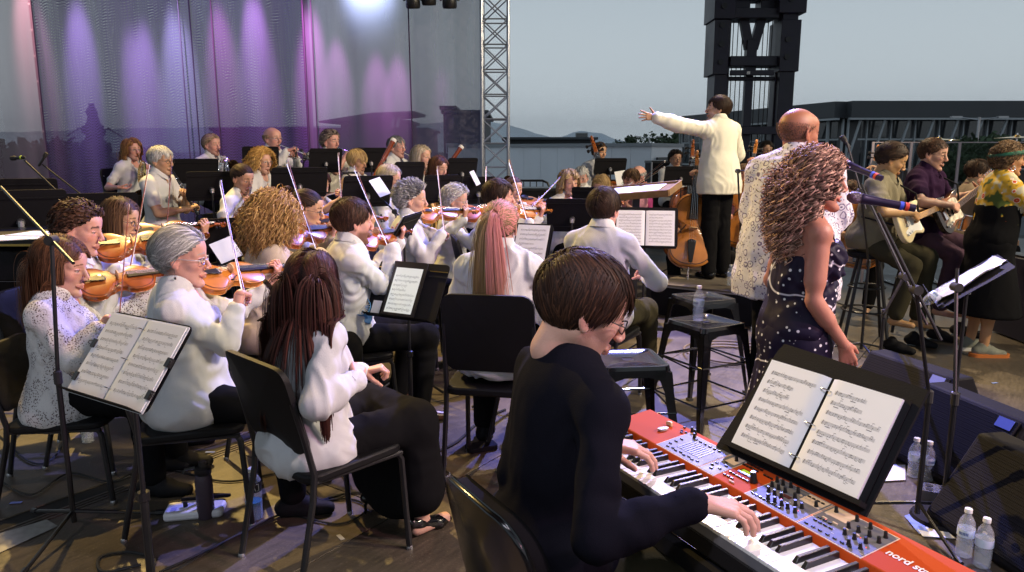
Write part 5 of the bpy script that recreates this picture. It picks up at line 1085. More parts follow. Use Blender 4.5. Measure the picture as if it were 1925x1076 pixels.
def facade(pA, dA, pB, dB, yA, yB, n, strut):
 a = P(pA, yA, dA); b = P(pB, yB, dB); a.z = b.z = 5.6; d = (b - a); Ln = d.length; d.normalize(); nrm = Vector((d.y, -d.x, 0));
 at_ = lambda s, o, z: Il @ (a + d * s + nrm * o + Vector((0, 0, z - a.z)))
 MB().beam(at_(0, -3, 4.95), at_(Ln, -3, 4.95), 8, 1.3).build('roof_band', ROOFM, lb, smooth=False); MB().beam(at_(0, .7, 4.22), at_(Ln, .7, 4.22), .5, .16).build('eave', EAVE, lb, smooth=False)
 MB().beam(at_(0, -3.5, (4.3 + GZ) / 2), at_(Ln, -3.5, (4.3 + GZ) / 2), 6, 4.3 - GZ).build('wall', DARKB, lb, smooth=False)
 for z in (2.62, .2): MB().beam(at_(0, -.42, z), at_(Ln, -.42, z), .12, .14).build('rail', EAVE, lb, smooth=False)
 st = Ln / n
 for i in range(n + 1):
  MB().beam(at_(i * st, -.40, GZ), at_(i * st, -.40, 4.25), .28, .10).build('pier', EAVE, lb, smooth=False)
  if i < n:
   for z0, z1 in ((2.72, 4.1), (.3, 2.5)): MB().beam(at_(i * st + .3, -.46, (z0 + z1) / 2), at_((i + 1) * st - .3, -.46, (z0 + z1) / 2), .06, z1 - z0).build('pane', GLASS, lb, smooth=False)
   MB().beam(at_(i * st + .35, -.1, .5), at_(i * st + 1.0, .5, 4.2), .16, .16).build('strut', EAVE, lb, smooth=False)
 MB().beam(at_(0, -3, (.0 + GZ) / 2), at_(Ln, -3, GZ / 2), 5.4, -GZ).build('plinth', BRICKD, lb, smooth=False)
facade(1278, 87, 1590, 60, 222, 193, 12, 1); facade(1592, 60, 2140, 60, 193, 193, 12, 1)
for i, (px, d, lab) in enumerate(((1220, 110, 'street lamp with two arms above the trailer corner'), (1246, 130, 'plain wooden utility pole right of the double street lamp'), (1834, 52, 'floodlight pole with a row of lamps in front of the long building'), (1888, 70, 'slim light pole at the right in front of the long building'))):
 h = 1.6 + (286 - (258, 260, 222, 236)[i]) / 1400 * d - GZ; p = at(px, 286, d); r = empty('street_lamp' if i != 1 else 'utility_pole', (*p, GZ)); tag(r, lab, 'street lamp' if i != 1 else 'pole'); MB().tube([(0, 0, 0), (0, 0, h)], .10, 6).build('pole', STEEL, r)
 if i != 1:
  for s in (-1, 1): MB().tube([(0, 0, h - .2), (s * 1.5, 0, h)], .05, 5).build('arm', STEEL, r); MB().box((s * 1.6, 0, h), (.7, .3, .14)).build('lamp_head', STEEL, r)
 else: MB().box((0, 0, h - .5), (1.6, .1, .1)).build('crossarm', BARK, r)
ta, tb = P(1222, 273, 21), P(840, 278, 25); ta.z = tb.z = 1.80; td = (tb - ta); Lt = td.length; td.normalize(); tn = Vector((-td.y, td.x, 0)) * (-1 if Vector((-td.y, td.x, 0)).y < 0 else 1)
tr = empty('semi_trailer', (ta.x, ta.y, GZ)); tag(tr, 'long white box trailer parked behind the crowd barrier', 'trailer'); It = Matrix.Translation(-Vector(tr.location)); TW = mat('trailer_white', (.80, .83, .87), .5, 0, var=.06, vscale=1)
g = lambda s, o, z: It @ (ta + td * s + tn * o + Vector((0, 0, z - ta.z)))
for i in range(12): MB().beam(g(Lt / 12 * i + .004, 1.25, .40), g(Lt / 12 * (i + 1) - .004, 1.25, .40), 2.4, 2.7).build('side_panel', TW, tr, smooth=False)
MB().beam(g(-.02, 1.25, .40), g(Lt, 1.25, .40), 2.36, 2.66).build('box', TW, tr, smooth=False); MB().beam(g(-.05, 1.25, 1.80), g(Lt, 1.25, 1.80), 2.5, .10).build('top_rail', mat('rail_grey', (.30, .32, .34), .5), tr, smooth=False)
MB().beam(g(-.05, 1.25, -1.02), g(Lt, 1.25, -1.02), 2.5, .12).build('bottom_rail', STEEL, tr, smooth=False); MB().beam(g(-.10, .3, .7), g(-.10, 2.2, .7), .06, 1.5).build('rear_door', mat('door_dark', (.05, .05, .055), .5), tr, smooth=False)
MB().box(g(-.06, .12, .15), (.12, .12, .22)).build('marker_light', mat('marker_red', (.5, .05, .02), .4), tr)
for s in (1.4, 2.7):
 for o_ in (.2, 2.3): MB().lathe([(.2, -.14), (.5, -.14), (.5, .14), (.2, .14)], 18, g(s, o_, GZ + .5), Matrix.Rotation(math.atan2(td.y, td.x), 4, 'Z') @ Matrix.Rotation(math.radians(90), 4, 'X')).build('wheel', RUBBER, tr)
def car(px, py, d, rz, paint, label):
 p = at(px, py, d); r = empty('parked_car', (*p, GZ), rz); tag(r, label, 'car', 'cars parked beyond the stage'); M = Matrix.Rotation(math.radians(90), 4, 'X')
 MB().prism([(-2.2, .35), (-2.25, .75), (-2.1, .98), (-1.2, 1.02), (1.0, 1.0), (2.0, .82), (2.25, .6), (2.2, .35)], -.88, .88, M).build('body', paint, r, bevel=.06)
 MB().prism([(-1.75, 1.0), (-1.2, 1.44), (.2, 1.48), (1.15, 1.0)], -.74, .74, M).build('cabin_glass', GLASS, r, bevel=.05); MB().prism([(-1.25, 1.42), (-1.1, 1.47), (.15, 1.51), (.3, 1.45)], -.72, .72, M).build('roof', paint, r, bevel=.02)
 for x in (-1.35, 1.4):
  for y in (-.82, .82): MB().lathe([(.18, -.11), (.33, -.11), (.33, .11), (.18, .11)], 16, (x, y, .33), M).lathe([(.001, .0), (.2, .0), (.2, -.112), (.001, -.112)], 12, (x, y, .33), M).build('wheel', RUBBER, r)
 for y in (-.6, .6): MB().box((2.2, y, .68), (.10, .34, .14)).build('headlight', WHITEP, r)
PC = [mat('paint_silver', (.36, .40, .45), .3, .3, coat=.5), mat('paint_white', (.55, .57, .60), .3, coat=.5), mat('paint_blue', (.10, .16, .24), .3, .2, coat=.5)]
car(1690, 335, 27, 1.5, PC[0], 'silver car beyond the clear screen between the two guitarists'); car(1800, 340, 27, 1.4, PC[2], 'blue car beyond the clear screen right of the bass player'); car(1395, 345, 26, 1.2, PC[0], 'silver car behind the mast left of the bald singer')
car(150, 340, 42, .2, PC[1], 'white car seen through the left scrim'); car(55, 345, 44, .1, PC[0], 'silver car seen through the scrim at the far left')
def scrim_mat(name, col, open_, moire=0.0):
 m = bpy.data.materials.new(name); m.use_nodes = True; n = m.node_tree; n.nodes.clear(); N = n.nodes.new
 out = N('ShaderNodeOutputMaterial'); mix = N('ShaderNodeMixShader'); tr = N('ShaderNodeBsdfTransparent'); df = N('ShaderNodeBsdfDiffuse'); tl = N('ShaderNodeBsdfTranslucent'); m2 = N('ShaderNodeMixShader'); m2.inputs[0].default_value = .35
 df.inputs[0].default_value = (*col, 1); tl.inputs[0].default_value = (*col, 1); L(n, df.outputs[0], m2.inputs[1]); L(n, tl.outputs[0], m2.inputs[2]); L(n, tr.outputs[0], mix.inputs[1]); L(n, m2.outputs[0], mix.inputs[2]); L(n, mix.outputs[0], out.inputs[0])
 tc = N('ShaderNodeTexCoord'); t = N('ShaderNodeTexNoise'); t.inputs['Scale'].default_value = 1.0; t.inputs['Detail'].default_value = 4; mp = N('ShaderNodeMapping'); mp.inputs['Scale'].default_value = (2.2, 1, .18); L(n, tc.outputs['Object'], mp.inputs[0]); L(n, mp.outputs[0], t.inputs[0])
 mr = N('ShaderNodeMapRange'); mr.inputs['From Min'].default_value = .3; mr.inputs['From Max'].default_value = .7; mr.inputs['To Min'].default_value = 1 - open_ - .10; mr.inputs['To Max'].default_value = 1 - open_ + .10; L(n, t.outputs[0], mr.inputs[0]); fac = mr.outputs[0]
 if moire:
  t2 = N('ShaderNodeTexNoise'); t2.inputs['Scale'].default_value = 1.6; t2.inputs['Detail'].default_value = 2; mp2 = N('ShaderNodeMapping'); mp2.inputs['Scale'].default_value = (5.5, 1, .22); L(n, tc.outputs['Object'], mp2.inputs[0]); L(n, mp2.outputs[0], t2.inputs[0])
  sx = N('ShaderNodeSeparateXYZ'); L(n, tc.outputs['Object'], sx.inputs[0])
  def math_(op, a, b=None, c=None):
   q = N('ShaderNodeMath'); q.operation = op
   for i, s in enumerate((a, b, c)):
    if s is None: continue
    if isinstance(s, (int, float)): q.inputs[i].default_value = s
    else: L(n, s, q.inputs[i])
   return q.outputs[0]
  zz = math_('MULTIPLY', sx.outputs[2], 150); wv = math_('MULTIPLY', t2.outputs[0], 60); tri = math_('PINGPONG', sx.outputs[0], .085); tri = math_('MULTIPLY', tri, 26)
  ph = math_('ADD', math_('ADD', zz, wv), tri); s1 = math_('SINE', ph); xx = math_('MULTIPLY', sx.outputs[0], 74); s2 = math_('SINE', math_('ADD', xx, math_('MULTIPLY', t2.outputs[0], 90)))
  s1 = math_('MULTIPLY', s1, math_('MULTIPLY_ADD', s2, .5, .5)); fac = math_('MULTIPLY_ADD', s1, moire, fac); cl = N('ShaderNodeClamp'); L(n, fac, cl.inputs[0]); fac = cl.outputs[0]
 L(n, fac, mix.inputs[0]); MATS[name] = m; return m
YS = 11.7
def wx(px, y=YS, z=2.5): return (px - CXP) / FPX * (y * math.cos(TH) - (z - CAMZ) * math.sin(TH))
def panel(px0, px1, y, mt, label, seed, amp=.03, name='scrim_curtain'):
 x0, x1 = wx(px0, y), wx(px1, y); nx = int((x1 - x0) / .045) + 2; zs = np.linspace(.25, 6.9, 16); X = np.linspace(x0, x1, nx); rgw = [vnoise(np.stack([X * 2.3, X * 0 + z * .10, X * 0], 1), seed) for z in zs]; fine = [vnoise(np.stack([X * 7, X * 0 + z * .2, X * 0], 1), seed + 3) for z in zs]
 V = np.concatenate([np.stack([X, y + amp * 1.6 * a + amp * .5 * b + 0 * X, X * 0 + z], 1) for z, a, b in zip(zs, rgw, fine)]); idx = np.arange(len(zs) * nx).reshape(len(zs), nx)
 Q = np.stack([idx[:-1, :-1], idx[:-1, 1:], idx[1:, 1:], idx[1:, :-1]], -1).reshape(-1, 4); o = npobj(name, V, Q, mt, None, True); tag(o, label, 'curtain'); return o
SC1 = scrim_mat('scrim_net', (.14, .135, .20), .30); SC2 = scrim_mat('scrim_double', (.085, .075, .14), .20, .26); SC3 = scrim_mat('scrim_side', (.24, .21, .24), .40)  # violet wash light is put into the single and double net colours
c1_ = panel(-260, 78, YS - .12, SC3, 'pale grey net curtain at the far left edge', 2, .05)
c2_ = panel(74, 586, YS, SC2, 'double layered rippled net curtain behind the horns and first trumpet', 5, .05); c3_ = panel(576, 912, YS - .06, SC1, 'single smooth net curtain between the double net and the truss', 9, .03)
def seam(par, a, b, w, name='seam', mt=None): MB().tube([a, (Vector(a) + Vector(b)) / 2, b], w, 6).build(name, mt or mat('webbing', (.03, .015, .05), .8), par)
seam(c2_, (wx(80), YS - .07, 6.8), (wx(80), YS - .07, .3), .022, 'hem'); m = MB()
for k in range(16): m.lathe([(.001, 0), (.016, 0), (.016, .006), (.001, .006)], 8, (wx(80), YS - .098, .8 + k * .37), Matrix.Rotation(math.radians(90), 4, 'X'))
m.build('grommet', WHITEP, c2_)
for px in (352, 372, 412): seam(c2_, (wx(px - 4), YS - .06, 6.8), (wx(px), YS - .06, .4), .010)
seam(c3_, (wx(578), YS - .10, 6.8), (wx(580), YS - .10, .4), .016, 'hem'); seam(c3_, (wx(592), YS - .11, 6.8), (wx(598), YS - .11, .4), .009); seam(c3_, (wx(770), YS - .11, 6.8), (wx(776), YS - .11, .4), .010); seam(c3_, (wx(908), YS - .09, 6.8), (wx(908), YS - .09, .4), .022, 'hem')
def lamp_fixture(loc, tilt, label, glow):
 r = empty('stage_light', loc); tag(r, label, 'stage light', 'moving head lamps over the curtain'); R = Matrix.Rotation(tilt, 4, 'X')
 MB().lathe([(.001, .12), (.07, .12), (.10, .08), (.105, -.07), (.095, -.10)], 20, M=R).build('head', BLACK, r); MB().lathe([(.001, -.094), (.09, -.096)], 20, M=R, caps=False).build('lens', glow, r)
 MB().tube([(-.125, 0, 0), (-.125, 0, .16), (.125, 0, .16), (.125, 0, 0)], .016, 6).build('yoke', BLACK, r); MB().box((0, 0, .21), (.26, .18, .10)).build('base', BLACK, r, bevel=.01); MB().tube([(0, 0, .25), (0, 0, .42)], .02, 6).build('clamp', STEEL, r)
PINKL = (1.0, .30, .78)
glow = mat('lens_glow', (.1, .1, .15), .2, emit=(.35, .3, 1.0), estr=1.5)
for i, (px, zl, pw, col) in enumerate(((225, 4.75, 420, (.85, .5, 1)), (300, 4.8, 480, (.8, .72, 1.0)), (385, 4.75, 290, PINKL), (458, 4.8, 420, (.95, .40, .95)), (565, 4.6, 420, PINKL), (617, 4.32, 190, PINKL), (694, 4.20, 165, PINKL), (736, 4.14, 165, PINKL), (794, 4.05, 140, PINKL), (831, 3.98, 130, PINKL), (20, 4.9, 260, (1, .45, .5)), (110, 4.8, 380, (.8, .5, 1)))):
 x = wx(px, YS - .5, 3.5); y = YS - .62; hi = .75 if px < 600 else .12; spot('curtain_wash_lamp', (x, y, zl + hi), (x, y + .50, zl + hi - (2.2 if hi > .5 else 1.7)), pw * (15 if hi > .5 else 7), col, 14 if hi > .5 else 16, 1.0, .05)
 if i > 1: lamp_fixture((x, y - .02, zl + .11), math.radians(14), 'moving head lamp over the curtain, number %s from the left in the row' % ('zero', 'one', 'two', 'three', 'four', 'five', 'six', 'seven', 'eight', 'nine', 'ten', 'eleven')[i], glow) if False else None
spot('violet_wash_lamp', (wx(420), YS - 2.6, 6.4), (wx(430), YS, 2.0), 650, (.40, .18, 1.0), 95, 1.0, .3)
x = wx(680, YS - .5, 4.2); spot('white_curtain_lamp', (x, YS - .6, 4.45), (x, YS, 4.05), 1000, (.72, .88, 1.0), 75, 1.0, .05)
for px, py, lb, tl in ((776, 2, 'leftmost of the three stage lamps, tilted to the left', .5), (806, -4, 'middle one of the three stage lamps at the top', .15), (845, 2, 'rightmost of the three stage lamps above the curtain', .1)):
 p = P(px, py, 10.6); lamp_fixture(p, math.radians(14), lb, glow)
TRM = mat('truss_alu', (.30, .32, .38), .35, .75); tx, ty, tw, bay = wx(931, 11.2, 2.5), 11.2, .38, .345
tru = empty('lighting_truss', (tx, ty, 0)); tag(tru, 'upright silver box truss with crossed braces right of the curtains', 'truss'); cr = [(-tw / 2, -tw / 2), (tw / 2, -tw / 2), (tw / 2, tw / 2), (-tw / 2, tw / 2)]
for c in cr: MB().tube([(c[0], c[1], 0), (c[0], c[1], 7)], .024, 10).build('chord', TRM, tru)
nb = 20
for f in range(4):
 a, b = cr[f], cr[(f + 1) % 4]; pa = MB().tube([(a[0], a[1], 0), (b[0], b[1], 0)], .011, 6).build('crosspiece', TRM, tru); pb = MB().tube([(a[0], a[1], 0), (b[0], b[1], bay)], .010, 6).build('diagonal_brace', TRM, tru); pc = MB().tube([(b[0], b[1], 0), (a[0], a[1], bay)], .010, 6).build('diagonal_brace', TRM, tru)
 for k in range(1, nb):
  for o in (pa, pb, pc): q = o.copy(); COL.objects.link(q); q.parent = tru; q.location = (0, 0, k * bay)
MB().box((0, 0, .01), (.6, .6, .02)).build('base_plate', STEEL, tru)
MST = mat('mast_steel', (.020, .018, .035), .42, .2, var=.3, vscale=3); mx_, my_ = wx(1423, 12.3, 3), 12.6; mast = empty('stage_mast', (mx_, my_, 0)); tag(mast, 'tall black lifting mast with rods and sleeves behind the conductor', 'mast'); u = 11.75 / FPX
zt = lambda y: 1.6 - 12.4 * ((math.tan(TH)) - (538 - y) / FPX)
def bx(name, x0, x1, y0, y1, dy=(-.2, .2), mt=MST): MB().box((((x0 + x1) / 2 - 1423) * u, (dy[0] + dy[1]) / 2, (zt(y0) + zt(y1)) / 2), ((x1 - x0) * u, dy[1] - dy[0], zt(y0) - zt(y1)), None).build(name, mt, mast, bevel=.006)
bx('post', 1346, 1370, -500, 460, (-.24, .22)); bx('post', 1470, 1499, -500, 460, (-.24, .22)); bx('sleeve', 1340, 1368, 54, 148, (-.30, .28)); bx('sleeve', 1466, 1503, 54, 143, (-.30, .28)); bx('sleeve', 1337, 1376, -500, 53, (-.34, .32)); bx('sleeve', 1458, 1509, -500, 43, (-.34, .32))
bx('inner_post', 1372, 1378, -500, 460, (-.1, .1)); bx('inner_post', 1467, 1470, -500, 460, (-.1, .1)); bx('centre_post', 1412, 1427, 140, 460, (-.06, .06)); bx('crossbeam', 1376, 1462, 33, 50, (-.25, .25)); bx('crossbeam', 1376, 1462, 0, 16, (-.25, .25)); bx('crossbeam', 1376, 1466, 115, 132, (-.2, .2)); bx('crossbeam', 1374, 1456, 141, 150, (-.32, -.24)); bx('crossbeam', 1376, 1466, 150, 156, (-.1, .1))
bx('crossbeam', 1374, 1500, 240, 254, (-.26, -.1)); bx('top_block', 1376, 1412, -500, 33, (-.1, .2)); bx('top_block', 1432, 1460, -500, 33, (-.1, .2)); bx('top_block', 1410, 1434, 30, 36, (-.1, .2)); bx('top_block', 1410, 1434, -500, 17, (-.1, .2))
for s in (-1, 1): MB().beam(((1421 + s * 17 - 1423) * u, 0, zt(48)), ((1421 + s * 4 - 1423) * u, 0, zt(100)), .10, .14).build('gusset', MST, mast)
bx('centre_post', 1411, 1430, 85, 140, (-.08, .08))
for i, xx in enumerate((1376, 1386, 1395, 1404, 1433, 1444, 1453, 1461)): MB().tube([((xx - 1423) * u, .02, zt(-100)), ((xx - 1423) * u, .02, zt(455))], .008, 6).build('rod', BLACK, mast)
for xx, yy in ((1354, 32), (1354, 64), (1354, 96), (1354, 127), (1479, 88), (1479, 118), (1479, 20)): MB().lathe([(.001, 0), (.045, 0), (.045, .01), (.001, .01)], 14, ((xx - 1423) * u, -.36 if yy > 10 and yy < 50 else -.315, zt(yy)), Matrix.Rotation(math.radians(90), 4, 'X')).build('bolt', BLACK, mast)
MB().box(((1407 - 1423) * u, -.33, zt(146)), (.05, .006, .045)).build('plate', WHITEP, mast)
bx('foot', 1330, 1510, 440, 470, (-.45, .4))
def make_barrier():
 r = empty('crowd_barrier'); tag(r, 'b', 'barrier'); w = 2.15; m = MB(); p = [(-w / 2, 0, .2), (-w / 2, 0, .95), (-w / 2 + .04, 0, 1.04), (-w / 2 + .13, 0, 1.08), (w / 2 - .13, 0, 1.08), (w / 2 - .04, 0, 1.04), (w / 2, 0, .95), (w / 2, 0, .2)]; m.tube(p, .021, 8).tube([p[0], p[-1]], .018, 8).build('frame', BLACK, r)
 for i in range(17): MB().tube([(-w / 2 + .125 + i * .119, 0, .2), (-w / 2 + .125 + i * .119, 0, 1.07)], .009, 6).build('bar', BLACK, r)
 for s in (-1, 1): MB().tube([(s * .8, -.28, .02), (s * .8, 0, .2), (s * .8, .28, .02)], .015, 6).build('foot', BLACK, r)
 return r
for px, lb in ((925, 'black crowd barrier behind the girl with the violin'), (1154, 'black crowd barrier behind the bass player'), (700, 'black crowd barrier behind the net curtain')):
 p = P(px, 360, 14.2); use('barrier', make_barrier, T4((p.x, 13.9, 0)), lb, 'crowd barriers')
def case(px0, px1, ytop, d, label, depth=.6):
 a = P(px0, ytop, d); b = P(px1, ytop, d); r = empty('equipment_case', ((a.x + b.x) / 2, a.y + depth / 2, 0)); tag(r, label, 'case'); w_ = b.x - a.x; h = a.z
 MB().box((0, 0, h / 2 + .03), (w_ - .02, depth - .02, h - .10)).build('shell', BLACKM, r, bevel=.01); MB().box((0, 0, h), (w_, depth, .05)).build('lid', BLACK, r, bevel=.01)
 for s in (-1, 1): MB().tube([(s * w_ / 2.05, -depth / 2, .0), (s * w_ / 2.05, -depth / 2, h)], .015, 6).build('corner_strip', STEEL, r)
 for s in (-1, 1):
  for t in (-1, 1): MB().lathe([(.001, -.02), (.04, -.02), (.04, .02), (.001, .02)], 10, (s * w_ * .4, t * depth * .4, .04), Matrix.Rotation(math.radians(90), 4, 'X')).build('wheel', RUBBER, r)
case(945, 1062, 357, 12.4, 'long low black case behind the girl with the violin'); case(1225, 1262, 305, 12.6, 'tall black case left of the second bass player', .7); case(1385, 1420, 352, 10.6, 'black case behind the conductor', .7)
def riser(x0, x1, y0, y1, h, label):
 r = empty('riser_platform', ((x0 + x1) / 2, (y0 + y1) / 2, 0)); tag(r, label, 'platform', 'black riser platforms'); MB().box((0, 0, h - .03), (x1 - x0, y1 - y0, .06)).build('deck', BLACKM, r, bevel=.006)
 for sx in (-1, 1):
  for sy in (-1, 1): MB().tube([(sx * ((x1 - x0) / 2 - .06), sy * ((y1 - y0) / 2 - .06), 0), (sx * ((x1 - x0) / 2 - .06), sy * ((y1 - y0) / 2 - .06), h - .06)], .024, 8).build('leg', STEEL, r)
 MB().box((0, -(y1 - y0) / 2 + .01, h / 2 - .03), (x1 - x0, .01, h - .07)).build('skirt', BLKCLOTH, r)
# ---------------------------------------------------------------- playing positions
VIOLIN = make_fiddle('violin', VARN, 'v', 'violin'); VIOLIN2 = make_fiddle('violin', VARN2, 'v', 'violin'); VIOLA = make_fiddle('viola', VARN, 'v', 'viola', 1.13)
CELLO = make_fiddle('cello', VARN2, 'v', 'cello', 2.12, endpin=.28, depth=1.75); BASS = make_fiddle('double_bass', VARN, 'v', 'double bass', 3.05, endpin=.18, depth=2.0)
def V3(a): return np.array(a, float)
def unit(a): a = V3(a); return a / np.linalg.norm(a)
def fiddle_pose(q, vyaw=35, vpitch=-8, roll=32, e=58, Lb=.18, k=1.0, drop=0.0, fwd=.0, pizz=False, bowyaw=34):
 s = q.s; hy = math.atan2(*(np.array(q.Mh)[:3, :3] @ V3((1, 0, 0)))[[1, 0]]); c, sn = math.cos(hy), math.sin(hy)
 btn = q.c7 + V3((.055 + fwd, .075, .035 - drop)) * s; a = math.radians(vyaw); p = math.radians(vpitch); dv = V3((math.cos(a) * math.cos(p), math.sin(a) * math.cos(p), math.sin(p)))
 left = V3((-math.sin(a), math.cos(a), 0)); up = np.cross(dv, left); r = math.radians(roll); nrm = up * math.cos(r) - left * math.sin(r); y = np.cross(nrm, dv)
 Lh = btn + dv * .425 * k - nrm * .050 * s - y * .035; q.vm = q.M @ frame(dv, nrm, btn)
 C = btn + dv * .205 * k + nrm * .047 * k; ee = math.radians(e - 24); by = math.radians(bowyaw); pl_ = left * math.cos(by) + dv * math.sin(by); b = pl_ * math.cos(ee) + V3((0, 0, 1)) * math.sin(ee); b = unit(b - dv * (b @ dv) * .25)
 zb = unit(nrm - b * (nrm @ b)); org = C - b * Lb + zb * .017; q.bm = q.M @ frame(b, zb, org)
 fd = unit(pl_ * .75 - V3((0, 0, 1)) * .25 + dv * .25); pn = unit(-V3((0, 0, 1)) * .6 - dv * .2 - b * .5)
 return {1: (Lh, nrm * .9 + y * .15 + dv * .1, y * .8 - dv * .45, 'neck', (-.1, .25, -1)), -1: (org - fd * .088 - V3((0, 0, 1)) * 0 + b * .01, fd, pn, 'grip', (-.5, -.5, -1))}
def fiddler(key, hp, depth, yaw, desc, kind=VIOLIN, kn='violin', vk='violin', bow=True, fp=None, pk=None, chair=True, **kw):
 q = pose(hp, depth, yaw, **(pk or {})); q.hands = fiddle_pose(q, **(fp or {})); person(key, q, desc, hands=q.hands, group=kw.pop('group', 'string players in white tops and black trousers'), **kw)
 use(vk, kind, q.vm, '%s held by the %s' % (kn, desc), kn + 's')
 if bow: use('bow', make_bow, q.bm, 'bow in the hand of the %s' % desc, 'violin and viola bows')
 if chair: chair_for(q)
 return q
def mouth(q, d=0): return np.array(q.Mh)[:3, :3] @ V3((.100 + d, 0, -.063)) + np.array(q.Mh)[:3, 3]
GW = 'wind players in white tops'
def along(q, o, d, spots, ps='grip', hints=None):
 """hands at distances along a pipe starting at o"""
 d = unit(d); H = {}
 for i, t, off, fd, pn in spots: H[i] = (o + d * t + V3(off), fd, pn, ps, (-.2, i * .6, -1))
 return H
def clarinetist(key, hp, depth, yaw, desc, ang=52, pk=None, **kw):
 q = pose(hp, depth, yaw, **(pk or {})); o = mouth(q); a = math.radians(ang); d = V3((math.cos(a), -.05, -math.sin(a)))
 H = along(q, o, d, [(1, .24, (-.02, .045, -.01), (.35, -.75, .3), (.2, -.6, -.2)), (-1, .40, (-.02, -.05, -.01), (.35, .75, .3), (.2, .6, -.2))]); person(key, q, desc, hands=H, group=GW, **kw)
 use('clarinet', make_clarinet, q.M @ frame(d, (.6, 0, .8), o), 'black clarinet played by the %s' % desc, 'clarinets'); return q
def flutist(key, hp, depth, yaw, desc, dd=(.45, -.82, -.36), pk=None, **kw):
 q = pose(hp, depth, yaw, **(pk or {})); o = mouth(q, .012) + V3((0, 0, .004)); d = unit(dd); H = along(q, o, d, [(1, .20, (.05, .03, -.06), (-.3, -.6, .7), (-.8, -.2, .3)), (-1, .42, (-.06, -.01, -.06), (.7, .2, .6), (.6, .3, -.5))]); person(key, q, desc, hands=H, group=GW, **kw)
 use('flute', make_flute, q.M @ frame(d, (.2, 0, 1), o - d * .0), 'silver flute played by the %s' % desc, 'flutes'); return q
def trumpeter(key, hp, depth, yaw, desc, pitch=-14, kind='trumpet', pk=None, **kw):
 q = pose(hp, depth, yaw, **(pk or {})); o = mouth(q, .02); p = math.radians(pitch); d = V3((math.cos(p), .0, math.sin(p))); up = V3((0, 0, 1))
 H = along(q, o, d, [(1, .21, (-.03, .06, -.10), (.3, -.5, .75), (.1, -.9, 0)), (-1, .22, (-.05, -.055, -.01), (.6, .6, .35), (.2, .5, -.8))]); person(key, q, desc, hands=H, group=GW, **kw)
 use('trumpet', make_trumpet, q.M @ frame(d, up, o), 'silver trumpet played by the %s' % desc, 'trumpets'); return q
def hornist(key, hp, depth, yaw, desc, M_, mk, pk=None, **kw):
 q = pose(hp, depth, yaw, **(pk or {})); o = mouth(q, .01); d = unit((.55, .45, -.52)); c = o + V3((.13, -.08, -.19))
 H = {1: (c + V3((.03, .10, .03)), (.3, -.6, .5), (-.2, -.8, 0), 'grip', (-.1, .6, -1)), -1: (c + V3((-.10, -.22, -.16)), (.4, .7, -.1), (0, 0, 1), 'relax', (-.4, -.6, -1))}
 person(key, q, desc, hands=H, group=GW, **kw); Mx = frame((-.82, .10, .55) if False else unit((-.70, .25, .66)), unit((.55, -.3, .78)), c); Mx = Matrix(((-.62, -.30, .72, c[0]), (.22, .82, .52, c[1]), (-.75, .48, -.45, c[2]), (0, 0, 0, 1)))
 X = unit(o - c); yv = unit(V3((.15, 1, .1)) - X * (V3((.15, 1, .1)) @ X)); zv = np.cross(X, yv); a = math.radians(29); X2 = X * math.cos(a) - zv * math.sin(a); z2 = np.cross(X2, yv); M3 = Matrix(np.stack([X2, yv, z2], 1).tolist()).to_4x4(); M3.translation = Vector(c)
 use(mk, make_horn(M_), q.M @ M3, '%s french horn held by the %s' % ('brass' if mk == 'horn' else 'silver', desc), 'french horns'); return q
WT = dict(mat=WSHIRT, neck='collar', sleeve='long'); WS = dict(mat=WSHIRT, neck='collar', sleeve='short'); WR = dict(mat=WSHIRT, neck='scoop', sleeve='long'); BT = dict(mat=BLKCLOTH)
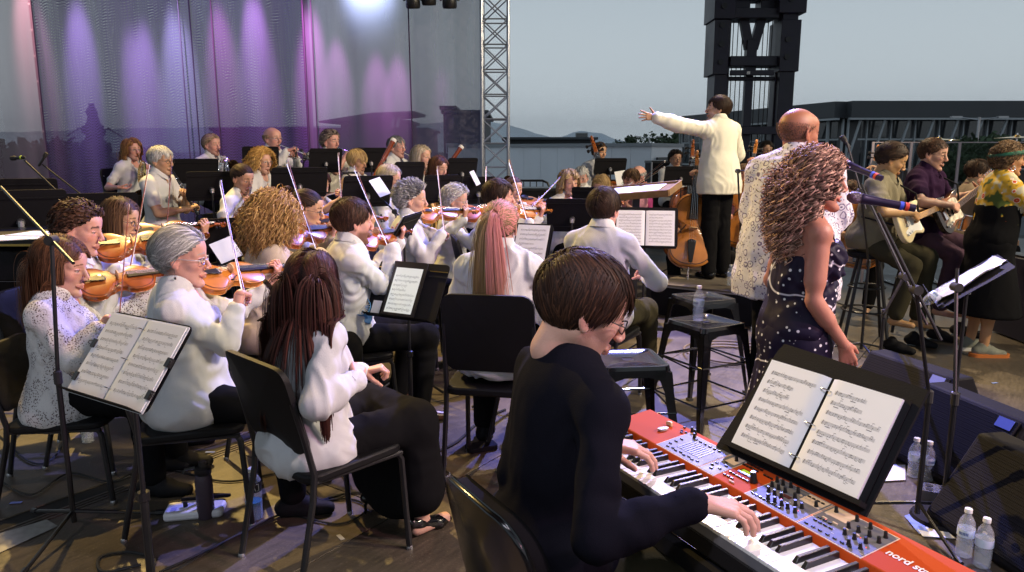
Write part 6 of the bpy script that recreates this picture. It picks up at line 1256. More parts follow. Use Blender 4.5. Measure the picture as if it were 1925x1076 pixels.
# ---- the stage pianist and his instrument
kb = B1_ = Z(1222, 769, .80); KE = Vector((.447, -.894, 0)).normalized(); KB = Vector((.894, .447, 0)).normalized(); KM = Matrix((KE, KB, Vector((0, 0, 1)))).transposed().to_4x4(); ko = kb - KB * .30; ko.z = .80; KM.translation = ko
RED = mat('keyboard_red', (.44, .062, .012), .6, 0, var=.08, vscale=3, spec=.08); GREYP = mat('panel_grey', (.13, .13, .145), .5, 0, var=.1, vscale=30); CREAMP = mat('panel_cream', (.62, .48, .36), .6); KWH = mat('key_white', (.78, .78, .76), .22, coat=.3); KBK = mat('key_black', (.010, .010, .011), .3); LCD = mat('lcd_green', (.25, .35, .03), .3, emit=(.55, .75, .05), estr=.55)
def build_keyboard():
 KL, KD = 1.055, .30; r = empty('stage_piano', mtx=KM); tag(r, 'red electric stage piano with grey control panels under the pianist\'s hands', 'keyboard')
 MB().box((KL / 2, KD / 2, -.085), (KL, KD, .055)).build('case', BLACKM, r, bevel=.006); MB().box((KL / 2, .004, -.055), (KL - .03, .008, .03)).build('key_slip', GREYP, r)
 MB().box((.009, .075, -.045), (.018, .15, .03)).build('cheek_block', RED, r, bevel=.003); MB().box((KL - .012, .075, -.045), (.024, .15, .03)).build('cheek_block', RED, r, bevel=.003)
 def pz(y): return -.016 + (y - .158) / (KD - .158) * .016
 MB().add([(0, .150, -.058), (KL, .150, -.058), (KL, .162, pz(.16)), (0, .162, pz(.16)), (KL, KD, 0), (0, KD, 0), (0, KD, -.06), (KL, KD, -.06)], [(0, 1, 2, 3), (3, 2, 4, 5), (5, 4, 7, 6), (0, 3, 5, 6), (1, 7, 4, 2), (0, 6, 7, 1)]).build('panel', RED, r, bevel=.003)
 nw = 43; kw = (KL - .045) / nw; x0 = .020; wk = None; bk = None; pat = [1, 0, 1, 1, 0, 1, 1]   # E to E: sharps follow F, G, A, C, D
 for i in range(nw):
  if wk is None: wk = MB().box((0, .076, -.041), (kw - .0009, .150, .018)).box((0, .0015, -.036), (kw - .0009, .004, .009)).build('white_key', KWH, r, bevel=.0012); o = wk
  else: o = wk.copy(); COL.objects.link(o); o.parent = r
  o.location = (x0 + kw * (i + .5), 0, -.0012 if i in (6, 7, 24, 26) else 0)
  note = (i + 2) % 7                                         # 0 = C
  if note in (0, 1, 3, 4, 5) and i < nw - 1:
   if bk is None:
    bk = MB().add([(-.0058, .050, -.032), (.0058, .050, -.032), (.0058, .151, -.032), (-.0058, .151, -.032), (-.0042, .060, -.0185), (.0042, .060, -.0185), (.0042, .151, -.0185), (-.0042, .151, -.0185)], [(0, 1, 5, 4), (1, 2, 6, 5), (2, 3, 7, 6), (3, 0, 4, 7), (4, 5, 6, 7)]).build('black_key', KBK, r, bevel=.0012); o = bk
   else: o = bk.copy(); COL.objects.link(o); o.parent = r
   o.location = (x0 + kw * (i + 1), 0, 0)
 sl = .016 / (KD - .158); R3 = Matrix.Rotation(math.atan(sl), 4, 'X')
 def on(x, y, z=0): return Vector((x, y, pz(y) + z))
 def plate(x0, x1, y0, y1, z, mt, name, b=0): m = MB(); m.add([on(x0, y0, z), on(x1, y0, z), on(x1, y1, z), on(x0, y1, z), on(x0, y0, -.002), on(x1, y0, -.002), on(x1, y1, -.002), on(x0, y1, -.002)], [(0, 1, 2, 3), (0, 4, 5, 1), (1, 5, 6, 2), (2, 6, 7, 3), (3, 7, 4, 0)]); return m.build(name, mt, r, smooth=False)
 secs = [(.215, .385, 'g'), (.392, .445, 'g'), (.56, .715, 'g'), (.722, .885, 'g')]
 for a, b, _ in secs: plate(a - .0025, b + .0025, .1625, .2825, .0006, CREAMP, 'panel_outline'); plate(a, b, .165, .280, .0012, GREYP, 'control_panel')
 for a, b in ((.405, .440), (.655, .712), (.728, .785)): plate(a, b, .240, .278, .0020, CREAMP, 'panel_inset')
 kn = None; rg = random.Random(5)
 def knob(x, y, s=.85):
  nonlocal kn
  if kn is None:
   m = MB().lathe([(.0062, 0), (.0058, .003), (.0048, .006), (.0044, .0155), (.0038, .0165), (.0001, .0165)], 14); m.quad((-.0005, 0, .0168), (.0005, 0, .0168), (.0005, .0042, .0168), (-.0005, .0042, .0168)); kn = m.build('knob', KBK, r); o = kn
  else: o = kn.copy(); COL.objects.link(o); o.parent = r
  o.matrix_local = Matrix.Translation(on(x, y, .0012)) @ R3 @ Matrix.Rotation(rg.uniform(-2, 2), 4, 'Z') @ Matrix.Scale(s, 4)
 bt = {}
 def button(x, y, mt=KBK, w_=.010, h_=.0042):
  key = (mt.name, w_)
  if key not in bt: bt[key] = MB().box((0, 0, .0015), (w_, h_, .004)).build('button', mt, r, bevel=.0006); o = bt[key]
  else: o = bt[key].copy(); COL.objects.link(o); o.parent = r
  o.matrix_local = Matrix.Translation(on(x, y, .001)) @ R3
 for x, y in ((.232, .286), (.214, .290), (.250, .268)): knob(x, y, .9)
 for x, y in ((.180, .290), (.190, .272), (.200, .262), (.209, .272)): button(x, y, KBK, .008)
 for i in range(9): plate(.262 + i * .0105, .2685 + i * .0105, .195, .252, .0022, mat('drawbar_slot', (.07, .07, .08), .4), 'drawbar_light')
 for i in range(8): button(.245 + i * .017, .178 + .004 * (i % 2));
 for i in range(6): button(.262 + i * .019, .264, KBK)
 for i in range(3): button(.235, .195 + .02 * i, KBK)
 knob(.425, .262);
 for x, y in ((.402, .20), (.402, .215), (.415, .185), (.430, .20), (.430, .222), (.415, .235)): button(x, y)
 plate(.468, .512, .226, .246, .003, KBK, 'screen_bezel'); plate(.472, .508, .229, .243, .0034, LCD, 'screen')
 knob(.532, .218, 1.7)
 for i in range(6): button(.462 + i * .0115, .208, KBK, .009)
 for i in range(5): button(.452 + i * .0115, .262, KBK, .009); button(.455 + i * .0115, .275, KBK, .009)
 for i in range(3): button(.525 + i * .011, .262, KBK, .009); button(.462 + i * .013, .188, KBK, .009)
 button(.500, .176, CREAMP, .016)
 for i, (x, y) in enumerate(((.566, .262), (.585, .262), (.604, .268), (.575, .236), (.594, .238), (.613, .240), (.632, .262), (.588, .212), (.607, .212), (.626, .214), (.645, .238), (.612, .186), (.631, .188), (.650, .190), (.669, .214), (.668, .190), (.686, .216), (.700, .246), (.742, .262), (.690, .190))): knob(x, y)
 for i in range(8): button(.572 + i * .012, .177, KBK, .008)
 for i in range(4): button(.662 + .013 * i, .266, KBK, .009); button(.648 + .011 * i, .255, CREAMP, .006)
 plate(.618, .642, .222, .232, .0026, mat('led_red_dark', (.06, .01, .01), .3), 'small_display')
 for i, (x, y) in enumerate(((.792, .268), (.828, .266), (.800, .232), (.822, .236), (.846, .240), (.868, .262), (.812, .206), (.835, .208), (.858, .214), (.872, .236), (.842, .182), (.866, .188))): knob(x, y)
 for i in range(7): button(.735 + .019 * i, .176, KBK, .009); button(.738 + .014 * (i % 4), .20 + .014 * (i // 4), KBK, .009)
 for i in range(4): button(.745 + .028 * i, .222, CREAMP, .012)
 m = MB()
 for i in range(46):
  x = rg.choice((rg.uniform(.218, .44), rg.uniform(.562, .88))); y = rg.uniform(.17, .278); m.quad(on(x, y, .0016), on(x + rg.uniform(.004, .009), y, .0016), on(x + .006, y + .0014, .0016), on(x, y + .0014, .0016))
 o = m.build('panel_printing', mat('print_white', (.6, .58, .55), .6), r, smooth=False); o['kind'] = 'stuff'
 led = MB()
 for i in range(10): x = .60 + .03 * i; led.box(on(x, .200 + .01 * (i % 3), .0022), (.0018, .0018, .001))
 o = led.build('indicator_lights', mat('led', (.4, .02, .01), .3, emit=(1, .08, .03), estr=2.0), r); o['kind'] = 'stuff'
 MB().lathe([(.0001, .0), (.010, .0), (.010, .006), (.0001, .008)], 16, on(.148, .236, 0), Matrix.Scale(1.9, 4, (0, 1, 0))).build('modulation_wheel', mat('wheel_grey', (.5, .5, .55), .35), r)
 MB().prism([(0, 0), (.012, .006), (.022, .002), (.020, .010), (.010, .014), (.002, .010)], 0, .012, Matrix.Translation(on(.128, .262, .001))).build('pitch_stick', WOODL, r, bevel=.001)
 for txt, x, y, sz in (('nord stage', .914, .240, .027), ('STAGE PIANO', .925, .200, .0085)):
  if txt == 'STAGE PIANO': continue
  c = bpy.data.curves.new('lettering', 'FONT'); c.body = txt; c.size = sz; c.extrude = .0003; c.offset = .0005; c.materials.append(mat('logo_white', (.8, .78, .76), .5)); o2 = bpy.data.objects.new('text', c); COL.objects.link(o2); bpy.context.view_layer.update(); me_ = bpy.data.meshes.new_from_object(o2.evaluated_get(bpy.context.evaluated_depsgraph_get())); bpy.data.objects.remove(o2); o = bpy.data.objects.new('lettering', me_); COL.objects.link(o); o.parent = r; o['kind'] = 'stuff'; o.matrix_local = Matrix.Translation(on(x - .012, y - .025, .0009)) @ R3
 s = empty('keyboard_stand', mtx=KM @ Matrix.Translation((0, 0, -.80))); tag(s, 'black folding stand carrying the red stage piano', 'stand')
 for x in (.12, .93):
  MB().beam((x, .02, .03), (x, .28, .66), .035, .035).build('leg', BLACK, s, bevel=.004); MB().beam((x + .04, .28, .03), (x + .04, .02, .66), .035, .035).build('leg', BLACK, s, bevel=.004); MB().box((x + .02, .15, .675), (.06, .34, .03)).build('support_arm', BLACK, s, bevel=.003); MB().box((x + .02, .15, .015), (.05, .50, .03)).build('foot', RUBBER, s, bevel=.003)
 MB().beam((.10, .15, .35), (.97, .15, .35), .03, .05).build('crossbar', BLACK, s)
 MB().beam((.0, .0, .655), (1.055, .0, .655), .03, .045).build('front_rail', BLACK, s)
build_keyboard()
BLv, BRv = Z(1380, 840, .82), Z(1610, 945, .82); be = (BRv - BLv).normalized(); bb = Vector((-be.y, be.x, 0)); t = math.radians(33); bup = bb * math.sin(t) + Vector((0, 0, 1)) * math.cos(t); bn = be.cross(bup)
BMx = Matrix((be, bup, bn)).transposed().to_4x4(); BMx.translation = (BLv + BRv) / 2
binder(BMx, 'open white music binder on the back edge of the red stage piano', .186, .258, cover=BLACKM, covm=(.02, .012), seed=4, n=8, thick=.010)
m = MB(); M0 = Matrix.Translation(-Vector((.0, 0, 0))); r = empty('folder', mtx=BMx); tag(r, 'big black folder propped behind the open binder on the stage piano', 'folder')
MB().prism([(-.245, -.02), (.215, -.02), (.225, .30), (-.190, .315), (-.20, .29)], -.012, -.004).build('back_cover', BLACKM, r); MB().box((0, .0, .012), (.42, .012, .03)).build('ledge', BLACKM, r)
q = pose((1096, 582), 1.82, 22, lean=6, s=.96, hs=1.08, hyaw=-14, hpitch=24)
lw = w2l(q, Z(1138, 834, .845)); rw = w2l(q, Z(1312, 944, .850)); Ri = np.array(q.Mi)[:3, :3]
person('A', q, 'pianist in a black long sleeved sweater playing the red keyboard', skin='fair', hair=('short', 'darkbrown'), hairn=5600, hairkw=dict(ln=.068, wd=.0016, col=(.020, .010, .007), col2=(.075, .034, .018)), near=2, top=dict(mat=NAVY, neck='round', sleeve='long', ease=.010, fold=.006, name='sweater'), bottom=dict(mat=OLIVE),
       hands={1: (lw, Ri @ V3((.97, -.10, -.12)), Ri @ V3((-.1, 0, -1)), 'piano', (-1, .1, -.6)), -1: (rw, Ri @ V3((.97, -.14, -.14)), Ri @ V3((-.1, 0, -1)), 'piano', (-1, -.12, -.7))}, glasses=BLACK, beard=.35, seed=11, shoes=BLACKM)
def swivel_chair():
 c = l2w(q, (0, 0, 0)); r = empty('swivel_chair', mtx=Matrix.Translation((c.x + .10, c.y - .06, -.02)) @ Matrix.Rotation(math.radians(30), 4, 'Z') @ Matrix.Scale(.92, 4)); tag(r, 'black padded swivel chair behind the pianist in the black sweater', 'chair')
 MB().prism(rrect(.46, .46, .10, 5), .44, .50).build('seat', BLKCLOTH, r, bevel=.018); MB().tube([(0, 0, .44), (0, 0, .12)], .025, 10).build('column', CHROME, r)
 for k in range(5): a = k * 1.2566; MB().tube([(0, 0, .12), (.28 * math.cos(a), .28 * math.sin(a), .07)], .016, 6).build('leg', BLACK, r); MB().lathe([(.001, -.02), (.028, -.02), (.028, .02), (.001, .02)], 10, (.28 * math.cos(a), .28 * math.sin(a), .028), Matrix.Rotation(math.radians(90), 4, 'X')).build('wheel', RUBBER, r)
 for nm, o0, o1, mt, kk in (('back_pad', .0, .045, BLKCLOTH, .94), ('back_shell', -.014, .0, GLOSSB, 1.0)):
  pol = rrect(.42 * kk, .40 * kk, .11, 6, 0, .76); g = MB(); N = len(pol)
  for o_ in (o0, o1):
   rings = [[(-.27 - (.76 - z) * -.05 * 0 - .05 * math.cos(y / .21 * 1.2) + o_ - (z - .76) * .22, y, z) for y, z in [(y * sc, .76 + (z - .76) * sc) for y, z in pol]] for sc in (1, .9, .4)]
   vv = [p for rr in rings for p in rr]; fs = [(a * N + i, a * N + (i + 1) % N, (a + 1) * N + (i + 1) % N, (a + 1) * N + i) for a in range(2) for i in range(N)] + [tuple(2 * N + i for i in range(N))]; g.add(vv, fs)
  g.f += [(i, N * 3 + i, N * 3 + (i + 1) % N, (i + 1) % N) for i in range(N)]; g.m += [0] * N; g.build(nm, mt, r, sharp=50, bevel=.006)
 MB().tube([(-.33, .0, .66), (-.36, 0, .60), (-.34, 0, .45), (-.05, 0, .43)], .013, 8).build('back_bracket', CHROME, r); MB().lathe([(.001, -.03), (.024, -.03), (.024, .03), (.001, .03)], 14, (-.39, .03, .60), Matrix.Rotation(math.radians(90), 4, 'X')).build('knob', RUBBER, r); MB().tube([(-.345, 0, .66), (-.352, .0, .60)], .018, 8).lathe([(.001, -.02), (.014, -.02), (.014, .02), (.001, .02)], 10, (-.35, 0, .655), Matrix.Rotation(math.radians(90), 4, 'Y')).build('bracket_plate', CHROME, r)
swivel_chair()
# ---- front strings
q = pose((588, 532), 2.82, 46, lean=2, s=.94, fem=True, hyaw=30, hpitch=8); qB = q
Ri = np.array(q.Mi)[:3, :3]
person('B', q, 'woman with very long dark hair seen from behind in a white shirt', skin='fair', hair=('long', 'reddark'), hairn=6500, hairkw=dict(ln=.60, wd=.0042), near=2, top=dict(mat=WSHIRT, neck='collar', sleeve='long', ease=.014, wide=.008, fold=.012, hlen=.06), bottom=dict(mat=BLKCLOTH, type='wide', hem=.30), seed=22, shoes=False,
       hands={1: (w2l(q, P(684, 700, 2.95)), (.5, -.5, .2), (0, 0, -1), 'grip', (-.3, .6, -1)), -1: (w2l(q, P(672, 712, 2.80)), (.45, .6, .35), (0, .6, -.6), 'grip', (-.4, -.5, -1))}, feet=.0)
def pump(q, an, i):
 fx = an[0]; y = an[1]; pr = [rc((fx - .055, y, .075), (fx - .02, y, .065), .027, .028, k=.02), rc((fx - .02, y, .062), (fx + .09, y, .026), .026, .027, k=.02, side=(0, 1, 0), w=1.15), rc((fx + .09, y, .024), (fx + .15, y, .017), .027, .013, k=.02, side=(0, 1, 0), w=1.2), rc((fx - .06, y, .07), (fx - .062, y, .004), .010, .0055, k=.004), el((fx - .015, y, .115), (.055, .026, .042), k=.004, op=-1)]
 V, Q = smesh(pr, .005); npobj('shoe', V, Q, GLOSSB, q.root)
for i in (1, -1): pump(q, q.LG[i][2], i)
cB = chair_for(q, 'black orchestra chair under the woman with very long dark hair', dx=.06, fix=True)
q = fiddler('C', (343, 486), 3.18, 14, 'grey haired woman violinist in a white lace trimmed top', vk='violin2', kind=VIOLIN2, pk=dict(lean=-2, s=.95, hs=1.06, fem=True, hyaw=-6, hpitch=6), fp=dict(vyaw=42, vpitch=-2, roll=30, e=66, Lb=.20, drop=.0), skin='pink', hair=('swept', 'grey'), hairn=4200,
   hairkw=dict(ln=.15, col=(.24, .235, .23), col2=(.60, .59, .57)), near=2, fat=1.2, bust=1.3, top=dict(mat=WSHIRT, neck='round', sleeve='34', ease=.012, fold=.008, hlen=.06), bottom=BT, glasses=STEEL, seed=31)
mm = MB(); e0 = q.Mh @ Vector((-.006, -.086, -.036)); mm.tube([e0, e0 + Vector((0, 0, -.03))], .0012, 5).lathe([(.001, -.006), (.005, -.004), (.005, .004), (.001, .006)], 8, e0 + Vector((0, 0, -.036))).build('earring', SILVER, q.root)
J = q.J[1]; dw = (J[2] - J[1]) / np.linalg.norm(J[2] - J[1]); MB().tube([J[2] - dw * .045, J[2] - dw * .025], .033, 16).build('watch_strap', BLACKM, q.root)
q = fiddler('D', (116, 503), 3.45, 6, 'auburn haired woman violinist in a white crochet top', vk='violin', pk=dict(lean=0, s=.93, hs=1.16, fem=True, hyaw=-2, hpitch=12), fp=dict(vyaw=38, vpitch=2, roll=34, e=66, Lb=.30), skin='pink', hair=('shoulder', 'auburn'), hairn=4200, hairkw=dict(ln=.30, col=(.060, .025, .013), col2=(.20, .085, .040)),
   near=2, fat=1.12, bust=1.2, top=dict(mat=None, neck='round', sleeve='34', ease=.016, wide=.012, fold=.010, hlen=.10) | dict(mat=MATS.get('crochet') or CROCHET), bottom=BT, seed=41)
q = fiddler('E', (150, 432), 3.75, 2, 'dark haired man violinist behind the auburn haired woman', vk='violin', pk=dict(lean=6, hyaw=2, hpitch=12), fp=dict(vyaw=34, vpitch=4, roll=34, e=68, Lb=.24), skin='pink', hair=('tousled', 'darkbrown'), near=1, top=WT, bottom=BT, seed=51)
q = fiddler('F', (228, 413), 4.45, 4, 'brown haired girl violinist with glasses and a white shirt', vk='violin', pk=dict(lean=5, s=.97, fem=True, hyaw=-4, hpitch=14), fp=dict(vyaw=36, vpitch=4, roll=34, e=72, Lb=.20), skin='warm', hair=('bob', 'brown'), hairkw=dict(ln=.26), near=1, top=WT, bottom=BT, glasses=BLACK, seed=61)
q = fiddler('G', (517, 410), 4.05, 24, 'woman violinist with golden curls and a beige top', vk='violin', pk=dict(lean=5, fem=True, hyaw=12, hpitch=10), fp=dict(vyaw=38, vpitch=0, roll=34, e=70, Lb=.24), skin='fair', hair=('curlybob', 'curlgold'), hairn=2600, hairkw=dict(ln=.21, wd=.0034), near=2, top=dict(mat=BEIGE, neck='round', sleeve='long'), bottom=BT, seed=71)
q = fiddler('H', (577, 395), 4.75, 4, 'dark haired woman violinist with glasses behind the golden curls', vk='violin', pk=dict(lean=6, fem=True, hyaw=0, hpitch=12), fp=dict(vyaw=38, vpitch=2, roll=34, e=72, Lb=.20), skin='warm', hair=('bun', 'dark'), near=1, top=dict(mat=WSHIRT, neck='scoop', sleeve='short'), bottom=BT, glasses=BLACK, seed=81)
q = fiddler('I', (664, 418), 4.30, 22, 'bearded dark haired man violinist in a white dress shirt', vk='violin', pk=dict(lean=3, s=1.03, hyaw=8, hpitch=6), fp=dict(vyaw=40, vpitch=0, roll=30, e=66, Lb=.20), skin='pink', hair=('short', 'darkbrown'), hairn=2600, near=2, beard=.85, stubc=(.09, .035, .018), top=WT, bottom=dict(mat=BLKCLOTH), shoes=mat('brown_leather', (.06, .022, .012), .4), seed=91, feet=-.12)
q = fiddler('J', (775, 377), 5.55, 0, 'woman violinist with short spiky grey hair and white jacket', vk='violin2', kind=VIOLIN2, pk=dict(lean=3, fem=True, s=1.02, hyaw=2, hpitch=4), fp=dict(vyaw=38, vpitch=0, roll=28, e=66, Lb=.30), skin='fair', hair=('spiky', 'grey'), hairn=1500, hairkw=dict(col=(.22, .22, .24), col2=(.55, .55, .56)), near=1, fat=1.15, bust=1.1, top=dict(mat=WSHIRT, neck='collar', sleeve='long', wide=.012), bottom=BT, seed=101)
q = fiddler('K', (857, 378), 6.2, -8, 'older woman violist with fluffy grey hair and glasses', vk='viola', kind=VIOLA, kn='viola', pk=dict(lean=4, fem=True, s=.95, hyaw=-6, hpitch=8), fp=dict(vyaw=36, vpitch=0, roll=28, e=60, Lb=.22, k=1.1), skin='fair', hair=('fluffy', 'grey'), hairn=1300, near=1, top=dict(mat=WSHIRT, neck='scoop', sleeve='long'), bottom=dict(mat=NAVY), glasses=STEEL, seed=111)
q = fiddler('M', (938, 372), 5.5, 10, 'dark haired man violinist left of the ponytailed woman', vk='violin2', kind=VIOLIN2, pk=dict(lean=3, s=1.02, hyaw=-4, hpitch=4), fp=dict(vyaw=34, vpitch=-2, roll=32, e=64, Lb=.22), skin='pink', hair=('short', 'dark'), near=1, top=WT, bottom=BT, seed=121)
q = fiddler('O', (966, 357), 7.3, -48, 'girl violinist with brown hair facing the camera', vk='violin2', kind=VIOLIN2, pk=dict(lean=3, s=.96, fem=True, hyaw=-14, hpitch=4), fp=dict(vyaw=40, vpitch=-6, roll=20, e=52, Lb=.22), skin='fair', hair=('bun', 'brown'), near=0, hairn=500, top=dict(mat=WSHIRT, neck='scoop', sleeve='long'), bottom=BT, seed=131)
q = fiddler('P', (1070, 345), 7.6, -62, 'blonde woman violist facing the camera in a white top', vk='viola', kind=VIOLA, kn='viola', pk=dict(lean=3, s=1.0, fem=True, hyaw=-6, hpitch=4), fp=dict(vyaw=30, vpitch=-22, roll=10, e=48, Lb=.24, k=1.1), skin='fair', hair=('wavy', 'blond'), hairn=700, hairkw=dict(ln=.20), near=0, top=dict(mat=WSHIRT, neck='scoop', sleeve='short'), bottom=BT, seed=141)
q = pose((941, 428), 3.62, 80, lean=4, s=.99, fem=True, hyaw=-6, hpitch=4)
person('L', q, 'woman with a blonde and pink ponytail seen from behind', skin='fair', hair=('ponytail', 'dblond'), hairn=3400, hairkw=dict(ln=.40, col=(.26, .18, .09), col2=(.66, .27, .26), wd=.0028), near=2, top=dict(mat=WSHIRT, neck='collar', sleeve='long', ease=.015, wide=.012, fold=.014), bottom=BT, seed=151,
       hands={1: ((.36, .22, .75), (.8, -.3, .1), (0, 0, -1), 'relax'), -1: ((.38, -.18, .72), (.8, .3, .1), (0, 0, -1), 'relax')})
chair_for(q)
q = pose((1136, 395), 4.75, 58, lean=5, s=1.06, hyaw=-6, hpitch=6)
person('N', q, 'broad dark haired man seen from behind in a white shirt', skin='pink', hair=('short', 'dark'), hairn=2600, near=2, fat=1.22, top=WT, bottom=dict(mat=OLIVE), seed=161, shoes=BLACKM,
       hands={1: ((.36, .16, .82), (.7, -.5, .2), (0, -.6, -.6), 'grip'), -1: ((.34, -.20, .78), (.7, .5, .2), (0, .6, -.6), 'grip', (-.3, -.9, -.6))})
chair_for(q)
q = pose((1093, 334), 9.2, -100, lean=4, hyaw=0, hpitch=12); person('Q', q, 'grey bearded man with glasses behind the blonde violist', skin='pink', hair=('short', 'grey'), near=0, beard=.9, stubc=(.42, .42, .42), glasses=STEEL, top=WT, bottom=BT, seed=171, build_legs=False)
q = pose((1130, 352), 8.0, -115, lean=12, fem=True, hpitch=26); person('R', q, 'blonde woman bent forward behind the wooden music desk', skin='fair', hair=('shoulder', 'blond'), near=0, top=dict(mat=WSHIRT, neck='scoop', sleeve='short'), bottom=BT, seed=181, build_legs=False)
q = fiddler('T', (1186, 340), 8.3, -150, 'brown haired violist with glasses bent over the viola', vk='viola', kind=VIOLA, kn='viola', pk=dict(lean=8, fem=True, hyaw=10, hpitch=20), fp=dict(vyaw=40, e=52), skin='pink', hair=('short', 'brown'), glasses=BLACK, near=0, top=dict(mat=PINKC, neck='round', sleeve='short'), bottom=BT, seed=191, chair=False)
q = fiddler('U', (1199, 332), 9.3, -150, 'balding man violist in a magenta shirt', vk='viola', kind=VIOLA, kn='viola', pk=dict(lean=6, hyaw=0, hpitch=16), fp=dict(vyaw=38, e=56), skin='pink', hair=('fringe', 'grey'), near=0, top=dict(mat=cloth('magenta_shirt', (.30, .04, .16)), neck='round', sleeve='short'), bottom=BT, seed=201, chair=False)
q = pose((1127, 287), 10.3, -75, sit=False, lean=4, hyaw=20, hpitch=6); d = unit(P(1116, 262, 10.25) - P(1180, 470, 10.2)); bo = P(1180, 470, 10.1); bo = Vector(V3(P(1113, 262, 10.15)) - d * .56 * 3.05)
lh = w2l(q, V3(bo) + d * 1.33 + V3((.05, -.06, 0)))
person('S', q, 'double bass player in a white shirt standing before the trailer', skin='warm', hair=('swept', 'brown'), near=0, top=WT, bottom=BT, seed=211, hands={1: (lh, (.3, -.6, .6), (0, -1, 0), 'neck', (.2, 1, -.4)), -1: ((.34, -.16, .95), (.7, .2, -.6), (0, 0, -1), 'relax')})
use('bass', BASS, frame(d, unit((-.10, -.95, .1)), bo), 'double bass leaning left beside its white shirted player', 'double basses')
q = pose((1270, 300), 11.2, -80, lean=3, hyaw=0, hpitch=2, fl=.15); person('V', q, 'dark haired bass player with glasses left of the conductor', skin='tan', hair=('tousled', 'black'), near=0, glasses=BLACK, top=WT, bottom=BT, seed=221, build_legs=False)
use('bass', BASS, frame(unit((.04, .06, 1)), unit((-.1, -1, .05)), P(1288, 492, 10.9)), 'double bass whose scroll rises left of the conductor', 'double basses')
def cellist(key, hp, depth, yaw, desc, cpx, cd, lab, **kw):
 q = pose(hp, depth, yaw, lean=6, hpitch=8, fem=kw.pop('fem', False)); o = P(cpx[0], cpx[1], cd); dv = unit(V3(q.M.to_3x3() @ Vector((-.34, .08, 1)))); nm = unit(V3(q.M.to_3x3() @ Vector((.9, 0, .3))))
 lh = w2l(q, V3(o) + dv * .98) + V3((-.01, .05, 0)); rh = w2l(q, V3(o) + dv * .36) + V3((.05, -.22, 0))
 hz = q.hz; person(key, q, desc, hands={1: (lh, (.3, -.8, .2), (.3, -.6, -.3), 'neck', (0, .8, -.6)), -1: (rh, (.5, .6, -.3), (0, 0, -1), 'grip', (-.1, -1, -.2))}, legs={i: ((.36, i * .30, .50), (.36, i * .26, .085)) for i in (1, -1)}, near=0, **kw)
 use('cello', CELLO, frame(dv, nm, o), lab, 'cellos'); return q
cellist('W', (1318, 352), 8.0, -95, 'cellist in a cream top half hidden behind the conductor', (1296, 500), 7.55, 'amber cello standing left of the conductor\'s legs', skin='warm', hair=('short', 'brown'), top=dict(mat=CREAM, neck='round', sleeve='short'), bottom=BT, seed=231)
cellist('Y', (1400, 330), 8.6, -110, 'cellist in pink mostly hidden right of the conductor', (1392, 462), 8.2, 'cello showing right of the conductor\'s legs', skin='pink', hair=('short', 'brown'), top=dict(mat=PINKC, neck='round', sleeve='short'), bottom=BT, seed=241)
cellist('Y2', (1600, 365), 7.6, -120, 'cellist hidden behind the two microphones', (1606, 500), 7.2, 'reddish cello standing behind the microphone stands', skin='warm', hair=('short', 'darkbrown'), top=dict(mat=BLKCLOTH, neck='round', sleeve='long'), bottom=BT, seed=245)
q = pose((1440, 283), 10.2, -85, sit=False, lean=2, fem=True, hpitch=4); person('Z', q, 'dark haired player with glasses left of the bald singer', skin='tan', hair=('shoulder', 'black'), hairkw=dict(ln=.22), near=0, glasses=BLACK, top=dict(mat=BLKCLOTH, neck='collar', sleeve='short'), bottom=BT, seed=251)
# ---- winds on risers
riser(-5.4, -1.2, 6.35, 7.55, .16, 'lowest riser platform carrying the flutes'); riser(-5.6, -.9, 7.6, 8.75, .34, 'middle riser platform carrying clarinets and bassoons'); riser(-5.8, -1.0, 8.8, 10.4, .56, 'highest riser platform carrying horns and trumpets')
q = hornist('h1', (249, 283), 8.7, -28, 'horn player with long wavy reddish hair', BRASS, 'horn', pk=dict(fem=True, lean=3, hyaw=-4, fl=.3), skin='pink', hair=('wavy', 'dblond'), hairn=800, hairkw=dict(col=(.17, .08, .03), col2=(.45, .24, .10)), near=1, fat=1.2, glasses=STEEL, top=dict(mat=WSHIRT, neck='round', sleeve='short'), bottom=dict(mat=NAVY), seed=261); chair_for(q)
q = clarinetist('c1', (303, 303), 6.9, -8, 'white haired clarinetist with glasses and a short sleeved shirt', ang=60, pk=dict(lean=2, s=1.02, hyaw=-4, hpitch=4, fl=.3), skin='warm', hair=('short', 'grey'), hairn=1000, hairkw=dict(col=(.35, .35, .35), col2=(.75, .75, .74)), near=1, glasses=BLACK, top=WS, bottom=BT, seed=271); chair_for(q)
q = hornist('h2', (399, 274), 9.0, -28, 'sandy haired horn player behind two music stands', SILVER, 'silver_horn', pk=dict(lean=3, fl=.36), skin='pink', hair=('swept', 'sandy'), near=1, top=WT, bottom=BT, seed=281)
q = trumpeter('t1', (513, 262), 8.6, -32, 'bald trumpeter with a silver trumpet and glasses', pk=dict(lean=2, s=1.04, fl=.56), skin='pink', hair=('fringe', 'sandy'), glasses=STEEL, near=1, top=WT, bottom=BT, seed=291)
q = clarinetist('c2', (493, 305), 7.6, -30, 'clarinetist with curly yellow blonde hair and glasses', ang=56, pk=dict(lean=3, fem=True, hpitch=4, fl=.3), skin='fair', hair=('curlybob', 'blond'), hairn=900, hairkw=dict(col=(.40, .22, .06), col2=(.72, .48, .18)), near=1, glasses=STEEL, top=dict(mat=WSHIRT, neck='round', sleeve='long'), bottom=BT, seed=301)
q = flutist('f1', (456, 337), 6.55, -18, 'flutist with dark hair in a bun and a watch', pk=dict(lean=5, fem=True, hyaw=-10, hpitch=18, fl=.16), skin='tan', hair=('bun', 'dark'), hairn=1100, near=1, top=dict(mat=WSHIRT, neck='scoop', sleeve='short', slen=.5), bottom=BT, seed=311); chair_for(q)
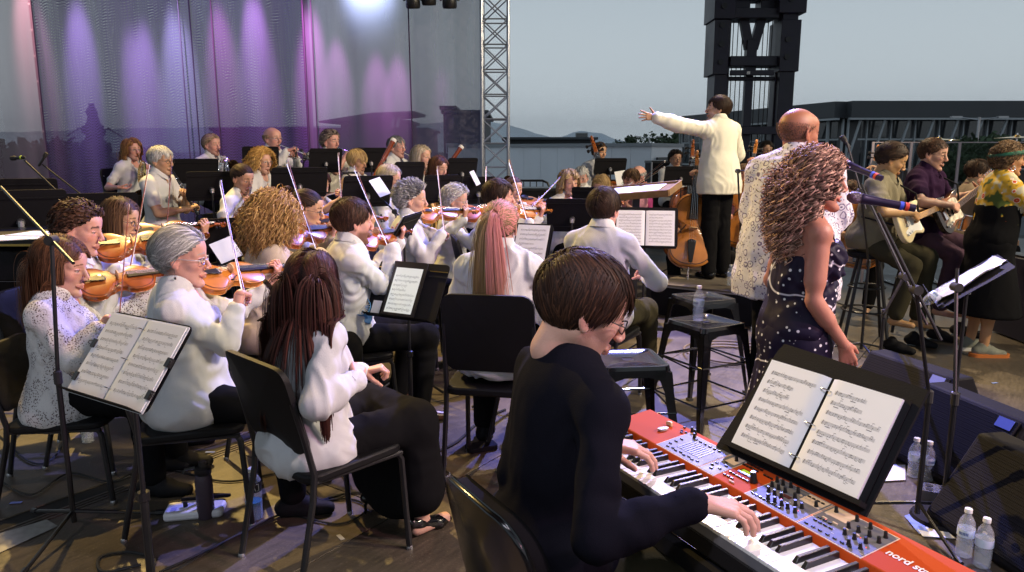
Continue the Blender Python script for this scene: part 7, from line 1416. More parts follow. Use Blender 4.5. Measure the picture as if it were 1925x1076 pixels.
q = flutist('f2', (600, 347), 7.0, -24, 'flutist with a dark brown bob', dd=(.55, -.2, .10), pk=dict(lean=5, fem=True, hyaw=-6, hpitch=20, fl=.16), skin='fair', hair=('bob', 'darkbrown'), hairn=900, hairkw=dict(ln=.16, col=(.03, .012, .008), col2=(.11, .045, .025)), near=1, top=dict(mat=WSHIRT, neck='scoop', sleeve='short'), bottom=BT, seed=321)
q = trumpeter('t2', (622, 268), 9.0, -26, 'curly haired trumpeter behind a tall music stand', pk=dict(lean=4, s=1.04, hyaw=-6, fl=.56), skin='pink', hair=('tousled', 'saltbrown'), near=1, top=dict(mat=CREAM, neck='collar', sleeve='short'), bottom=BT, seed=331)
def bassoonist(key, hp, depth, yaw, desc, o_px, t_px, bd, lab, **kw):
 pk = kw.pop('pk', {}); q = pose(hp, depth, yaw, **pk); a = P(*o_px, bd - .06); b = P(*t_px, bd + .05); d = (b - a).normalized(); c = b - d * .655; z = d; xx = Vector((1, -.5, 0)); xx = (xx - z * xx.dot(z)).normalized(); y = z.cross(xx); M = Matrix((xx, y, z)).transposed().to_4x4(); M.translation = c
 H = {1: (w2l(q, c + d * .10) + V3((-.03, .05, 0)), (.4, -.6, .4), (.4, -.6, -.1), 'grip'), -1: (w2l(q, c - d * .30) + V3((-.04, -.05, .0)), (.5, .6, .2), (.3, .6, -.3), 'grip')}; person(key, q, desc, hands=H, group=GW, **kw); use('bassoon', make_bassoon, M, lab, 'bassoons'); return q
q = bassoonist('b1', (672, 305), 7.7, -28, 'blonde bassoonist in a sleeveless white blouse', (697, 345), (741, 262), 7.5, 'dark red bassoon crossing in front of the trombonist', pk=dict(lean=3, fem=True, hpitch=10, fl=.3), skin='warm', hair=('short', 'blond'), hairn=900, hairkw=dict(ln=.10), near=1, top=dict(mat=WSHIRT, neck='collar', sleeve='none'), bottom=BT, seed=341)
chair_for(q)
q = trumpeter('t3', (746, 278), 8.8, -30, 'greying trombonist with glasses under the dark red bassoon', pitch=-20, pk=dict(lean=4, fl=.5), skin='pink', hair=('short', 'gdark'), glasses=STEEL, near=1, top=WT, bottom=BT, seed=351)
q = bassoonist('b2', (793, 297), 7.9, -26, 'bassoonist with long pale blonde hair', (815, 352), (868, 275), 8.1, 'dark red bassoon rising above the rightmost wind stands', pk=dict(lean=3, fem=True, fl=.3), skin='fair', hair=('shoulder', 'blond'), hairn=800, hairkw=dict(col=(.42, .34, .24), col2=(.70, .62, .50)), near=1, top=dict(mat=WSHIRT, neck='round', sleeve='long'), bottom=BT, seed=361)
q = pose((825, 317), 7.5, -40, lean=6, fem=True, s=.93, hpitch=14, fl=.3); person('w2', q, 'young wind player with long straight brown hair', skin='fair', hair=('shoulder', 'brown'), hairn=700, hairkw=dict(col=(.06, .025, .013), col2=(.16, .07, .035)), near=0, top=dict(mat=WSHIRT, neck='round', sleeve='long'), bottom=BT, seed=371, group=GW)
q = pose((733, 338), 6.7, -10, lean=4, fem=True, hpitch=6, fl=.0); o = mouth(q); person('w1', q, 'saxophonist with shoulder length pale hair and dark glasses', skin='fair', hair=('bob', 'blond'), hairn=1000, hairkw=dict(ln=.19, col=(.36, .30, .20), col2=(.66, .58, .45)), near=1, fat=1.15, glasses=BLACK, top=dict(mat=WSHIRT, neck='round', sleeve='long'), bottom=BT, seed=381, group=GW,
   hands={1: (o + V3((.08, .03, -.30)), (.5, -.6, .1), (0, -.6, -.4), 'grip'), -1: (o + V3((.10, -.06, -.42)), (.5, .6, .1), (0, .6, -.4), 'grip')})
use('sax', make_sax, q.M @ frame((.9, 0, .3), (-.3, 0, .9), o), 'saxophone held by the player with pale hair and dark glasses')
MB().tube([Vector(o) + Vector((.09, 0, -.30)), q.M.inverted() @ (q.M @ Vector(q.c7 + V3((.09, .07, -.06)))), Vector(q.c7) + Vector((.0, .06, .02)), Vector(q.c7) + Vector((-.05, 0, .02)), Vector(q.c7) + Vector((.0, -.06, .02)), Vector(q.c7) + Vector((.09, -.07, -.06)), Vector(o) + Vector((.09, 0, -.30))], .009, 6).build('neck_strap', BLACKM, q.root)
chair_for(q)
# ---------------------------------------------------------------- conductor, singers, rhythm section
q = pose((1350, 206), 7.45, 118, sit=False, lean=3, s=1.02, hyaw=52, hpitch=-4, fl=.32); Ri = np.array(q.Mi)[:3, :3]
person('X', q, 'conductor in an ivory dinner jacket with one arm stretched out', skin='warm', hair=('short', 'dark'), hairn=1600, near=2, top=dict(mat=JACKET, neck='collar', sleeve='long', ease=.026, wide=.014, fold=.006, hlen=.12, name='jacket'), bottom=dict(mat=BLKCLOTH, ease=.02, hem=.0), shoes=GLOSSB, seed=401, beard=.25,
       hands={1: (w2l(q, P(1232, 221, 7.25)), Ri @ V3((-.98, 0, .12)), Ri @ V3((.1, .95, -.25)), 'spread', (.1, .2, -1)), -1: ((.30, -.20, 1.16), (.7, .5, .2), (0, 0, -1), 'relax', (-.3, -.8, -.6))})
pa, pb = Z(1214, 531, .32), Z(1424, 553, .32); pd = (pb - pa); pl_len = 1.22; pd.z = 0; pd.normalize(); pn_ = Vector((-pd.y, pd.x, 0)); pn_ = pn_ if pn_.y > 0 else -pn_
PM = Matrix((pd, pn_, Vector((0, 0, 1)))).transposed().to_4x4(); PM.translation = (pa.x, pa.y, 0); r = empty('podium', mtx=PM); tag(r, 'low carpeted podium under the conductor', 'podium')
MB().box((.61, .52, .305), (1.22, 1.04, .03)).build('deck', mat('podium_carpet', (.14, .115, .085), .95, bump=.3, bscale=300, var=.15, vscale=10), r, bevel=.004); MB().box((.61, .035, .145), (1.20, .03, .285)).build('front_skirt', BLACKM, r); MB().box((1.19, .52, .145), (.03, .96, .285)).build('side_board', mat('plywood', (.30, .20, .10), .7, var=.25, vscale=12), r); MB().box((.02, .52, .145), (.03, .96, .285)).build('side_board', BLACKM, r)
MB().box((.61, .0, .296), (1.22, .012, .012)).build('edge_trim', STEEL, r); MB().box((1.225, .52, .10), (.035, 1.0, .03)).build('white_trim', WHITEP, r)
for x in (.03, 1.19): MB().box((x, .03, .145), (.05, .05, .29)).build('leg', BLACK, r)
c = P(1196, 360, 6.75); r = empty('conductor_desk', (c.x, c.y, 0)); tag(r, 'wooden conductor music desk with an open score on it', 'music desk'); DM = Matrix.Translation((0, 0, c.z)) @ Matrix.Rotation(math.radians(-26), 4, 'Z') @ Matrix.Rotation(math.radians(8), 4, 'X') @ Matrix.Rotation(math.radians(-6), 4, 'Y'); OAK = mat('oak', (.22, .12, .045), .45, var=.3, vscale=14)
m = MB().box((0, 0, 0), (.70, .46, .018));
for v in range(len(m.v)): m.v[v] = tuple(DM @ Vector(m.v[v]))
m.build('top', OAK, r, bevel=.003)
for cc, dd in (((0, -.235, .0), (.72, .018, .06)), ((0, .235, .0), (.72, .018, .06)), ((-.355, 0, .0), (.018, .45, .06)), ((.355, 0, 0), (.018, .45, .06))): MB().box(DM @ Vector(cc), dd, DM.to_3x3()).build('rim', OAK, r, bevel=.002)
MB().box((0, 0, c.z / 2), (.06, .06, c.z - .02)).build('post', BLACK, r); MB().box((0, 0, .015), (.5, .4, .03)).build('base', BLACK, r)
binder(Matrix.Translation((c.x, c.y, 0)) @ DM @ Matrix.Translation((0, -.16, .012)), 'open full score lying on the wooden conductor desk', .24, .32, cover=None, rings=False, seed=8, n=10, thick=.006, name='score')
q = pose((1502, 252), 4.05, 52, sit=False, lean=3, s=1.04, hyaw=-34, hpitch=6)
person('AA', q, 'bald man singer in a white and violet paisley shirt', skin=(.36, .15, .085), hair=('fringe', 'black'), hairn=1500, hairkw=dict(ln=.005, wd=.0009, col=(.10, .055, .04), col2=(.16, .10, .08)), near=2, fat=1.35, top=dict(mat=PAISLEY, neck='collar', sleeve='short', slen=.8, ease=.028, wide=.02, hlen=.16, fold=.010), bottom=dict(mat=BLKCLOTH, ease=.02), shoes=BLACKM, seed=411, stubc=(.12, .10, .09), beard=.3, browc=(.06, .045, .035),
       hands={1: ((.34, .12, 1.12), (.5, -.6, .3), (0, -.5, -.6), 'grip'), -1: ((.34, -.10, 1.08), (.6, .5, .2), (0, .5, -.5), 'grip')})
q = pose((1538, 343), 3.02, -2, sit=False, lean=2, s=.97, fem=True, hyaw=-14, hpitch=2)
person('BB', q, 'woman singer with big violet brown curls in a dark dotted dress', skin=(.50, .22, .155), hair=('curly', 'mixcurl'), hairn=1900, hairkw=dict(ln=.33, wd=.0042, col=(.055, .024, .02), col2=(.80, .48, .36)), near=2, bust=1.1, fat=1.0, openm=True, lip=(.45, .08, .07), top=dict(mat=DOTS, neck='strap', sleeve='none', name='dress_top', bare=True, ease=.010), bottom=dict(mat=DOTS, type='skirt', to=.03, flare=.14, ease=.006), seed=421,
       hands={1: ((.10, .24, .86), (.3, 0, -.9), (0, -1, 0), 'relax', (-1, .2, 0)), -1: ((.14, -.155, .84), (.35, .15, -.95), (.1, .9, .2), 'relax', (-1, -.3, 0))})
def stool_round(c, z, label):
 r = empty('round_stool', (c[0], c[1], 0)); tag(r, label, 'stool'); MB().lathe([(.001, z - .05), (.16, z - .05), (.175, z - .03), (.17, z), (.001, z + .005)], 24).build('seat', BLACKM, r)
 for k in range(4): a = k * 1.571 + .5; MB().tube([(.10 * math.cos(a), .10 * math.sin(a), z - .05), (.24 * math.cos(a), .24 * math.sin(a), .01)], .014, 8).build('leg', BLACK, r)
 for zz, rr in ((.28, .185), (.48, .145)): MB().tube([(rr * math.cos(t * .393), rr * math.sin(t * .393), zz) for t in range(17)], .008, 6).build('ring', BLACK, r)
def guitarist(key, hp, depth, yaw, desc, mk, gdir, gpos, lab, gk, scale, lh=.52, kn=.68, an=.24, pk=None, **kw):
 q = pose(hp, depth, yaw, **(pk or {})); d = unit(gdir); nrm = unit((.93, 0, .34)); c = V3(q.hip) + V3(gpos); nn = unit(nrm - d * (nrm @ d)); y = np.cross(nn, d)
 H = {1: (c + d * lh - nn * .045 - y * .055 * (1 if True else -1), nn * .7 + y * .6, y * .5 - nn * .2 - d * .6, 'neck', (.1, .9, -.9)), -1: (c - d * .06 + nn * .075 + y * .06, unit(d * .75 - y * .6), -nn, 'relax', (-.3, -1, -.2))}
 hz = q.hz; person(key, q, desc, hands=H, legs={1: ((.40, .16, hz - .13), (.36, .17, an)), -1: ((.38, -.14, hz - .17), (.30, -.15, an + .05))}, **kw)
 use(gk, mk, q.M @ frame(d, nn, c), lab, 'guitars'); b = l2w(q, (0, 0, 0)); stool_round((b.x, b.y), hz - .10, 'round black stool under the ' + desc)
 m = MB(); a = Vector(c - d * .19); e2 = Vector(c + d * .17); sh = Vector(q.sh[1]) + Vector((0, -.07, .055)); bk = Vector(q.c7 + V3((-.10, -.02, -.12))); m.tube([e2, (e2 + sh) / 2 + Vector((.09, 0, .03)), sh, bk, Vector(q.sh[-1]) + Vector((-.08, 0, -.25)), a], [.008] * 6, 6); m.build('strap', kw.get('strapm', BLACKM), q.root); return q
STRAT = make_guitar('electric_guitar', mat('cream_lacquer', (.72, .60, .36), .2, coat=.6), WHITEP, mat('maple', (.62, .33, .08), .3, var=.12, vscale=12, coat=.5), mat('maple', (.62, .33, .08), .3), .46, 'g', 6)
sb, n_, b_ = newmat('sunburst'); tc = n_.nodes.new('ShaderNodeTexCoord'); gr = n_.nodes.new('ShaderNodeVectorMath'); gr.operation = 'LENGTH'; L(n_, tc.outputs['Object'], gr.inputs[0]); L(n_, rampn(n_, gr.outputs[1], [(.06, (.42, .15, .03)), (.17, (.012, .006, .004))]), b_.inputs['Base Color']); b_.inputs['Roughness'].default_value = .2; b_.inputs['Coat Weight'].default_value = .7
BASSG = make_guitar('bass_guitar', sb, mat('pearl_guard', (.60, .55, .45), .3, var=.5, vscale=30), mat('maple', (.62, .33, .08), .3), mat('rosewood', (.07, .028, .018), .5), .62, 'g', 4)
q = guitarist('CC', (1676, 302), 6.05, -46, 'guitarist in a khaki polo shirt looking down', STRAT, (.10, .96, .16), (.30, -.05, .18), 'cream electric guitar with a maple neck', 'strat', .46, pk=dict(lean=8, s=1.03, hyaw=26, hpitch=24), skin=(.46, .27, .13), hair=('swept', 'dark'), hairn=1800, near=1, top=dict(mat=KHAKI, neck='collar', sleeve='short', ease=.018), bottom=dict(mat=OLIVE), shoes=BLACKM, seed=431)
q = guitarist('DD', (1754, 291), 6.45, -52, 'bass guitarist with glasses in a deep purple shirt', BASSG, (.06, .93, .36), (.27, -.08, .20), 'sunburst bass guitar with a long dark fretboard', 'bassg', .62, lh=.58, pk=dict(lean=3, s=1.05, hyaw=6, hpitch=10), skin='fair', hair=('crop', 'darkbrown'), hairn=1800, near=1, fat=1.2, glasses=BLACK, top=dict(mat=PURPLE, neck='collar', sleeve='short', ease=.018), bottom=dict(mat=MAUVE), shoes=BLACKM, seed=441, beard=.2)
q = pose((1838, 326), 7.5, -12, lean=8, s=1.02, hpitch=12, fl=.1); person('EE', q, 'drummer with glasses and a tan shirt behind the clear screen', skin='warm', hair=('short', 'dark'), near=0, glasses=BLACK, top=dict(mat=TAN, neck='collar', sleeve='short'), bottom=BT, seed=451, build_legs=False, hands={-1: ((.38, -.20, .66), (.8, .1, -.3), (0, 0, -1), 'grip'), 1: ((.38, .16, .66), (.8, -.1, -.3), (0, 0, -1), 'grip')})
q = pose((1897, 302), 5.75, -4, sit=False, lean=4, fem=True, s=.99, hyaw=-4, hpitch=2)
SNK = mat('sneaker_grey', (.20, .21, .17), .8, bump=.4, bscale=300)
person('FF', q, 'singer in a yellow flowered top and a green headband', skin=(.46, .24, .12), hair=('tousled', 'saltbrown'), hairn=2200, hairkw=dict(ln=.09, col=(.04, .02, .012), col2=(.26, .16, .08)), near=1, fat=1.15, bust=1.2, openm=True, lip=(.40, .06, .05), top=dict(mat=FLORAL, neck='scoop', sleeve='34', ease=.014, wide=.008, hem='in'), bottom=dict(mat=BLKCLOTH, type='skirt', to=.34, flare=.12, ease=.02), shoes=SNK, seed=461,
       hands={1: ((.42, .10, 1.18), (.6, -.4, .5), (0, 0, -1), 'grip'), -1: ((.44, -.06, 1.13), (.7, .3, .4), (0, 0, -1), 'grip')})
m = MB(); Mh = q.Mh; band = [Mh @ Vector((-.014 + .118 * math.cos(a), .098 * math.sin(a), .052 + .022 * math.cos(a))) for a in [k * math.pi / 14 for k in range(29)]]; m.tube(band, .019, 8); m.build('headband', mat('headband_green', (.01, .10, .06), .6, var=.6, vscale=60), q.root)
e0 = Mh @ Vector((-.006, -.088, -.04)); MB().tube([e0 + Vector((.016 * math.sin(t * .52), 0, -.018 + .018 * math.cos(t * .52))) for t in range(13)], .003, 6).build('hoop_earring', SILVER, q.root)
for i in (1, -1): a = q.LG[i][2]; MB().prism(rrect(.30, .105, .05, 5, a[0] + .048, a[1] + i * .003), .0, .026).build('sole', mat('sole_orange', (.55, .16, .03), .6) if i == -1 else WHITEP, q.root)
pr = torso(q, .022, 1.15, 1.2); pr += [pl(q.c7 + np.array((0, 0, -.20)), (0, 0, 1))]; V, Q = smesh(pr, .013); npobj('dress_bodice', folds(V, Q, .006, 9), Q, BLKCLOTH, q.root)
# ---------------------------------------------------------------- stools, podium things, stands
for px, py, lab, rz in ((1180, 672, 'glossy black metal bar stool nearest the pianist, nothing on it', .12), (1327, 603, 'glossy black metal bar stool with a water bottle on its seat', .5), (1322, 557, 'glossy black metal bar stool farthest back, against the podium', .35)):
 p = Z(px, py, .64); use('bstool', make_stool, T4((p.x, p.y, 0), rz), lab, 'black metal bar stools')
for px, py, z, lab in ((1312, 603, .636, 'water bottle on the seat of the middle bar stool'), (1372, 537, .321, 'water bottle on the podium at the conductor\'s heels'), (1418, 643, 0, 'water bottle on the floor below the podium corner'), (1422, 634, 0, 'water bottle half hidden behind the one below the podium corner'), (166, 832, 0, 'water bottle on the floor left of the white music sheets'),
                      (1717, 897, 0, 'left water bottle of the pair beside the middle wedge monitor'), (1741, 904, 0, 'right water bottle of the pair beside the middle wedge monitor'), (1811, 1046, 0, 'water bottle at the end of the red keyboard, the left one'), (1845, 1066, 0, 'water bottle at the end of the red keyboard, the right one'), (1667, 730, 0, 'water bottle whose white cap shows above the farthest wedge monitor')):
 p = Z(px, py, z); use('bottle', make_bottle, T4((p.x, p.y, z), random.Random(px).random() * 6), lab, 'small clear water bottles')
s1 = stand(P(243, 676, 2.42), -122, 38, .44, .30, 'music stand with open white sheets in the left foreground', polem=BLACK)
binder(s1.M @ Matrix.Translation((0, -.148, .004)), 'open white music book clipped to the left foreground stand', .202, .285, cover=mat('folder_white', (.66, .68, .70), .5), covm=(.012, .012), seed=21, n=8, thick=.003, clips=((-.205, .17, -1), (.212, .165, 1), (.205, .055, 1), (-.200, .05, -1)))
s2 = stand(P(765, 546, 4.2), -118, 30, .48, .34, 'black music stand holding a tablet before the bearded violinist')
tb = empty('tablet', mtx=s2.M @ Matrix.Translation((-.01, -.165, .006))); tag(tb, 'tablet showing sheet music on the stand before the bearded violinist', 'tablet'); MB().prism(rrect(.225, .33, .012, 3, 0, .165), 0, .010).build('case', BLACK, tb); SCR = mat('tablet_screen', (.4, .4, .4), .15, emit=(.80, .84, .80), estr=.62); MB().quad((-.092, .022, .0105), (.092, .022, .0105), (.092, .292, .0105), (-.092, .292, .0105)).build('screen', SCR, tb, smooth=False)
im = MB(); staves(im, -.08, .245, .16, 8, .028, random.Random(3), .0112); o = im.build('printed_notes', INK, tb, smooth=False); o['kind'] = 'stuff'
for y in (.125, .095):
 for s_ in (-1, 1): MB().box(s2.M @ Vector((s_ * .178, y, .002)) - Vector(s2.root.location), (.118, .004 if y > .1 else .009, .004), s2.M.to_3x3()).build('strip', GOLDP if y > .1 else BLACK, s2.root)
fn = empty('clip_fan', mtx=s2.M @ Matrix.Translation((-.255, -.135, .03)) @ Matrix.Rotation(.5, 4, 'Y')); tag(fn, 'small blue clip fan on the corner of the tablet stand', 'fan'); FB_ = mat('fan_blue', (.10, .30, .62), .35)
MB().lathe([(.052, -.022), (.056, -.018), (.056, .012), (.052, .018)], 28, caps=False).lathe([(.001, -.024), (.050, -.022)], 24, caps=False).build('housing', FB_, fn); MB().lathe([(.001, .019), (.012, .019), (.014, .014)], 16).build('hub', WHITEP, fn)
for k in range(22): a = k * .2856; MB().tube([(.013 * math.cos(a), .013 * math.sin(a), .018), (.053 * math.cos(a + .45), .053 * math.sin(a + .45), .015)], .0013, 4, caps=False).build('grille_wire', WHITEP, fn)
for k in range(5): a = k * 1.257; MB().quad((.01 * math.cos(a), .01 * math.sin(a), .006), (.046 * math.cos(a - .3), .046 * math.sin(a - .3), .0), (.046 * math.cos(a + .4), .046 * math.sin(a + .4), .010), (.01 * math.cos(a + .6), .01 * math.sin(a + .6), .010)).build('blade', FB_, fn, smooth=False)
MB().tube([(.03, -.04, 0), (.05, -.05, -.02)], .010, 8).box((.055, -.055, -.03), (.035, .05, .03)).build('clip', FB_, fn, bevel=.003)
tg = MB().box((0, 0, 0), (.06, .085, .002)).build('paper_tag', PAPER); tag(tg, 'small blank paper square beside the blue clip fan', 'paper'); tg.matrix_world = s2.M @ Matrix.Translation((-.165, -.125, .012))
s3 = stand(P(966, 468, 4.5), -112, 28, .46, .32, 'music stand with white sheets left of the broad man\'s shoulder'); binder(s3.M @ Matrix.Translation((.0, -.155, .004)), 'white sheets on the stand beside the ponytailed woman', .205, .31, seed=31, n=9, rings=False, thick=.002)
s4 = stand(P(1213, 428, 5.6), -100, 24, .48, .32, 'black music stand with an open white part before the podium'); binder(s4.M @ Matrix.Translation((0, -.150, .004)), 'open white part on the stand before the podium', .212, .28, seed=41, n=10, rings=False, cover=BLACKM)
s5 = stand(P(757, 440, 4.9), 172, 32, .44, .30, 'music stand seen edge on between the two grey and dark haired violinists'); binder(s5.M @ Matrix.Translation((0, -.145, .004)), 'thick pad of white sheets on the edge on music stand', .20, .29, seed=51, n=9, rings=False, thick=.010)
GR = 'black music stands in front of the winds'
for px, py, d, yaw, tilt, w_, h_, fl, lab in ((368, 317, 8.0, 122, 22, .46, .33, .3, 'black music stand directly under the sandy haired horn player'), (398, 345, 6.6, 120, 24, .42, .33, .1, 'black music stand between the white haired clarinetist and the bun flutist'), (490, 294, 8.1, 115, 20, .38, .33, .5, 'black music stand under the bald trumpeter'),
  (563, 338, 6.5, 116, 24, .48, .33, .1, 'wide black music stand left of the dark bob flutist'), (612, 297, 8.3, 120, 20, .37, .33, .5, 'tall black music stand of the curly haired trumpeter'), (697, 296, 8.2, 118, 20, .36, .33, .5, 'black music stand behind the blonde bassoonist'), (768, 325, 7.0, 118, 22, .30, .32, .3, 'black music stand right of the dark glasses saxophonist'),
  (830, 352, 6.6, 112, 22, .33, .33, .1, 'black music stand below the young brown haired player'), (868, 316, 7.9, 116, 20, .34, .33, .4, 'black music stand under the rising bassoon'), (899, 353, 6.9, 110, 22, .32, .32, .1, 'rightmost black music stand of the wind rows'),
  (690, 355, 5.8, 120, 26, .40, .32, 0, 'black music stand above the bearded man\'s head'), (430, 436, 5.0, 128, 26, .34, .30, 0, 'small black music stand left of the golden curls')):
 stand(P(px, py + 5, d), yaw, tilt, w_, h_ * .86, lab, floor=0 if fl < .2 else (.34 if fl < .4 else .56), group=GR)
for px, py, d, yaw, tilt, w_, h_, lab in ((192, 402, 5.4, 118, 22, .48, .33, 'black music stand behind the brown haired girl violinist'), (38, 408, 4.5, 124, 24, .50, .36, 'big black music stand at the left edge, the nearer one'), (36, 372, 5.4, 118, 22, .50, .30, 'black music stand at the left edge, the farther one'),
  (1076, 405, 6.0, 80, 24, .42, .30, 'black music stand before the blonde violist, the lower one'), (1112, 378, 6.9, 75, 22, .36, .28, 'black music stand before the blonde violist, the upper one'), (1147, 313, 9.4, 100, 20, .42, .22, 'black music stand before the standing bass player'), (1280, 331, 9.6, 95, 18, .44, .26, 'black music stand before the bass player left of the conductor'), (1414, 318, 8.9, 95, 18, .40, .26, 'black music stand before the dark haired player near the mast')):
 stand(P(px, py, d), yaw, tilt, w_, h_, lab, group='black music stands among the strings')
for px, py, d, yaw, lab in ((752, 372, 5.2, -40, 0),): pass
def leaf(px, py, d, yaw, tilt, roll, w_, h_, lab): B = basis(math.radians(yaw), math.radians(tilt)) @ Matrix.Rotation(math.radians(roll), 3, 'Z'); M = B.to_4x4(); M.translation = P(px, py, d); o = MB().box((0, 0, 0), (w_, h_, .002)).build('sheet_music', PAPER); o.matrix_world = M; tag(o, lab, 'sheet music')
leaf(714, 352, 5.7, -60, 35, 20, .10, .16, 'pale sheet leaning beside the black stand over the bearded man'); leaf(893, 335, 6.8, -60, 20, 20, .05, .14, 'folded white sheet sticking up by the rightmost wind stand'); leaf(425, 470, 4.6, -70, 40, 25, .14, .16, 'white sheet behind the grey haired woman\'s bow'); leaf(1168, 338, 9.2, -80, 15, 8, .14, .22, 'crumpled white sheet hanging under the bass player\'s stand')
s6 = stand(P(1822, 528, 3.45), 156, 52, .46, .34, 'tilted black music stand with crumpled papers by the singer in yellow', base=False, roll=0); I6 = Matrix.Translation(-Vector(s6.root.location))
rgp = random.Random(9)
for k, (x, y, r_, w_, h_) in enumerate(((-.02, .02, 8, .20, .28), (.03, -.02, -12, .19, .25), (.05, .0, 3, .20, .27))):
 v = []; nn = 8
 for i in range(nn + 1):
  for j in range(nn + 1): u_, v_ = i / nn - .5, j / nn - .5; v.append((u_ * w_, v_ * h_, .012 + .006 * k + .007 * math.sin(5 * u_ + 7 * v_ + k * 2) + .003 * rgp.random()))
 o = MB().add(v, [(i * (nn + 1) + j, (i + 1) * (nn + 1) + j, (i + 1) * (nn + 1) + j + 1, i * (nn + 1) + j + 1) for i in range(nn) for j in range(nn)]).build('loose_paper', PAPER, sharp=180); o.matrix_world = s6.M @ Matrix.Translation((x, y, 0)) @ Matrix.Rotation(math.radians(r_), 4, 'Z'); tag(o, ('bottom crumpled paper on the tilted stand', 'middle crumpled paper on the tilted stand', 'top crumpled paper on the tilted stand')[k], 'paper', 'papers on the tilted stand')
b_ = dup(PROTO['bottle'], s6.M @ Matrix.Translation((.11, -.08, .04)) @ Matrix.Scale(.8, 4) @ Matrix.Rotation(math.radians(86), 4, 'X') @ Matrix.Rotation(.5, 4, 'Y'), 'crushed water bottle lying on the tilted stand', 'small clear water bottles')
mic_stand(Z(1722, 985, 0).xy, P(1650, 400, 3.05), P(1722, 545, 3.0), 'boom stand of the curly haired singer with a long black upright', counter=.22); microphone(P(1604, 371, 3.02), P(1600, 369, 3.02) - P(1694, 386, 2.98), 'violet tinted vocal microphone in front of the curly haired singer', .235, kind='vocal')
mic_stand(Z(1648, 742, 0).xy, P(1618, 345, 3.75), P(1700, 520, 3.6), 'boom stand of the bald singer', counter=.25); microphone(P(1588, 308, 3.85), P(1585, 306, 3.85) - P(1640, 328, 3.7), 'vocal microphone in front of the bald singer', .235, kind='vocal')
mic_stand(Z(1618, 668, 0).xy, P(1590, 260, 4.9), P(1618, 360, 4.85), 'thin boom stand with a tripod base behind the two singers', counter=.12); microphone(P(1582, 256, 4.9), P(1580, 250, 4.9) - P(1592, 268, 4.9), 'small pencil microphone above the curls', .10)
mic_stand(Z(1770, 978, 0).xy, P(1800, 505, 3.28), P(1798, 540, 3.28), 'thick upright stand with a heavy round base by the bottles', round_base=True, counter=.02)
mic_stand(Z(1388, 548, .32).xy, P(1440, 318, 6.3), P(1387, 322, 6.5), 'black stand with a short crossbar on the podium edge', counter=.02, legs=False, round_base=False)
mic_stand(P(126, 862, 3.12).xy, P(2, 352, 3.5), P(97, 452, 2.98), 'tall boom stand between the left violinists', counter=.28)
mic_stand(Z(118, 700, 0).xy, P(46, 302, 5.3), P(152, 402, 5.2), 'boom stand reaching up left of the horn player', counter=.1); microphone(P(22, 298, 5.35), P(20, 298, 5.35) - P(46, 296, 5.3), 'black microphone with a yellow ring at the far left', .14, ring='yellow')
mic_stand(Z(155, 640, 0).xy, P(80, 310, 6.2), P(160, 372, 6.1), 'boom stand behind the one with the yellow ringed microphone', counter=.1); microphone(P(88, 288, 6.2), P(90, 284, 6.2) - P(76, 306, 6.2), 'pale tipped pencil microphone pointing up at the left', .13)
mic_stand(Z(700, 560, 0).xy, P(652, 327, 6.7), P(690, 352, 6.7), 'boom stand in front of the blonde bassoonist', counter=.12); microphone(P(645, 325, 6.7), P(640, 325, 6.7) - P(665, 325, 6.7), 'black microphone in front of the blonde bassoonist', .13)
mic_stand(Z(560, 560, 0).xy, P(528, 315, 6.6), P(552, 340, 6.6), 'boom stand in front of the curly blonde clarinetist', counter=.08); microphone(P(521, 315, 6.6), P(518, 315, 6.6) - P(540, 315, 6.6), 'black microphone in front of the curly blonde clarinetist', .11)
mic_stand(Z(560, 540, 0).xy, P(568, 284, 8.4), P(572, 300, 8.4), 'stand with a ball headed microphone by the bald trumpeter', counter=.02); microphone(P(566, 281, 8.4), (-.2, -.4, .9), 'ball headed microphone at the bell of the bald trumpeter', .10)
mic_stand(Z(760, 560, 0).xy, P(705, 362, 5.9), P(742, 398, 5.8), 'boom stand before the pale haired saxophonist', counter=.1)
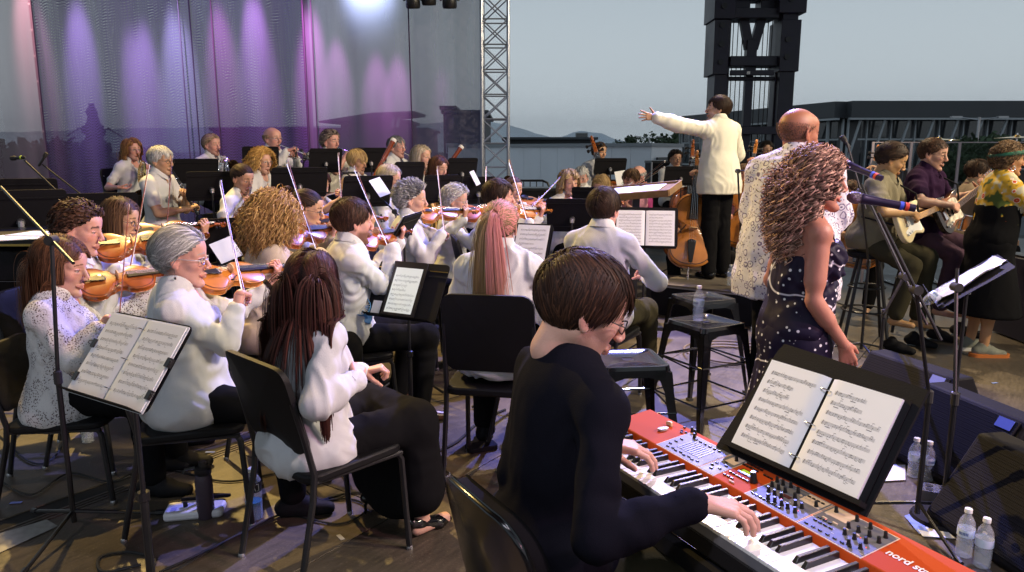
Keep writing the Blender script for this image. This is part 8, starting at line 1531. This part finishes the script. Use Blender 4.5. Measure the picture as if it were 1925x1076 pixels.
def make_wedge():
 r = empty('wedge_monitor'); tag(r, 'w', 'monitor'); prof = [(-.20, 0), (.20, 0), (.24, .05), (.02, .40), (-.10, .40), (-.22, .18)]; w_ = .62; M = Matrix.Rotation(math.radians(90), 4, 'X')
 MB().prism(prof, -w_ / 2, w_ / 2, M).build('cabinet', BLACKM, r, bevel=.012); a, b = Vector((.24, 0, .05)), Vector((.02, 0, .40)); d = (b - a).normalized(); n = Vector((d.z, 0, -d.x)); R = Matrix((d, Vector((0, 1, 0)), n)).transposed()
 GM, gn, gb = newmat('grille_mesh') if 'grille_mesh' not in MATS else (MATS['grille_mesh'], None, None)
 if gn:
  MATS['grille_mesh'] = GM; gb.inputs['Metallic'].default_value = 0; gb.inputs['Roughness'].default_value = .7; gb.inputs['Specular IOR Level'].default_value = .1; t = gn.nodes.new('ShaderNodeTexCoord'); v = vor(gn, t.outputs['Object'], 130, rnd=0.0); L(gn, rampn(gn, v.outputs['Distance'], [(.25, (.002, .002, .003)), (.42, (.014, .014, .018))]), gb.inputs['Base Color']); bp = gn.nodes.new('ShaderNodeBump'); bp.inputs['Strength'].default_value = .6; bp.inputs['Distance'].default_value = .002; L(gn, v.outputs['Distance'], bp.inputs['Height']); L(gn, bp.outputs[0], gb.inputs['Normal'])
 MB().box((a + b) / 2 + n * .006, (.385, .565, .012), R).build('grille', GM, r, bevel=.004); MB().box(b - d * .045 + n * .014 + Vector((0, .22, 0)), (.05, .085, .002), R).build('tape', mat('blue_tape', (.13, .19, .62), .6), r, smooth=False); MB().box(a + d * .06 + n * .014 + Vector((0, 0, 0)), (.014, .022, .003), R).build('badge', CHROME, r)
 for s_ in (-1, 1): MB().tube([(-.08, s_ * .312, .25), (-.05, s_ * .322, .28), (.03, s_ * .322, .20), (.03, s_ * .312, .16)], .010, 6).build('handle', RUBBER, r)
 return r
for px, py, lab, rz in ((1706, 792, 'wedge monitor farthest back with blue tape on its top corner', 3.45), (1822, 880, 'middle wedge monitor with blue tape and a small silver badge', 3.35), (1940, 1020, 'nearest wedge monitor cut off by the right edge', 3.3)): p = Z(px, py, .05); use('wedge', make_wedge, T4((p.x, p.y, 0), rz), lab, 'black wedge monitors')
def wedge_tape_fix(): pass
p = Z(1914, 640, 0); r = empty('subwoofer', (p.x + .15, p.y, 0)); tag(r, 'dark blue black speaker box at the right edge behind the sneakers', 'speaker'); MB().box((.12, 0, .36), (.62, .60, .70)).build('cabinet', mat('sub_blue', (.012, .012, .035), .5), r, bevel=.01); MB().box((.12, -.304, .36), (.54, .01, .60)).build('grille', BLACKM, r, bevel=.003); MB().box((.12, 0, .72), (.60, .58, .02)).build('top_rim', BLACK, r)
def lat(name, prof, px, py, mt, label, cat, z=0, n=24, extra=None):
 p = Z(px, py, z); r = empty(name, (p.x, p.y, z)); tag(r, label, cat); MB().lathe(prof, n).build('bottle_body', mt, r);
 if extra: extra(r)
 return r
DKF = mat('flask_dark', (.045, .030, .045), .45)
def fx(r): MB().lathe([(.034, .205), (.036, .208), (.036, .232), (.025, .240), (.001, .242)], 20).build('lid', BLACK, r); MB().tube([(-.03, 0, .235), (-.075, 0, .225), (-.085, 0, .205)], .009, 6).tube([(0, 0, .24), (0, 0, .262)], .017, 10).build('spout', BLACK, r)
p = Z(368, 966, 0); r = empty('wipes_packet', (p.x, p.y, 0), .20); tag(r, 'white packet of wipes lying under the dark flask', 'packet'); MB().prism(rrect(.25, .13, .02, 4), 0, .038).build('pack', mat('pack_white', (.70, .68, .72), .35, bump=.4, bscale=25), r, bevel=.012); MB().box((-.085, -.02, .0395), (.024, .034, .001)).build('print', mat('print_lilac', (.35, .33, .60), .5), r); MB().lathe([(.001, 0), (.010, 0), (.010, .02), (.001, .022)], 12, (-.04, .0, .038)).build('button', BLACK, r)
o = MB().prism([(-.10, -.02), (.10, .02), (.11, .035), (.02, .04), (-.09, .01)], .0, .016).build('eyeglass_case', BLACKM, bevel=.004); o.location = (p.x + .02, p.y + .055, .04); tag(o, 'black case lying on the white packet of wipes', 'case')
lat('insulated_flask', [(.001, 0), (.035, 0), (.037, .006), (.037, .175), (.033, .195), (.031, .205), (.001, .206)], 388, 972, DKF, 'dark insulated flask with a spout lid on the floor', 'flask', extra=fx)
def fs(r): MB().lathe([(.001, .004), (.0335, .005), (.035, .02), (.035, .085), (.001, .086)], 18).build('water', mat('blue_water', (.10, .45, .95), .05, trans=.6, ior=1.2), r); MB().lathe([(.0368, .135), (.0372, .137), (.0372, .178), (.0368, .18)], 20, caps=False).build('label_band', BLACK, r); MB().lathe([(.015, .22), (.017, .222), (.017, .238), (.001, .24)], 16).build('cap', WHITEP, r)
sw = lat('large_water_bottle', [(.001, 0), (.032, 0), (.0365, .008), (.0365, .17), (.034, .185), (.02, .21), (.0145, .216), (.0145, .222)], 479, 975, CLEAR, 'big clear bottle with a blue lower half and black band', 'bottle', extra=fs)
for k, cx_ in enumerate((-2.35, -1.95, -1.55, -1.15, -.78)):
 m = MB(); zz = (.142, .173); R_ = .0378
 pth = (((0, 0), (0, 1), (.8, 1), (.8, 0)), ((0, 1), (0, 0), (.8, 0)), ((0, 0), (0, 1)), ((.8, 1), (0, 1), (.8, 0)), ((0, 0), (.8, 0), (.8, 1), (0, 1)))[k]
 m.tube([(R_ * math.cos(cx_ + u_ * .30), R_ * math.sin(cx_ + u_ * .30), zz[0] + (zz[1] - zz[0]) * v_) for u_, v_ in pth], .0022, 4); m.build('print_stroke', WHITEP, sw)
def pk_(r): MB().lathe([(.040, .15), (.043, .152), (.043, .17), (.001, .172)], 24).build('lid', WHITEP, r); MB().tube([(.01, 0, .17), (.012, 0, .24)], .004, 8).build('straw', mat('straw_pink', (.7, .2, .35), .4), r)
m_, n_, b_ = newmat('tumbler_print'); MATS['tumbler_print'] = m_; t_ = n_.nodes.new('ShaderNodeTexCoord'); v_ = n_.nodes.new('ShaderNodeTexNoise'); v_.inputs['Scale'].default_value = 42; L(n_, t_.outputs['Object'], v_.inputs[0]); L(n_, rampn(n_, v_.outputs[0], [(.53, (.72, .66, .68)), (.57, (.55, .03, .05))]), b_.inputs['Base Color']); b_.inputs['Roughness'].default_value = .35
lat('tumbler', [(.001, 0), (.030, 0), (.032, .004), (.041, .15), (.001, .151)], 1686, 858, m_, 'white tumbler with red flowers behind the music binder', 'tumbler', extra=pk_)
for pts, lab in ((((1612, 872), (1702, 874), (1702, 902), (1645, 905)), 'white sheet on the floor right of the tumbler'), (((1706, 972), (1745, 968), (1796, 1012), (1735, 1008)), 'white sheet under the heavy round stand base')):
 v = [Z(x, y, .004 + .002 * i) for i, (x, y) in enumerate(pts)]; o = MB().add(v + [p_ - Vector((0, 0, .002)) for p_ in v], [(0, 1, 2, 3), (7, 6, 5, 4), (0, 4, 5, 1), (1, 5, 6, 2), (2, 6, 7, 3), (3, 7, 4, 0)]).build('floor_sheet', PAPER, smooth=False); tag(o, lab, 'paper')
o = MB().add([Z(1700, 970, .008), Z(1722, 962, .008), Z(1745, 1000, .008), Z(1728, 1004, .008)], [(0, 1, 2, 3)]).build('blue_sheet', mat('paper_blue', (.20, .28, .70), .6), smooth=False); tag(o, 'blue slip of paper tucked beside the round stand base', 'paper')
p = Z(1758, 945, 0); r = empty('outlet_box', (p.x, p.y, 0), -.5); tag(r, 'metal outlet box with four round sockets between the stand and bottles', 'outlet box'); MB().box((0, 0, .035), (.12, .09, .06)).build('box', STEEL, r, bevel=.003); MB().prism(rrect(.13, .10, .01, 3), .065, .069).build('cover', CHROME, r)
for x in (-.03, .03):
 for y in (-.022, .022): MB().lathe([(.001, 0), (.016, 0), (.016, .002), (.001, .002)], 14, (x, y, .0692)).build('socket', BLACK, r)
v = [Z(0, 1030, .004), Z(62, 975, .004), Z(108, 990, .004), Z(0, 1060, .004)]; v = [Z(-60, 1020, .004), Z(88, 977, .004), Z(109, 989, .004), Z(-50, 1062, .004)]; o = MB().add(v, [(0, 1, 2, 3)]).build('tape_strip', mat('gaffer_grey', (.30, .29, .27), .7, var=.2, vscale=20), smooth=False); tag(o, 'strip of pale grey tape on the floor at the left edge', 'tape')
for px, py, lab in ((230, 768, 'black plug box on the floor left of the grey haired woman\'s stand'), (905, 845, 'flat black floor pouch behind the pianist\'s chair')): p = Z(px, py, 0); o = MB().prism(rrect(.17, .09, .02, 3), 0, .03).build('cable_box', BLACKM, bevel=.006); o.location = (p.x, p.y, 0); o.rotation_euler = (0, 0, .4); tag(o, lab, 'box')
def zc(*pts): return [Z(x, y, .008) for x, y in pts]
cable(zc((265, 1062), (195, 1075), (188, 1048), (240, 1038), (290, 1052), (280, 1085), (330, 1072), (440, 1010), (560, 960), (640, 930), (700, 925)), .006, 'black cable curling from the left foreground stand under the chairs'); cable(zc((300, 1076), (400, 1030), (520, 970), (640, 938), (690, 955), (640, 985), (560, 970)), .005, 'second black cable beside the curling one')
cable(zc((0, 820), (60, 870), (110, 850), (150, 760), (180, 740), (230, 770)), .005, 'black cable at the foot of the left boom stand'); cable(zc((820, 850), (860, 830), (905, 790), (950, 770)), .008, 'thick black cable behind the ponytailed woman\'s chair'); cable(zc((640, 740), (700, 760), (820, 755), (880, 740), (930, 735)), .003, 'thin cable crossing the floor by the brown shoes')
cable([(Z(1375, 670, 0) + Vector((.24 * math.cos(t * .55) * (1 + .02 * t), .24 * math.sin(t * .55) * (1 + .015 * t), .010 + .0012 * t))) for t in range(30)], .008, 'coil of beige cable behind the bar stools', mat('cable_tan', (.16, .12, .07), .6)); cable(zc((1560, 745), (1600, 700), (1650, 665), (1680, 600)), .004, 'thin brown cable running past the tripod base', mat('cable_brown', (.16, .09, .03), .6))
cable(zc((1560, 565), (1640, 590), (1720, 612), (1800, 618), (1850, 625)), .006, 'black cable along the floor at the guitarists\' feet'); cable(zc((1840, 1000), (1880, 1060), (1925, 1050), (1950, 1020)), .008, 'black cable in the lower right corner')
PLX = mat('clear_acrylic', (.93, .96, 1.0), .03, 0, trans=1.0, ior=1.02, alpha=.35);
for px0, px1, lab in ((1640, 1712, 'clear screen panel behind the guitarist in khaki'), (1712, 1803, 'clear screen panel behind the bass guitarist'), (1803, 1905, 'clear screen panel left of the flowered singer'), (1905, 2010, 'clear screen panel at the right edge')):
 a = Z(px0, 268, 0) if False else P(px0, 268, 8.9); b = P(px1, 268, 8.9); r = empty('drum_screen', ((a.x + b.x) / 2, a.y, 0)); tag(r, lab, 'screen', 'clear acrylic screen panels'); w_ = b.x - a.x; h = a.z
 MB().box((0, 0, h / 2 + .02), (w_ - .02, .008, h - .04)).build('acrylic_sheet', PLX, r); MB().box((-w_ / 2 + .012, .0, h / 2), (.030, .016, h)).build('post', mat('post_pink', (.5, .42, .46), .4), r); MB().box((0, 0, h), (w_, .010, .012)).build('top_edge', mat('post_pink', (.5, .42, .46), .4), r)
 for s_ in (-1, 1): MB().box((s_ * w_ * .3, 0, .01), (.06, .3, .02)).build('foot', BLACK, r)
def drum(px, py, d, rad, dep, label, tilt=.15, mt=None):
 c = P(px, py, d); r = empty('snare_drum', (c.x, c.y, 0)); tag(r, label, 'drum', 'drums'); R = Matrix.Translation((0, 0, c.z)) @ Matrix.Rotation(tilt, 4, 'Y'); MB().lathe([(rad, -dep / 2), (rad, dep / 2)], 28, M=R, caps=False).build('shell', mt or VARN2, r); MB().lathe([(.001, dep / 2 - .003), (rad * .98, dep / 2 - .003)], 28, M=R, caps=False).build('drum_head', WHITEP, r)
 for z_ in (-dep / 2, dep / 2): MB().tube([R @ Vector((rad * 1.02 * math.cos(t * .2244), rad * 1.02 * math.sin(t * .2244), z_)) for t in range(29)], .007, 6, caps=False).build('hoop', CHROME, r)
 for k in range(8): a = k * .785; MB().tube([R @ Vector((rad * 1.03 * math.cos(a), rad * 1.03 * math.sin(a), -dep / 2)), R @ Vector((rad * 1.03 * math.cos(a), rad * 1.03 * math.sin(a), dep / 2))], .006, 5).build('lug', CHROME, r)
 for k in range(3): a = k * 2.09; MB().tube([(0, 0, c.z - dep), (.25 * math.cos(a), .25 * math.sin(a), .01)], .009, 6).build('leg', CHROME, r)
drum(1842, 424, 7.0, .17, .14, 'amber snare drum in front of the drummer'); drum(1880, 400, 7.3, .15, .16, 'amber tom drum beside the snare')
for px, py, d, lab in ((1765, 262, 8.2, 'cymbal above the bass guitarist\'s head'), (1912, 258, 7.6, 'cymbal above the flowered singer\'s head')):
 c = P(px, py, d); r = empty('cymbal', (c.x, c.y, 0)); tag(r, lab, 'cymbal', 'cymbals'); MB().lathe([(.001, c.z + .022), (.02, c.z + .02), (.035, c.z + .006), (.20, c.z - .010), (.201, c.z - .012), (.03, c.z)], 28).build('disc', BRASS, r); MB().tube([(0, 0, .1), (0, 0, c.z + .04)], .008, 6).build('pole', CHROME, r)
 for k in range(3): a = k * 2.09; MB().tube([(0, 0, .3), (.25 * math.cos(a), .25 * math.sin(a), .01)], .009, 6).build('leg', CHROME, r)
c = P(70, 462, 4.3); r = empty('equipment_table', (c.x - .3, c.y, 0)); tag(r, 'black table with gold edged gear at the left edge', 'table'); MB().box((0, 0, c.z + .06), (1.3, .6, .05)).build('table_top', BLACK, r, bevel=.004); MB().box((0, -.302, c.z + .04), (1.30, .006, .012)).build('gold_edge', GOLDP, r); MB().box((0, -.1, c.z - .07), (1.1, .5, .16)).build('gear', BLACKM, r, bevel=.01)
for sx in (-.6, .6):
 for sy in (-.25, .25): MB().tube([(sx, sy, 0), (sx, sy, c.z + .03)], .016, 6).build('leg', STEEL, r)
for k, (px, py) in enumerate(((40, 446), (82, 440))): v = Z(px, py, c.z + .088 + .003 * k); o = MB().box((0, 0, 0), (.22, .28, .004)).build('table_sheet', PAPER); o.location = (v.x, v.y, c.z + .088 + .005 * k); o.rotation_euler = (0, 0, .5 + k); tag(o, ('white sheets on the black table, the left ones', 'white sheets on the black table, the right ones')[k], 'paper')
use('chair', make_chair, T4(Z(1040, 700, .46).xy.to_3d(), math.radians(20)), 'empty black orchestra chair right of the ponytailed woman', 'black orchestra chairs')
use('chair', make_chair, T4(Z(20, 735, .46).xy.to_3d(), math.radians(4)), 'empty black orchestra chair at the left edge', 'black orchestra chairs') if False else None
cable(zc((0, 905), (60, 930), (130, 890), (210, 905), (300, 880), (420, 905), (520, 890)), .005, 'black cable lying across the floor behind the dark flask')
cable(zc((560, 905), (600, 940), (660, 925), (640, 890), (600, 880), (585, 905)), .004, 'small loop of cable under the long haired woman')
cable(zc((1100, 880), (1180, 1000), (1260, 1040), (1330, 1076)), .006, 'cable hanging to the floor under the red stage piano')
cable(zc((700, 860), (760, 830), (800, 850), (860, 900), (900, 880)), .004, 'short black cable near the heeled shoes')
for i, (px, py) in enumerate(((395, 850), (815, 812), (640, 1010), (30, 945), (1480, 640), (1690, 690), (1870, 720))):
 o = MB().box((0, 0, 0), (.05, .018, .0012)).build('tape_mark', MATS['paper_blue'] if i % 3 == 0 else mat('tape_white', (.45, .44, .42), .7), smooth=False); p = Z(px, py, .0028); o.location = p; o.rotation_euler = (0, 0, i * 1.1)
 tag(o, 'small strip of marking tape on the floor ' + ('left of the dark flask', 'right of the tall heels', 'below the long haired woman\'s chair', 'at the far left edge', 'behind the metal bar stools', 'behind the farthest wedge monitor', 'below the sneakers of the yellow singer')[i], 'tape')
